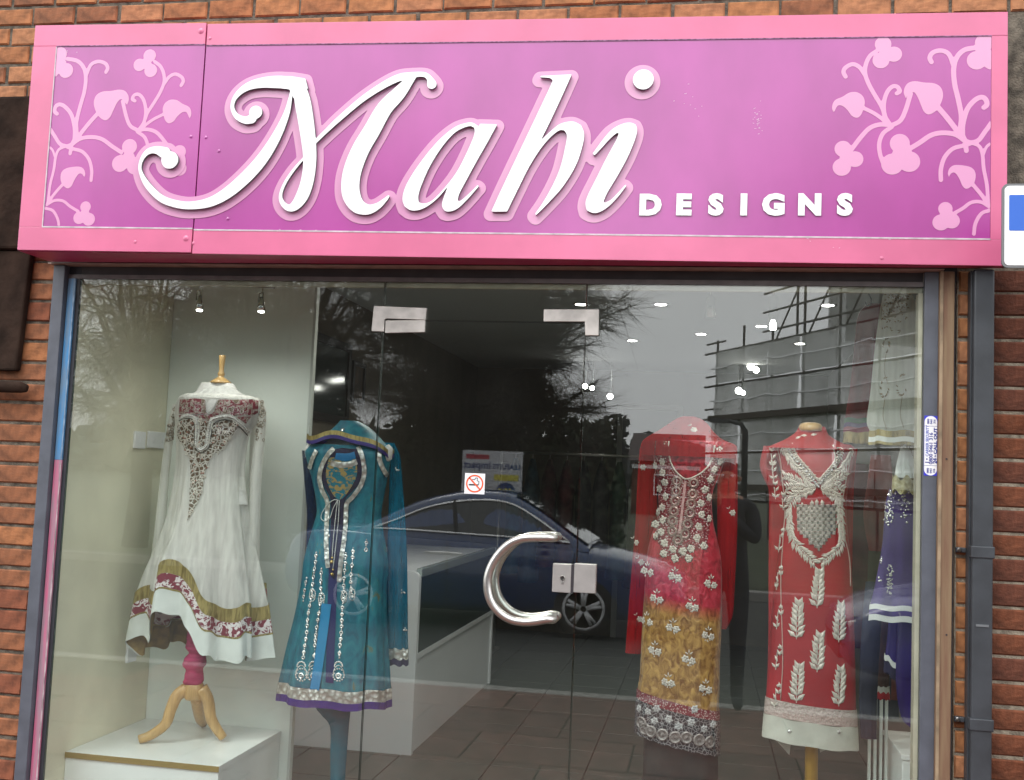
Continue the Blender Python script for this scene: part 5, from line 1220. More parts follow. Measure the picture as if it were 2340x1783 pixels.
for x, y in ((1779, 1318), (1779, 1408), (1777, 1500), (1774, 1588), (1783, 1232)): sprig(x, y, 52, 20, 4, 4, -1)
for x, y in ((1762, 1045), (1764, 1075)): sprig(x, y, 40, 16, 3, -4, 1)
for x, y in ((1769, 1120), (1787, 1145)): sprig(x, y, 34, 14, 3, -3, 1)
e = MB()
for x, y in ((1804, 1671), (1917, 1672)): p, nn, ok = s4.hit(x, y); bead(e, p, nn, .009, 8)
e.build('hem_studs', M_BEAD, lg)
t = thing('red_shawl', (at(1855, 1000, Y4).x, Y4, 1.5), 'dull red shawl folded at the neck of the leaf embroidered gown', 'shawl')
M_REDS = sheer('red_shawl_cloth', (.48, .03, .035), .9, .25, 30)
G = loft([(976, 1826, 1882), (990, 1817, 1890), (1005, 1795, 1912), (1018, 1768, 1940), (1027, 1750, 1955)], Y4, .56, 50, 4, lambda v, a: .015 * math.sin(5 * a + 3 * v)); hd = grid(MB(), G); hd.build('collar_cloth', M_REDS, t, True); sC = Surf(hd, Y4)
for nm, rows in (('l', [(1020, 1745, 1790), (1050, 1738, 1782), (1072, 1737, 1780), (1100, 1748, 1790), (1125, 1757, 1800), (1200, 1757, 1800), (1340, 1756, 1790), (1450, 1756, 1790), (1600, 1752, 1790)]), ('r', [(1025, 1925, 1960), (1100, 1930, 1952), (1200, 1930, 1949), (1350, 1935, 1948), (1500, 1935, 1950)])):
    G = loft(rows, Y4 + .07, .5, 24, 4, lambda v, a: .04 * math.sin(5 * a)); grid(MB(), G).build('hanging_end', M_REDNET if nm == 'r' else M_RED, t, True)
e = MB()
for x, y, dx, dy in ((1845, 996, -1, -.1), (1852, 995, 1, -.2), (1818, 1004, .6, -.6)): leaf(e, sC.frame(x, y, dx, dy), .026, .014, .005)
e.build('embroidered_leaves', M_THREAD, t)

# ------------------------------------------------------------------ garments hanging at the right end of the window
def garment(name, label, cat, Y, rows, m, ratio=.35, fold=None, n=60, hem=None, pn='cloth', group=None):
    c = at((rows[0][1] + rows[0][2]) / 2, rows[0][0], Y); t = thing(name, c, label, cat, group)
    G = loft(rows, Y, ratio, n, 5, fold, hem=hem); b = grid(MB(), G); b.build(pn, m, t, True); return t, G, Surf(b, Y)
def band(G, fs, nm, ms, t, off=.003):
    for (a, c), m in zip(fs, ms): hemband(G[-1], a, c, nm, m, t, off, .003)
Y5 = .34
fh = lambda k, a0: (lambda v, a: a0 * v * (math.sin(k * a + 2) + .5 * math.sin(2.3 * k * a)) * min(1, v * 2))
M_WGEO = sheer('white_georgette', (.74, .77, .70), .90, .3, 40)
M_WBAND = mat('white_ribbon', (.74, .76, .72), .5)
t, G, sf = garment('white_tunic', 'sheer white tunic with gold motifs hanging high at the right wall', 'tunic', Y5, [(664, 2024, 2080), (690, 2014, 2092), (760, 2004, 2104), (833, 1996, 2116), (900, 1990, 2128), (964, 1982, 2140), (988, 1990, 2140)], M_WGEO, .3, fh(6, .05))
band(G, ((-.004, .018), (.0185, .036), (.0365, .046)), 'hem_ribbon', (M_GOLD, M_WBAND, M_GOLD), t)
M_OLDG = mat('old_gold_thread', (.30, .23, .11), .4, metal=.4, noise=.4, nscale=120)
for x, y, h, w in ((2022, 885, 26, 9), (2061, 880, 28, 12), (2025, 790, 18, 6)):
    e = MB()
    for k in range(16):
        a = rnd.uniform(0, 6.28); leaf(e, sf.frame(x + w * .7 * math.cos(a), y + h * .75 * math.sin(a), math.cos(a + 1), math.sin(a + 1)), .013, .005, .003)
    tubepx(e, sf, [(x, y + h), (x - 4, y + h + 40), (x + 4, y + h + 70)], .002, .002, 4); e.build('gold_motif', M_OLDG, t)
e = MB()
for _ in range(150):
    x, y = rnd.uniform(2015, 2085), rnd.uniform(666, 760)
    if x > 2085 - (y - 666) * .25 or rnd.random() < (y - 690) / 90: continue
    leaf(e, sf.frame(x, y, rnd.uniform(-1, 1), rnd.uniform(-1, 1)), .011, .005, .003)
e.build('neck_embroidery', M_OLDG, t, kind='stuff')
hk = at(2015, 668, Y5); 
t2 = thing('ceiling_hook', at(1985, 690, .5), 'small wire hook hanging from the ceiling beside the white tunic', 'hook')
p = at(1985, 690, .5); MB().tube([(p.x - .012, .5, p.z), (p.x - .008, .5, p.z - .012), (p.x, .5, p.z - .015), (p.x + .009, .5, p.z - .008), (p.x + .009, .5, p.z + .01), (p.x, .5, p.z + .03), (p.x, .5, 2.595)], .0022, 6).build('hook', M_GAP, t2)
t, G, sf = garment('white_sleeve_blouse', 'small white blouse with ruffled gold hem below the white tunic', 'blouse', Y5 + .04, [(1012, 2062, 2072), (1030, 2056, 2080), (1062, 2048, 2090), (1092, 2043, 2096)], M_SATW, .5, fh(5, .06))
hemband(G[-1], 0, .05, 'gold_ruffle', ramp_mat('gold_ruffle', 'noise', [(.35, (.30, .25, .10)), (.65, (.62, .58, .38))], .35, .4, .5, 45), t, .006, .01)
M_PURP2 = mat('purple_silk', (.040, .012, .135), .42, noise=.3, nscale=10, bump=.2, bscale=12, stretch=(2, 2, .4), sheen=.1)
M_DPURP = mat('deep_violet_silk', (.024, .008, .13), .4, noise=.3, nscale=10, bump=.2, bscale=12, stretch=(2, 2, .4))
t, G, sf = garment('purple_tunic', 'purple silk tunic with silver beaded front and white hem ribbons', 'tunic', Y5 + .10, [(1120, 2032, 2110), (1160, 2022, 2118), (1250, 2014, 2126), (1340, 1998, 2136), (1385, 1988, 2140)], M_PURP2, .3, fh(5, .07))
band(G, ((-.002, .016), (.0165, .034), (.0345, .055)), 'hem_ribbon', (M_WBAND, M_PURP2, M_WBAND), t)
e = MB()
for _ in range(170):
    x = 2028 + rnd.gauss(0, 9) + (rnd.random() < .3) * 40; y = rnd.uniform(1105, 1200) if rnd.random() < .7 else rnd.uniform(1120, 1330)
    if y > 1200: x = 2012 + rnd.gauss(0, 2)
    p, nn, ok = sf.hit(x, y)
    if ok: bead(e, p, nn, rnd.uniform(.0025, .005))
for _ in range(60): p, nn, ok = sf.hit(2034 + rnd.gauss(0, 4), rnd.uniform(1290, 1358)); bead(e, p, nn, .003)
e.build('silver_beading', M_BEAD, t, kind='stuff')
t, G, sf = garment('violet_skirt', 'deep violet skirt falling to a point at the right wall near the floor', 'skirt', Y5 + .16, [(1380, 2056, 2140), (1450, 2050, 2140), (1560, 2046, 2140), (1640, 2058, 2140), (1665, 2080, 2140)], M_DPURP, .3, fh(5, .06))
t, G, sf = garment('violet_trousers', 'violet cloth with a white ribbon edge hanging behind the purple tunic', 'trousers', Y5 + .2, [(1420, 2030, 2075), (1470, 2028, 2080), (1520, 2024, 2078)], M_DPURP, .3, fh(4, .05), hem=lambda v, a: -.035 * v * math.cos(a))
hemband(G[-1], -.002, .018, 'white_ribbon', M_WBAND, t, .003); hemband(G[-1], .0185, .06, 'dark_border', M_NAVY, t, .002)
t, G, sf = garment('navy_trousers', 'dark navy trousers hanging between the leaf gown and the purple tunic', 'trousers', .62, [(1330, 1978, 2020), (1450, 1968, 2012), (1580, 1962, 2004), (1688, 1966, 2002)], mat('dark_navy_cloth', (.010, .011, .028), .7, noise=.3, nscale=12), .4, fh(5, .05))
t, G, sf = garment('brown_scarf', 'dark brown scarf hanging behind the navy trousers', 'scarf', .72, [(1395, 2010, 2036), (1500, 2008, 2034), (1570, 2006, 2030)], mat('dark_brown_cloth', (.055, .020, .012), .8, noise=.3, nscale=12), .4, fh(4, .05))
hemband(G[-1], 0, .02, 'cream_edge', M_CREAM, t, .003); hemband(G[-1], .0205, .045, 'red_edge', M_RED, t, .003)
Y6 = .95
M_CRIM = mat('crimson_cloth', (.21, .012, .020), .6, noise=.3, nscale=9, stretch=(2, 2, .5))
t, G, sf = garment('crimson_kurta', 'crimson long tunic with striped gold hem hanging behind the white tunic', 'tunic', Y6, [(694, 1985, 2014), (706, 1970, 2030), (730, 1958, 2040), (800, 1950, 2036), (880, 1942, 2030), (930, 1934, 2030), (958, 1930, 2030)], M_CRIM, .35, fh(5, .05))
band(G, ((-.002, .018), (.0185, .035), (.0355, .055), (.0555, .10)), 'hem_stripe', (mat('green_ribbon', (.03, .13, .06), .6), mat('violet_ribbon', (.06, .03, .14), .6), mat('rose_ribbon', (.30, .03, .07), .6), M_GOLD), t)
t, G, sf = garment('brick_red_dress', 'faded brick red dress with gold strips behind the purple tunic', 'dress', Y6 + .05, [(1040, 1990, 2036), (1100, 1982, 2040), (1180, 1972, 2046), (1260, 1985, 2046)], mat('brick_cloth', (.24, .045, .035), .7, noise=.3, nscale=8), .35, fh(5, .06))
for k, (nm, rows, c, yy, lb) in enumerate((('maroon_dress', [(1060, 1945, 1985), (1150, 1940, 1990), (1300, 1936, 1992), (1480, 1930, 1990)], (.10, .012, .020), 1.15, 'dark maroon dress hanging deep behind the leaf gown shoulder'), ('olive_tunic', [(1180, 1990, 2022), (1260, 1984, 2026), (1390, 1980, 2028)], (.075, .065, .035), 1.0, 'olive tunic squeezed between the brick red dress and the purple tunic'), ('blue_black_dress', [(1440, 1996, 2046), (1540, 1990, 2050), (1640, 1986, 2052)], (.012, .014, .035), 1.05, 'blue black dress low behind the brown scarf'), ('rust_scarf', [(1420, 2040, 2062), (1500, 2038, 2064), (1600, 2036, 2060)], (.13, .028, .02), .95, 'rust coloured scarf behind the violet cloth'))):
    garment(nm, lb, nm.split('_')[-1], yy, rows, mat('cloth_' + nm, c, .7, noise=.35, nscale=10), .4, fh(5, .06))
t = thing('clothes_rack', at(2008, 1680, .8), 'pale metal rack with close upright bars under the hanging clothes at right', 'rack')
M_RACK = mat('pale_rack', (.62, .66, .62), .4)
for x in (1988, 2001, 2014, 2026):
    p = at(x, 1600, .8); MB().box(p.x - .005, p.x + .005, .79, .81, .03, p.z + .1).build('upright_bar', M_RACK, t, bevel=.001)
p = at(1988, 1600, .8); q = at(2026, 1600, .8); MB().box(p.x - .01, q.x + .01, .785, .815, p.z + .1005, p.z + .115).build('top_rail', M_RACK, t); MB().box(p.x - .02, q.x + .02, .72, .88, 0, .0295).build('foot', M_RACK, t)
t = thing('low_cabinet', at(2080, 1700, .7), 'pale low cabinet side panel at the right wall near the floor', 'cabinet')
p = at(2046, 1640, .75); MB().box(p.x, 1.148, .60, 1.0, 0, p.z - .12).build('carcass', M_PLINTH, t, bevel=.004); MB().box(p.x - .004, 1.1485, .596, 1.0, p.z - .1195, p.z - .10).build('top_board', M_PLINTH, t, bevel=.002)

# ------------------------------------------------------------------ counter and deep shop
t = thing('shop_counter', (-1.9, 3.1, 0), 'white shop counter with rounded end panel and glass front behind the teal gown', 'counter')
M_CNT = mat('white_counter', (.86, .89, .93), .4, noise=.03, nscale=4)
xl, xr = -2.27, -1.50
P = [(xl, -.01), (xr - .0, -.01)] + [(xr - .045 + .045 * math.cos(R(a)), .925 + .045 * math.sin(R(a))) for a in range(0, 91, 15)] + [(xl, .97)]
plate('end_panel', P, 2.08, 2.12, M_CNT, t)
MB().box(xl + .05, xr - .012, 2.121, 4.2, .0, .50).build('base_panel', M_CNT, t)
MB().box(xr - .03, xr + .0, 2.121, 4.2, .50, .53).build('shelf_edge', M_CNT, t)
MB().box(xr - .035, xr + .002, 4.20, 4.235, 0, .98).build('end_post', M_CNT, t)
MB().box(xr - .030, xr + .002, 2.121, 4.199, .935, .985).build('top_rail', mat('counter_rail', (.45, .52, .50), .25, metal=.4), t, bevel=.006)
MB().box(xl + .05, xr - .04, 2.121, 4.199, .951, .969).build('counter_top', M_CNT, t)
pane('front_glass', xr - .008, xr - .002, .531, .934, t, 2.122, 2.07)
MB().box(xl + .05, xr - .06, 2.15, 4.15, .54, .56).build('shelf', mat('counter_shelf', (.10, .10, .09), .6), t)
def clothbox(nm, lb, cat, y, x, w, h, m, z=.56):
    t_ = thing(nm, (x, y, z), lb, cat); G = []
    b = MB(); n = 14
    for i in range(7):
        v = i / 6; r = w * (1 - .25 * v ** 3) * (1 if 0 < i < 6 else .6)
        G.append([Vector((x + r * math.cos(2 * math.pi * k / n) * (1 + .1 * math.sin(3 * k)), y + r * 1.2 * math.sin(2 * math.pi * k / n), z + .001 + h * v)) for k in range(n + 1)])
    grid(b, G); b.build('cloth_bundle', m, t_, True)
clothbox('white_bag', 'round white bag on the shelf inside the glass counter', 'bag', 2.45, -1.60, .07, .12, M_BODY)
clothbox('red_hat', 'small red folded hat behind the white bag inside the counter', 'hat', 2.62, -1.61, .06, .17, M_RED)
clothbox('folded_cloth', 'grey folded cloth pile further back inside the glass counter', 'cloth', 3.1, -1.66, .09, .10, M_ALU)
clothbox('folded_scarf', 'pale brown folded scarf deep inside the glass counter', 'scarf', 3.5, -1.66, .08, .14, M_OLDG)
for k, (y0, y1, z0, z1, lb) in enumerate(((2.30, 3.03, 1.79, 2.31, 'large dark framed mirror high on the shop wall left of the door'), (3.08, 3.34, 1.94, 2.22, 'small dark framed picture beside the large mirror on the shop wall'))):
    t = thing('wall_mirror' if k == 0 else 'wall_picture', (-2.29, (y0 + y1) / 2, z0), lb, 'mirror' if k == 0 else 'picture'); w = .05 if k == 0 else .03
    m = mat('black_frame', (.02, .017, .015), .4)
    MB().box(-2.2955, -2.275, y0, y1, z0, z0 + w).build('frame', m, t); MB().box(-2.2955, -2.275, y0, y1, z1 - w, z1).build('frame', m, t)
    MB().box(-2.2955, -2.275, y0, y0 + w, z0 + w, z1 - w).build('frame', m, t); MB().box(-2.2955, -2.275, y1 - w, y1, z0 + w, z1 - w).build('frame', m, t)
    MB().box(-2.2955, -2.287, y0 + w, y1 - w, z0 + w, z1 - w).build('panel', mat('dim_glass', (.09, .11, .11), .08) if k == 0 else mat('brown_print', (.10, .055, .025), .5, noise=.5, nscale=12), t)
t = thing('door_frame', (-.9, 6.98, 0), 'tall grey panelled doorway on the back wall of the shop', 'doorway')
p, q = at(1412, 935, 6.95), at(1560, 935, 6.95)
MB().box(p.x, p.x + .05, 6.95, 6.999, 0, p.z).build('post', M_CEIL, t); MB().box(q.x - .05, q.x, 6.95, 6.999, 0, p.z).build('post', M_CEIL, t); MB().box(p.x, q.x, 6.95, 6.999, p.z + .0005, p.z + .05).build('head', M_CEIL, t); MB().box(p.x + .051, q.x - .051, 6.98, 6.998, 0, p.z - .001).build('door_leaf', mat('grey_door', (.30, .30, .34), .6), t)
# dark garments on a rail in the deep shop
t = thing('clothes_rail', (-.9, 5.6, 0), 'long chrome clothes rail across the back of the dim shop', 'clothes rail')
MB().tube([(-1.75, 5.6, 1.72), (-.25, 5.6, 1.72)], .012, 8).build('bar', M_STEEL, t, True)
for x in (-1.75, -.25): MB().tube([(x, 5.6, 0), (x, 5.6, 1.72)], .014, 8).build('upright', M_STEEL, t, True); MB().box(x - .02, x + .02, 5.4, 5.8, -.0, .02).build('foot', M_STEEL, t)
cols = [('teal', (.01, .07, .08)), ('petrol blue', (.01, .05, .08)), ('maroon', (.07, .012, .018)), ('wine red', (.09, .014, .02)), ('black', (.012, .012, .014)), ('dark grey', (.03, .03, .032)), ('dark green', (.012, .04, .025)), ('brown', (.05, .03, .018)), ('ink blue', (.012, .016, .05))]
for k, (nm, c) in enumerate(cols):
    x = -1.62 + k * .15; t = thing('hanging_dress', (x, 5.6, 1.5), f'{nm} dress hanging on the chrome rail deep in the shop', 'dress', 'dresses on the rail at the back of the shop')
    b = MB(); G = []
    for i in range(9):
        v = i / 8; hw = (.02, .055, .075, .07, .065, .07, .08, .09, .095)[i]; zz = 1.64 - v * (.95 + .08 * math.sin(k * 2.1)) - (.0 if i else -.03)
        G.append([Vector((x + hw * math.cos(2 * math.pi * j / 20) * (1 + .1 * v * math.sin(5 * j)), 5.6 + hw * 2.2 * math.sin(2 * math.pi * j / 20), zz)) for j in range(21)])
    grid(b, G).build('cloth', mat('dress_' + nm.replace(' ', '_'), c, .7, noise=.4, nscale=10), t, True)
    MB().tube([(x, 5.6, 1.665), (x, 5.6, 1.70), (x + .012, 5.6, 1.735), (x, 5.6, 1.742)], .003, 5).build('hanger_hook', M_STEEL, t)

# ------------------------------------------------------------------ lamps that are lit, some of them added and unseen
M_LAMP = emit('lamp_face', (1, .97, .90), 15)
M_CHROME = mat('chrome', (.7, .7, .7), .15, metal=1)
def downlight(px, py, k):
    p = atz(px, py, 2.598)
    if p.y > 6.9: p = Vector((p.x, 6.9, 2.598))
    t = thing('ceiling_downlight', (p.x, p.y, 2.6), DL[k], 'ceiling light', 'lit downlights in the shop ceiling')
    MB().lathe((p.x, p.y, 2.594), [(.042, 0), (.055, 0), (.055, .0055), (.042, .0055)], 20).build('bezel', M_CHROME, t)
    MB().lathe((p.x, p.y, 2.592), [(.001, 0), (.030, 0), (.036, .0018)], 20).build('lamp_face', M_LAMP, t)
    l = bpy.data.lights.new('downlight_lamp', 'SPOT'); l.energy = 34 if k == 0 else 14 if k < 3 else 7; l.spot_size = R(150 if k < 3 else 95); l.spot_blend = .6; l.shadow_soft_size = .04; l.color = (1, .95, .86)
    o = bpy.data.objects.new('downlight_lamp', l); COL.objects.link(o); o.parent = t; o.location = (0, 0, -.015)
DL = ['lit downlight over the display bay behind the left of the sign', 'lit downlight over the display bay behind the glass door', 'lit downlight over the display bay above the red gowns', 'lit downlight just right of the top of the door joint', 'lit downlight above the sheer red shawl nearest the front', 'lit downlight near the crimson tunic at the top right', 'lit downlight over the middle left of the leaf gown in the second row', 'lit downlight between the glass pendant and the red shawl', 'lit downlight left of the glass pendant lower in the ceiling', 'lit downlight above the neck cap of the leaf gown further back']
for k, (x, y) in enumerate(((1010, 566), (1230, 568), (1720, 572), (1328, 695), (1510, 695), (1892, 697), (1740, 745), (1602, 763), (1445, 778), (1828, 785))): downlight(x, y, k)  # first three are unseen, added to brighten the counter and gowns
SP = [(1716, 838, 11, 'upper bright spot lamp of the pair above the leaf gown'), (1728, 846, 9, 'lower bright spot lamp of the pair above the leaf gown'), (1688, 893, 10, 'bright spot lamp lower left of the pair above the leaf gown'), (1698, 898, 7, 'small bright spot lamp touching the lower left one'), (1337, 883, 8, 'bright spot lamp on the edge of the glass door'), (1353, 887, 7, 'small bright spot lamp just right of the door edge'), (1394, 906, 9, 'bright spot lamp by itself left of the sheer red shawl')]
for x, y, w, lb in SP:
    p = at(x, y, 6.2); r = w / 2450 * 7.6; t = thing('spot_lamp', p, lb, 'spot lamp', 'bright spot lamps at the back of the shop')
    d = (CAM - p).normalized(); ax = d.to_track_quat('Z', 'Y').to_matrix().to_4x4()
    b = MB(); b.lathe((0, 0, 0), [(r * .5, -.10), (r * .8, -.09), (r * 1.05, -.02), (r * 1.05, -.001)], 16); 
    o = b.build('lamp_head', M_CHROME, None, True); o.data.transform(ax); o.parent = t
    b = MB(); b.lathe((0, 0, 0), [(r * .98, -.002), (r * .9, .004), (r * .3, .008)], 16); o = b.build('lamp_face', M_LAMP, None, True); o.data.transform(ax); o.parent = t
    MB().tube([p + Vector((0, .03, .01)), p + Vector((0, .05, .06)), Vector((p.x, p.y + .05, 2.6))], .007, 6).build('stem', M_CHROME, t)
def bay_spot(p, par, e):
    l = bpy.data.lights.new('spot_lamp_light', 'SPOT'); l.energy = e; l.spot_size = R(120); l.spot_blend = .8; l.shadow_soft_size = .03; l.color = (1, .96, .90)
    o = bpy.data.objects.new('spot_lamp_light', l); COL.objects.link(o); o.parent = par; o.location = p - origin(par); o.rotation_euler = (R(22), 0, 0)
# track with two chrome spots over the white gown hung under the window head
def track(label, ya, pts, mount, heads, lit=()):
    a, c = at(*pts[0], ya), at(*pts[1], ya); m = at(*mount, ya); t = thing('spot_track', m, label, 'track light')
    MB().tube([a, (a + c) / 2, c], .005, 8).build('bar', mat('track_bronze', (.14, .12, .10), .35, metal=.8), t)
    MB().box(m.x - .045, m.x + .045, ya - .02, ya + .02, m.z - .008, m.z + .012).build('mount', mat('mount_grey', (.06, .06, .055), .5), t, bevel=.003)
    MB().tube([(m.x, ya, m.z + .012), (m.x, ya, 2.60)], .006, 8).build('drop_rod', M_CHROME, t)
    return t
t = track('bronze track with two small chrome spotlights above the white gown', .25, ((437, 646), (628, 657)), (535, 646), None)
for (x0, y0, x1, y1) in ((458, 652, 456, 705), (600, 657, 597, 708)):
    a = at(x0, y0, .25); c = at(x1, y1, .25)
    MB().tube([a, a + Vector((0, 0, -.02)), a + Vector((-.012, 0, -.025)), a + Vector((-.012, 0, -.06))], .0035, 6).build('stem', M_CHROME, t)
    MB().tube([a + Vector((.004, 0, -.02)), a + Vector((.008, 0, -.06)), c + Vector((.012, 0, .012))], .0035, 6).build('stem', M_CHROME, t)
    MB().lathe((c.x, .25, c.z), [(.010, -.006), (.016, -.003), (.013, .022), (.008, .035), (.007, .05)], 12).build('lamp_head', M_CHROME, t, True)
    MB().lathe((c.x, .25, c.z - .012), [(.004, 0), (.011, .002), (.012, .0055)], 12).build('lamp_face', M_LAMP, t, True)
    bay_spot(c + Vector((0, 0, -.016)), t, 2.2)
t = track('bronze track with clear glass pendant spots above the red gowns', .3, ((1608, 661), (1772, 657)), (1706, 657), None)
M_GLS2 = glass_mat('pendant_glass', (.9, .92, .9), .05, 1.5)
for x0, y0, y1, lit in ((1625, 662, 727, 0), (1768, 660, 757, 1)):
    a = at(x0, y0, .3); c = at(x0 - 2, y1, .3)
    MB().tube([a, a + Vector((0, 0, -.02))], .003, 6).build('stem', M_CHROME, t)
    MB().lathe((c.x, .3, c.z), [(.022, 0), (.0165, .035), (.015, a.z - c.z - .03), (.006, a.z - c.z - .02)], 16).build('glass_shade', M_GLS2, t, True)
    MB().lathe((c.x, .3, c.z), [(.004, .004), (.012, .006), (.010, .03), (.006, .04)], 12).build('bulb', M_LAMP if lit else M_BODY, t, True)
    if lit: bay_spot(c + Vector((0, 0, -.01)), t, 8)

# ------------------------------------------------------------------ the street behind the photographer (seen mirrored in the glass)
def rf(px, py, Yv):                    # a point seen mirrored in the glass at that pixel
    p = at(px, py, Yv); return Vector((p.x, -p.y, p.z))
M_CAR = mat('navy_car_paint', (.022, .050, .14), .28, spec=.6, coat=.8)
M_CGL = mat('dark_car_glass', (.012, .016, .018), .06, spec=.8)
M_TYRE = mat('tyre', (.016, .016, .017), .85); M_RIM = mat('alloy_rim', (.62, .62, .63), .35, metal=.25)
M_LIGHT = mat('lamp_lens', (.55, .57, .60), .1, spec=.8); M_BLKP = mat('black_plastic', (.02, .02, .02), .6)
def car(x0, y0, dirx, label, paint):
    # local x runs to the nose; dirx = +1 nose to +X
    t = thing('parked_car', (x0, y0, -.13), label, 'car', 'cars parked along the street')
    def T(x, y, z): return Vector((x0 + dirx * x, y0 + y, -.13 + z * (1 + .02 * min(1, max(0, z - .6)))))
    st = [(-2.20, .62, .56, .40), (-2.17, .74, .70, .34), (-2.05, .80, .92, .26), (-1.7, .85, .98, .22), (-1.2, .87, .97, .20), (-.4, .88, .95, .20), (.4, .88, .93, .20), (1.0, .88, .91, .20), (1.5, .86, .84, .20), (1.9, .83, .75, .22), (2.12, .74, .64, .26), (2.2, .60, .54, .34)]
    st = [tuple(q) for q in catmull(st, 4)]; G = []
    for x, w, zt, zb in st:
        P = [(0, zb), (w * .86, zb), (w * .97, zb + .10), (w, zb + .5 * (zt - zb)), (w * .985, zt - .12), (w * .93, zt - .035), (w * .80, zt), (w * .4, zt + .022), (0, zt + .03)]
        G.append([T(x, y, z) for y, z in P] + [T(x, -y, z) for y, z in P[-2::-1]])
    b = MB(); grid(b, G)
    for g in (G[0], G[-1]): q = len(b.v); b.v += [tuple(p) for p in g]; b.f.append(tuple(range(q, q + len(g)))); b.mi.append(0)
    b.build('body', paint, t, True)
    gh = [(-1.80, .96, .80, .70), (-1.45, 1.12, .79, .64), (-1.0, 1.30, .79, .60), (-.5, 1.41, .79, .585), (-.05, 1.44, .79, .58), (.25, 1.40, .79, .58), (.60, 1.25, .79, .62), (.95, 1.06, .79, .68), (1.22, .92, .78, .74)]; gh = [(x * .87 + .12, a_, b_, c_) for x, a_, b_, c_ in gh]
    gh = [tuple(q) for q in catmull(gh, 4)]; G = []
    def bz(x): return .97 - .03 * (x + 1.8) / 3
    for x, zr, wb, wr in gh:
        z0 = bz(x) - .06; P = [(wb, z0), (wb + (wr - wb) * .85, z0 + (zr - z0) * .85), (wr - .03, zr - .01), (wr * .6, zr + .018), (0, zr + .022)]
        G.append([T(x, y, z) for y, z in P] + [T(x, -y, z) for y, z in P[-2::-1]])
    grid(MB(), G).build('roof', paint, t, True)
    def side(x, z, o=.004):
        zr = np.interp(x, [g[0] for g in gh], [g[1] for g in gh]); wr = np.interp(x, [g[0] for g in gh], [g[3] for g in gh]); z0 = bz(x) - .06
        f = min(1, max(0, (z - z0) / max(.05, zr - z0))); return .79 + (wr - .79) * f + o
    W_ = [(-1.52, 1.005), (-1.2, 1.115), (-.85, 1.245), (-.45, 1.325), (-.05, 1.352), (.25, 1.315), (.55, 1.19), (.80, 1.06), (.98, .965), (.4, .985), (-.4, 1.0), (-1.1, 1.01)]; W_ = [(x * .87 + .12, z) for x, z in W_]
    for s in (1, -1):
        Pw = [tuple(q) for q in catmull(W_, 3, True, 60)]; b = MB(); n = len(Pw); cen = (sum(p[0] for p in Pw) / n, 1.12)
        b.add([T(x, s * side(x, z), z) for x, z in Pw] + [T(cen[0], s * side(*cen), cen[1])], [(k, (k + 1) % n, n) for k in range(n)]); b.build('side_window', M_CGL, t)
        b = MB(); b.tube([T(x, s * (side(x, z) + .004), z) for x, z in Pw + Pw[:2]], .017, 6); b.build('window_trim', M_CHROME, t, True)
        b = MB(); b.tube([T(-.25, s * side(-.25, 1.0, .006), .99), T(-.32, s * side(-.3, 1.34, .006), 1.34)], .022, 6); b.build('door_pillar', M_BLKP, t)
        b = MB(); b.tube([T(.72, s * .84, .98), T(.70, s * .93, 1.0), T(.70, s * 1.0, 1.01)], [.03, .06, .05], 8); b.build('wing_mirror', paint, t, True)
        b = MB(); b.tube([T(-.55, s * .885, .80), T(-.35, s * .90, .805), T(-.15, s * .885, .80)], .014, 6); b.build('door_handle', M_CHROME, t, True)
        b = MB(); b.tube([T(1.05, s * .885, .88), T(1.0, s * .89, .5), T(.95, s * .885, .26)], .005, 4); b.tube([T(-.32, s * .884, .93), T(-.30, s * .892, .5), T(-.30, s * .885, .26)], .005, 4); b.build('door_gap', M_BLKP, t)
        b = MB(); b.add([T(1.82, s * .825, .58), T(2.13, s * .66, .52), T(2.16, s * .62, .62), T(1.80, s * .80, .73), T(1.82, s * .83, .60), T(2.15, s * .67, .55), T(2.17, s * .63, .61), T(1.80, s * .81, .70)], [(0, 1, 2, 3), (4, 5, 6, 7), (0, 1, 5, 4), (1, 2, 6, 5), (2, 3, 7, 6), (3, 0, 4, 7)]); b.build('headlight', M_LIGHT, t)
        for xw in (-1.32, 1.16):
            w = None; c = T(xw, s * .80, .31); b = MB()
            b.lathe(c, [(.20, -.10), (.29, -.10), (.315, -.06), (.315, .06), (.29, .10), (.20, .10)], 28, axis='y'); wh = b.build('wheel', M_TYRE, t, True)
            b = MB(); b.lathe(c + Vector((0, s * .085, 0)), [(.165, -.006), (.222, -.006), (.222, .016), (.195, .016), (.175, 0)], 28, axis='y')
            for k in range(5):
                a = k * 2 * math.pi / 5 + .3
                for da in (-.14, .14): b.tube([c + Vector((.03 * math.cos(a), s * .10, .03 * math.sin(a))), c + Vector((.185 * math.cos(a + da), s * .095, .185 * math.sin(a + da)))], [.026, .018], 6)
            b.build('rim', M_RIM, wh, True)
            b = MB(); b.lathe(c + Vector((0, s * .03, 0)), [(.005, 0), (.35, 0), (.35, .02)], 28, axis='y') if s > 0 else b.lathe(c - Vector((0, .05, 0)), [(.005, 0), (.35, 0), (.35, .02)], 28, axis='y'); b.build('wheel_arch', M_BLKP, t)
    b = MB(); ws = []
    for x in np.linspace(.34, 1.16, 7):
        zr = float(np.interp(x, [g[0] for g in gh], [g[1] for g in gh])); wr = float(np.interp(x, [g[0] for g in gh], [g[3] for g in gh])) * .88
        ws.append([T(x, wr * k / 4, zr + .030 - .006 * abs(k) / 4) for k in range(-4, 5)])
    grid(b, ws).build('windscreen', mat('screen_glass', (.05, .06, .06), .05, spec=1.0, coat=.6), t, True)
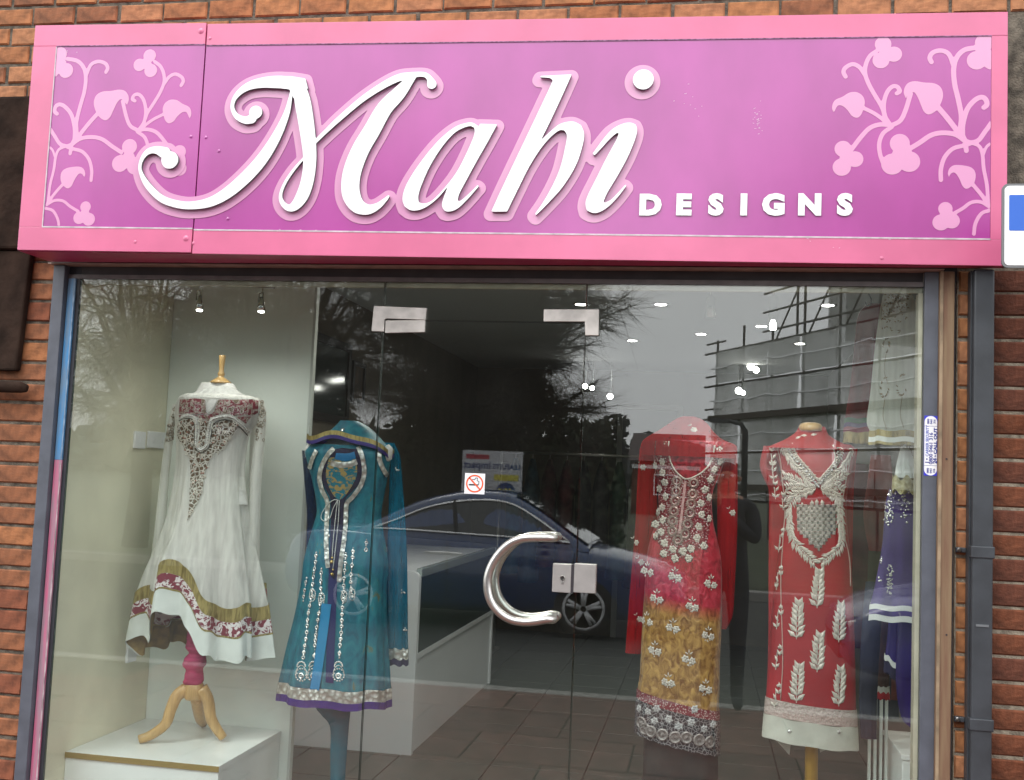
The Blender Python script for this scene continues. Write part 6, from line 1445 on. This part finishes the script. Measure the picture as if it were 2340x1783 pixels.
    MB().hexa([T(2.16, -.42, .30), T(2.21, -.42, .30), T(2.21, .42, .30), T(2.16, .42, .30), T(2.14, -.42, .42), T(2.205, -.42, .42), T(2.205, .42, .42), T(2.14, .42, .42)]).build('grille', M_BLKP, t)
    return t
c = rf(1000, 1300, 8.6)
car(c.x + .66, -8.45, 1, 'dark blue car with chrome window trim parked across the road', M_CAR)
c = rf(1845, 1300, 5.6)
car(c.x + 2.45, -5.9, -1, 'blue car parked at the near kerb with its nose by the leaf gown reflection', mat('blue_car_paint', (.030, .055, .16), .26, spec=.6, coat=.8))

# bare street trees, dense with hanging twigs
M_BARK = mat('bark', (.035, .028, .022), .9, noise=.3, nscale=20)
def tree(label, base, height, rad, ntw, droop, seed, name='bare_tree', thick=.010):
    r = np.random.default_rng(seed); t = thing(name, base, label, 'tree', 'bare trees across the road'); bx, by, bz = base
    tr = MB(); h0 = height * .30
    tr.tube([(bx, by, bz), (bx + .05, by, bz + h0 * .5), (bx, by + .05, bz + h0)], [.24, .19, .17], 10)
    limbs = []
    cz = height * .54
    for k in range(38):
        a = k * 2.4 + r.uniform(-.3, .3); sn = 1 - 1.8 * (k + .5) / 38; cs = math.sqrt(max(0, 1 - sn * sn)); q = r.uniform(.55, .86)
        end = np.array([bx + rad * q * cs * math.cos(a), by + rad * .7 * q * cs * math.sin(a), bz + cz + height * .46 * q * sn])
        p0 = np.array([bx, by, bz + h0 * r.uniform(.75, 1.0)]); mid = p0 * .5 + end * .5 + np.array([0, 0, .25 * rad * (1 - abs(sn))])
        P = [p0 * (1 - s) ** 2 + mid * 2 * s * (1 - s) + end * s * s + r.normal(0, .05, 3) * s for s in np.linspace(0, 1, 6)]
        tr.tube([tuple(p) for p in P], [.070, .052, .04, .028, .019, .010], 6); limbs.append(P)
    br = []
    for P in limbs:
        for k in range(12):
            s = r.uniform(.3, 1.0); i = min(4, int(s * 5)); p0 = P[i] + (P[i + 1] - P[i]) * (s * 5 - i); d = r.normal(0, 1, 3); d[2] = abs(d[2]) * .6; d /= np.linalg.norm(d)
            L = rad * r.uniform(.18, .42); Q = [p0 + d * L * q + np.array([0, 0, -droop * .35 * L * q * q]) for q in (0, .35, .7, 1)]
            tr.tube([tuple(p) for p in Q], [.020, .014, .010, .006], 4); br.append(Q)
    tr.build('trunk', M_BARK, t, True)
    # twigs, vectorised: each a three sided tapering stem of four rings
    bi = r.integers(0, len(br), ntw); s = r.uniform(.1, 1, ntw) * 2.999; i0 = s.astype(int); f = (s - i0)[:, None]
    A = np.array(br); p0 = A[bi, i0] * (1 - f) + A[bi, np.minimum(i0 + 1, 3)] * f
    d = r.normal(0, 1, (ntw, 3)); d[:, 2] = d[:, 2] * .5 + .25; d /= np.linalg.norm(d, axis=1)[:, None]; L = r.uniform(.35, 1.15, ntw)[:, None] * rad * .28
    V = []; sides = np.array([[math.cos(k * 2.094), math.sin(k * 2.094)] for k in range(3)])
    e1 = np.cross(d, np.array([.3, .9, .2])); e1 /= np.linalg.norm(e1, axis=1)[:, None]; e2 = np.cross(d, e1)
    for j, q in enumerate((0, .33, .66, 1.0)):
        c_ = p0 + d * L * q + np.array([0, 0, -1.]) * (droop * L * q * q) + r.normal(0, .02, (ntw, 3)) * q
        w = thick * (1 - .75 * q)
        for k in range(3): V.append(c_ + (e1 * sides[k, 0] + e2 * sides[k, 1]) * w)
    V = np.stack(V, 1).reshape(-1, 3) - np.array(base); F = []
    for j in range(3):
        for k in range(3): F.append([j * 3 + k, j * 3 + (k + 1) % 3, j * 3 + 3 + (k + 1) % 3, j * 3 + 3 + k])
    F = (np.arange(ntw)[:, None, None] * 12 + np.array(F)[None]).reshape(-1, 4)
    me = bpy.data.meshes.new('crown'); me.vertices.add(len(V)); me.vertices.foreach_set('co', V.ravel()); me.loops.add(F.size); me.loops.foreach_set('vertex_index', F.ravel().astype(np.int32))
    me.polygons.add(len(F)); me.polygons.foreach_set('loop_start', np.arange(0, F.size, 4, dtype=np.int32)); me.polygons.foreach_set('loop_total', np.full(len(F), 4, np.int32)); me.update(calc_edges=True)
    me.materials.append(M_BARK); o = bpy.data.objects.new('crown', me); COL.objects.link(o); o.parent = t; o['kind'] = 'stuff'
b1 = rf(600, 1200, 12.8); b2 = rf(1085, 1200, 13.6)
tree('bare weeping tree with drooping twigs behind the dark blue car', (b1.x, -13.2, -.09), 8.4, 3.1, 15000, .9, 3, thick=.0048)
tree('broad bare tree with outward reaching twigs behind the posters', (b2.x - .3, -14.4, -.09), 8.1, 2.9, 36000, .15, 5, thick=.0048)
b3 = rf(170, 1200, 13); tree('bare leaning tree at the far left end of the verge', (b3.x, -15.0, -.09), 7.8, 2.7, 8000, .9, 9, thick=.0048)
# hedge behind the trees: small leaves on a dark core
t = thing('hedge', (-3.4, -17.0, -.09), 'long dark evergreen hedge behind the bare trees', 'hedge')
r = np.random.default_rng(12); nL = 13000
hx = r.uniform(-9, -1.5, nL); top = 2.9 + .5 * np.sin(hx * 1.3) + .3 * np.sin(hx * 3.1); hz = r.uniform(0, 1, nL) ** .8 * top; hy = -17 + r.uniform(-.5, .6, nL)
b = MB(); b.box(-9, -1.6, -17.3, -16.75, -.09, 2.3); b.build('stems', mat('hedge_core', (.015, .018, .010), .95), t)
c_ = np.stack([hx, hy, hz], 1); a_ = r.normal(0, 1, (nL, 3)); a_ /= np.linalg.norm(a_, axis=1)[:, None]; b_2 = np.cross(a_, r.normal(0, 1, (nL, 3))); b_2 /= np.linalg.norm(b_2, axis=1)[:, None]
V = np.stack([c_ - a_ * .11, c_ + b_2 * .05, c_ + a_ * .11, c_ - b_2 * .05], 1).reshape(-1, 3) - np.array([-3.4, -17.0, -.09])
me = bpy.data.meshes.new('leaves'); me.from_pydata(V.tolist(), [], (np.arange(nL)[:, None] * 4 + np.arange(4)).tolist()); me.materials.append(mat('hedge_leaf', (.035, .045, .018), .7, noise=.5, nscale=2)); o = bpy.data.objects.new('leaves', me); COL.objects.link(o); o.parent = t; o['kind'] = 'stuff'

# poster board behind the car
p0, p1 = rf(1058, 1028, 11.6), rf(1190, 1150, 11.6); yb_ = -11.6; t = thing('poster_board', ((p0.x + p1.x) / 2, yb_, -.09), 'white poster board for leaflets standing behind the dark blue car', 'poster board')
M_POST = mat('poster_paper', (.50, .50, .52), .6); xm = (p0.x + p1.x) / 2
MB().box(p0.x, p1.x, yb_ - .03, yb_, p1.z - .1, p0.z).build('board', M_POST, t)
for x in (p0.x + .05, p1.x - .05): MB().box(x - .03, x + .03, yb_ - .07, yb_ - .031, -.09, p0.z - .05).build('post', M_BLKP, t)
H_ = p0.z - p1.z
def ptext(s, x, z, size, m, bold=.006): text(s, size, lambda a, b2, c2: Vector((x - a, yb_ + .002 + c2, z + b2)), m, t, bold=bold)
M_PRED = mat('poster_red', (.36, .03, .05), .6); M_PNV = mat('poster_navy', (.02, .04, .14), .6); M_PYL = mat('poster_yellow', (.55, .48, .06), .6)
xq1, xq2 = p0.x + (p1.x - p0.x) * .25, p0.x + (p1.x - p0.x) * .74
ptext('Impact', xq1, p0.z - H_ * .29, .15, M_PNV, .004); ptext('LEAFLETS', xq2, p0.z - H_ * .31, .098, M_PNV, .003)
MB().box(xq1 - .17, xq1 + .17, yb_ + .0005, yb_ + .002, p0.z - H_ * .17, p0.z - H_ * .08).build('red_bar', M_PRED, t); MB().box(xq2 - .18, xq2 + .18, yb_ + .0005, yb_ + .002, p0.z - H_ * .58, p0.z - H_ * .46).build('yellow_bar', M_PYL, t)
MB().lathe((xq2, yb_ + .0005, p0.z - H_ * .82), [(.15, 0), (.15, .002), (.001, .002)], 28, axis='y').build('blue_disc', M_PNV, t); text('£38', .16, lambda a, b2, c2: Vector((xq2 - a, yb_ + .004 + c2, p0.z - H_ * .82 + b2)), M_PYL, t, bold=.006)

# scaffolded building wrapped in white sheeting
K = 1.6; dv = ray(430, 1110); dv = Vector((dv.x, dv.y, 0)).normalized()
e0 = at(1645, 1110, 20.4 * K + 3.6 * (K - 1)); 
def sc(s, z, n=0.):                    # along the front (s grows towards the street), height, stand-off
    p = e0 - dv * s; nn = Vector((dv.y, -dv.x, 0)); p = p - nn * n; return Vector((p.x, -p.y, z))
t = thing('scaffolded_building', sc(0, 0), 'tall building wrapped in scaffolding and pale grey sheeting down the street', 'building')
M_SHEET = sheer('scaffold_sheeting', (.88, .89, .86), .90, .55, 1.2); M_POLE = mat('scaffold_pole', (.10, .095, .085), .5, metal=.5); M_BOARD = mat('scaffold_board', (.075, .065, .05), .85)
S1 = 7.0 * K; zt0 = 1.5 + 2.94 * K; LZ = [-.09, 1.5 - 1.0, 1.5, 1.5 + 1.42 * K, zt0]
b = MB(); b.hexa([sc(S1 - .5, -.09, -2), sc(S1 + 6, -.09, -2), sc(S1 + 6, -.09, -12), sc(S1 - .5, -.09, -12), sc(S1 - .5, zt0, -2), sc(S1 + 6, zt0, -2), sc(S1 + 6, zt0, -12), sc(S1 - .5, zt0, -12)]); b.build('masonry', mat('grey_render', (.16, .155, .14), .85), t)
b = MB(); b.hexa([sc(5.0, zt0, -1.6), sc(S1 + 3, zt0, -1.6), sc(S1 + 3, zt0, -8), sc(5.0, zt0, -8), sc(5.0, zt0 + 5, -1.6), sc(S1 + 3, zt0 + 5, -1.6), sc(S1 + 3, zt0 + 5, -8), sc(5.0, zt0 + 5, -8)]); b.build('upper_masonry', mat('grey_render_b', (.15, .15, .145), .85), t)
nb = 6; r = random.Random(4)
lv = [1.5 - .45, 1.5 + .02, 1.5 + .72 * K, 1.5 + 1.47 * K, 1.5 + 2.2 * K, zt0]
for i in range(nb):
    s0, s1 = S1 * i / nb, S1 * (i + 1) / nb
    for z0_, z1_ in zip(lv[:-1], lv[1:]):
        G = [[sc(s0 + (s1 - s0) * u / 5 + .02, z0_ + .05 + (z1_ - z0_ - .1) * v / 4, .36 + .06 * math.sin(u * 1.3 + i * 2 + z0_) + r.uniform(-.03, .03)) for u in range(6)] for v in range(5)]
        grid(MB(), G).build('sheet', M_SHEET, t, True)
        zm = (z0_ + z1_) / 2; b = MB(); b.tube([sc(s0, zm + r.uniform(-.05, .05), .46), sc((s0 + s1) / 2, zm - .05, .47), sc(s1, zm + r.uniform(-.05, .05), .46)], .030, 5); b.build('seam_strip', M_WHITE, t)
for i in range(nb + 1):
    s = S1 * i / nb; b = MB(); b.tube([sc(s, -.09, .22), sc(s, zt0 + r.uniform(.3, .9) + (3.5 if i > 2 else 0), .22)], .045, 6); b.build('standard_pole', M_POLE, t)
for k, z in enumerate(lv):
    b = MB(); b.tube([sc(-.9, z + .0, .24), sc(S1, z, .24)], .04, 6); b.tube([sc(-.8, z + .35, .24), sc(.6, z + .35, .24)], .035, 6); b.build('ledger_pole', M_POLE, t)
    if k in (1, 3): b = MB(); b.hexa([sc(0, z - .11, .55), sc(S1, z - .11, .55), sc(S1, z - .11, -.4), sc(0, z - .11, -.4), sc(0, z + .08, .55), sc(S1, z + .08, .55), sc(S1, z + .06, -.4), sc(0, z + .06, -.4)]); b.build('deck_boards', M_BOARD, t)
for k in range(7):
    z = zt0 + .35 + k * .62; b = MB(); b.tube([sc(3.2, z, .26), sc(S1, z, .26)], .035, 6); b.build('guard_rail', M_POLE, t)
for i in range(4):
    s = 4.0 + i * 1.9; b = MB(); b.tube([sc(s, zt0, -.5), sc(s, zt0 + 4.6, -.5)], .045, 6); b.tube([sc(s, zt0, .26), sc(s + 1.9, zt0 + 2.2, .26)], .03, 6); b.build('brace_pole', M_POLE, t)
b = MB(); b.hexa([sc(5.2, zt0 + 2.0, .3), sc(S1, zt0 + 2.0, .3), sc(S1, zt0 + 2.0, -.5), sc(5.2, zt0 + 2.0, -.5), sc(5.2, zt0 + 2.14, .3), sc(S1, zt0 + 2.14, .3), sc(S1, zt0 + 2.14, -.5), sc(5.2, zt0 + 2.14, -.5)]); b.build('deck_boards', M_BOARD, t)
G = [[sc(6.2 + 3.6 * u / 6, zt0 + .1 + 1.7 * v / 4, -.2 + .06 * math.sin(u * 1.7)) for u in range(7)] for v in range(5)]; grid(MB(), G).build('sheet', M_SHEET, t, True)
# street lamps
M_LPOST = mat('lamp_post_grey', (.05, .055, .055), .5)
for (px, pyt, hx_, hy_, D, lb) in ((1703, 985, 1622, 961, 30, 'grey street lamp in front of the sheeted building'), (1434, 1042, 1376, 1029, 42, 'far grey street lamp beside the low brick building')):
    a = rf(px, pyt, D); h = rf(hx_, hy_, D); t = thing('street_lamp', (a.x, a.y, -.09), lb, 'street lamp', 'street lamps along the road')
    MB().tube([(a.x, a.y, -.09), (a.x, a.y, a.z), (a.x + (h.x - a.x) * .12, a.y, a.z + (h.z - a.z) * .7), (a.x + (h.x - a.x) * .45, a.y, h.z)], [.11, .09, .07, .06], 8).build('post', M_LPOST, t, True)
    MB().hexa([(h.x, h.y - .1, h.z - .06), (a.x + (h.x - a.x) * .45, h.y - .1, h.z - .06), (a.x + (h.x - a.x) * .45, h.y + .1, h.z - .06), (h.x, h.y + .1, h.z - .06), (h.x, h.y - .07, h.z + .07), (a.x + (h.x - a.x) * .45, h.y - .07, h.z + .07), (a.x + (h.x - a.x) * .45, h.y + .07, h.z + .07), (h.x, h.y + .07, h.z + .07)]).build('lamp_head', M_LPOST, t)
# low buildings and far trees
def house(label, px0, px1, pyt, D, m, depth=8, win=True):
    a, c = rf(px0, pyt, D), rf(px1, pyt, D); t = thing('brick_house', ((a.x + c.x) / 2, -D, -.09), label, 'house')
    MB().box(a.x, c.x, -D - depth, -D, -.09, a.z).build('wall', m, t)
    o = .25; zt_ = a.z; MB().add([(a.x - o, -D + o, zt_), (c.x + o, -D + o, zt_), (c.x + o, -D - depth - o, zt_), (a.x - o, -D - depth - o, zt_), (a.x - o, -D - depth / 2, zt_ + 1.6), (c.x + o, -D - depth / 2, zt_ + 1.6)], [(0, 1, 5, 4), (2, 3, 4, 5), (1, 2, 5), (3, 0, 4), (3, 2, 1, 0)]).build('roof', mat('roof_tiles', (.07, .05, .045), .85, noise=.3, nscale=6), t)
    MB().box(a.x - .02, c.x + .02, -D + .005, -D + .06, zt_ - .4, zt_ - .2).build('fascia_board', M_WHITE, t)
    if win:
        n = max(1, int((c.x - a.x) / 2.6))
        for k in range(n):
            x = a.x + (c.x - a.x) * (k + .5) / n; w_ = MB().box(x - .6, x + .6, -D + .005, -D + .04, .9, 2.0).build('window', M_WHITE, t); MB().box(x - .52, x + .52, -D + .041, -D + .05, .98, 1.92).build('pane', M_CGL, w_)
M_FARB = mat('far_brick', (.14, .06, .04), .9, noise=.3, nscale=3)
house('low dark brick house with white fascia beyond the far street lamp', 1445, 1600, 1052, 52, M_FARB); house('wide brown house beyond the hedge', 700, 1180, 1040, 62, M_FARB, 9)
t = MB(); r = np.random.default_rng(8)
for k in range(420):
    x = r.uniform(-90, 120); y = -r.uniform(110, 170); s = r.uniform(2.2, 4.8); h = r.uniform(1.5, 5.2) if x > -8 else r.uniform(2, 9); n0 = len(t.v)
    P = r.normal(0, 1, (9, 3)); P /= np.linalg.norm(P, axis=1)[:, None]
    t.v += [(x + p[0] * s, y + p[1] * s, h * .5 + p[2] * h * .6) for p in P]
    for _ in range(14): i = r.choice(9, 3, False); t.f.append(tuple(int(n0 + q) for q in i)); t.mi.append(0)
tag(t.build('far_trees', mat('far_tree', (.055, .065, .045), .9)), kind='stuff')

# ------------------------------------------------------------------ the photographer
def skin(name, V, E, parent, mats, pick=None, sub=1, root=0):
    bm = bmesh.new(); ly = bm.verts.layers.skin.verify(); bv = [bm.verts.new(v[:3]) for v in V]
    for i, v in enumerate(V): d = bv[i][ly]; d.radius = (v[3], v[4] if len(v) > 4 else v[3]); d.use_root = (i == root)
    for a, c in E: bm.edges.new((bv[a], bv[c]))
    me = bpy.data.meshes.new(name); bm.to_mesh(me); bm.free(); o = bpy.data.objects.new(name, me); COL.objects.link(o)
    o.modifiers.new('skin', 'SKIN').use_smooth_shade = True; o.modifiers.new('sub', 'SUBSURF').levels = sub
    dg = bpy.context.evaluated_depsgraph_get(); m2 = bpy.data.meshes.new_from_object(o.evaluated_get(dg)); bpy.data.objects.remove(o)
    og = origin(parent); m2.materials.clear()
    for m in mats: m2.materials.append(m)
    for p in m2.polygons: p.use_smooth = True; p.material_index = pick(p.center) if pick else 0
    for v in m2.vertices: v.co = v.co - og
    o = bpy.data.objects.new(name, m2); COL.objects.link(o); o.parent = parent; return o
M_COAT = mat('navy_coat', (.010, .012, .020), .8, noise=.3, nscale=12); M_SKIN = mat('skin', (.42, .23, .15), .5); M_JEANS = mat('dark_jeans', (.018, .022, .035), .8); M_HAIR = mat('dark_hair', (.015, .011, .009), .6)
HX, HY = .15, -3.90
ph = thing('person', (HX, HY, 0), 'person in a dark navy coat holding up a phone, mirrored in the glass', 'person')
V = [(HX, HY - .02, .94, .155, .11), (HX, HY - .01, 1.10, .15, .11), (HX, HY, 1.28, .17, .115), (HX, HY + .005, 1.385, .11, .085), (HX, HY + .015, 1.445, .052), (HX, HY + .03, 1.50, .066, .078), (HX, HY + .03, 1.565, .075, .09), (HX, HY + .02, 1.625, .060, .075),
     (HX - .09, HY - .02, .86, .095), (HX - .10, HY, .50, .062), (HX - .10, HY - .03, .10, .045), (HX - .11, HY + .10, .035, .035), (HX + .09, HY - .02, .86, .095), (HX + .10, HY, .50, .062), (HX + .10, HY - .03, .10, .045), (HX + .11, HY + .10, .035, .035),
     (HX - .17, HY, 1.36, .062), (HX - .23, HY + .06, 1.15, .050), (HX - .22, HY + .20, 1.37, .036), (HX + .17, HY, 1.36, .062), (HX + .20, HY + .08, 1.14, .050), (HX - .06, HY + .21, 1.37, .036), (HX, HY + .118, 1.545, .013), (HX, HY + .10, 1.562, .012)]
E_ = [(0, 1), (1, 2), (2, 3), (3, 4), (4, 5), (5, 6), (6, 7), (0, 8), (8, 9), (9, 10), (10, 11), (0, 12), (12, 13), (13, 14), (14, 15), (3, 16), (16, 17), (17, 18), (3, 19), (19, 20), (20, 21), (6, 23), (23, 22)]
skin('body', V, E_, ph, [M_COAT, M_SKIN, M_JEANS], lambda c: 1 if c.z > 1.425 and abs(c.x - HX) < .12 and c.y < HY + .15 else (2 if c.z < .80 else 0))
for sx_, px_h in ((-1, HX - .22), (1, HX - .06)):
    w = Vector((px_h, HY + .205, 1.39)); V = [(w.x, w.y, w.z - .02, .026), (w.x + .0 * sx_, w.y + .03, w.z + .04, .030, .018)]; E2 = [(0, 1)]
    for k, L in enumerate((.070, .078, .074, .060)):
        b0 = Vector((w.x - sx_ * (.0) + (k - 1.5) * .0, w.y + .045, w.z + .03 + k * .018)); d = Vector((-sx_ * .75, .25, .1)).normalized() if k else Vector((-sx_ * .7, .3, -.1)).normalized()
        i = len(V); p1 = b0; p2 = b0 + Vector((0, .02, .0)) - Vector((sx_, 0, 0)) * L * .35; p3 = p2 - Vector((sx_, 0, 0)) * L * .4 + Vector((0, -.012, 0))
        V += [(*p1, .0095), (*p2, .0088), (*p3, .0075)]; E2 += [(1, i), (i, i + 1), (i + 1, i + 2)]
    i = len(V); V += [(w.x - sx_ * .012, w.y + .01, w.z + .055, .011), (w.x - sx_ * .04, w.y + .018, w.z + .075, .009), (w.x - sx_ * .058, w.y + .022, w.z + .078, .008)]; E2 += [(1, i), (i, i + 1), (i + 1, i + 2)]
    skin('hand', V, E2, ph, [M_SKIN])
G = [[Vector((HX + .083 * math.cos(a) * math.sin(e_), HY + .008 + .098 * math.sin(a) * math.sin(e_) - .012, 1.575 + .095 * math.cos(e_))) for a in np.linspace(0, 2 * math.pi, 21)] for e_ in np.linspace(.02, 1.45, 7)]
grid(MB(), G).build('hair', M_HAIR, ph, True)
for s_ in (-1, 1):
    b = MB(); b.lathe((HX + s_ * .031, HY + .112, 1.572), [(.004, .004), (.012, 0), (.012, -.008)], 10, axis='y'); b.build('eye', M_WHITE, ph, True)
    b = MB(); b.lathe((HX + s_ * .079, HY + .03, 1.555), [(.004, -.02), (.018, -.008), (.02, .008), (.006, .02)], 10); b.build('ear', M_SKIN, ph, True)
b = MB(); b.tube([(HX - .022, HY + .104, 1.515), (HX, HY + .110, 1.512), (HX + .022, HY + .104, 1.515)], .006, 6); b.build('mouth', mat('lips', (.30, .10, .08), .5), ph, True)
t = thing('phone', (.0, -3.63, 1.5), 'black phone held up by the person in the navy coat', 'phone')
MB().box(-.072, .072, -3.634, -3.625, 1.455, 1.53).build('case', M_BLKP, t, bevel=.003)
MB().box(-.066, .066, -3.6352, -3.6342, 1.460, 1.525).build('screen', mat('phone_glass', (.02, .02, .022), .05), t)
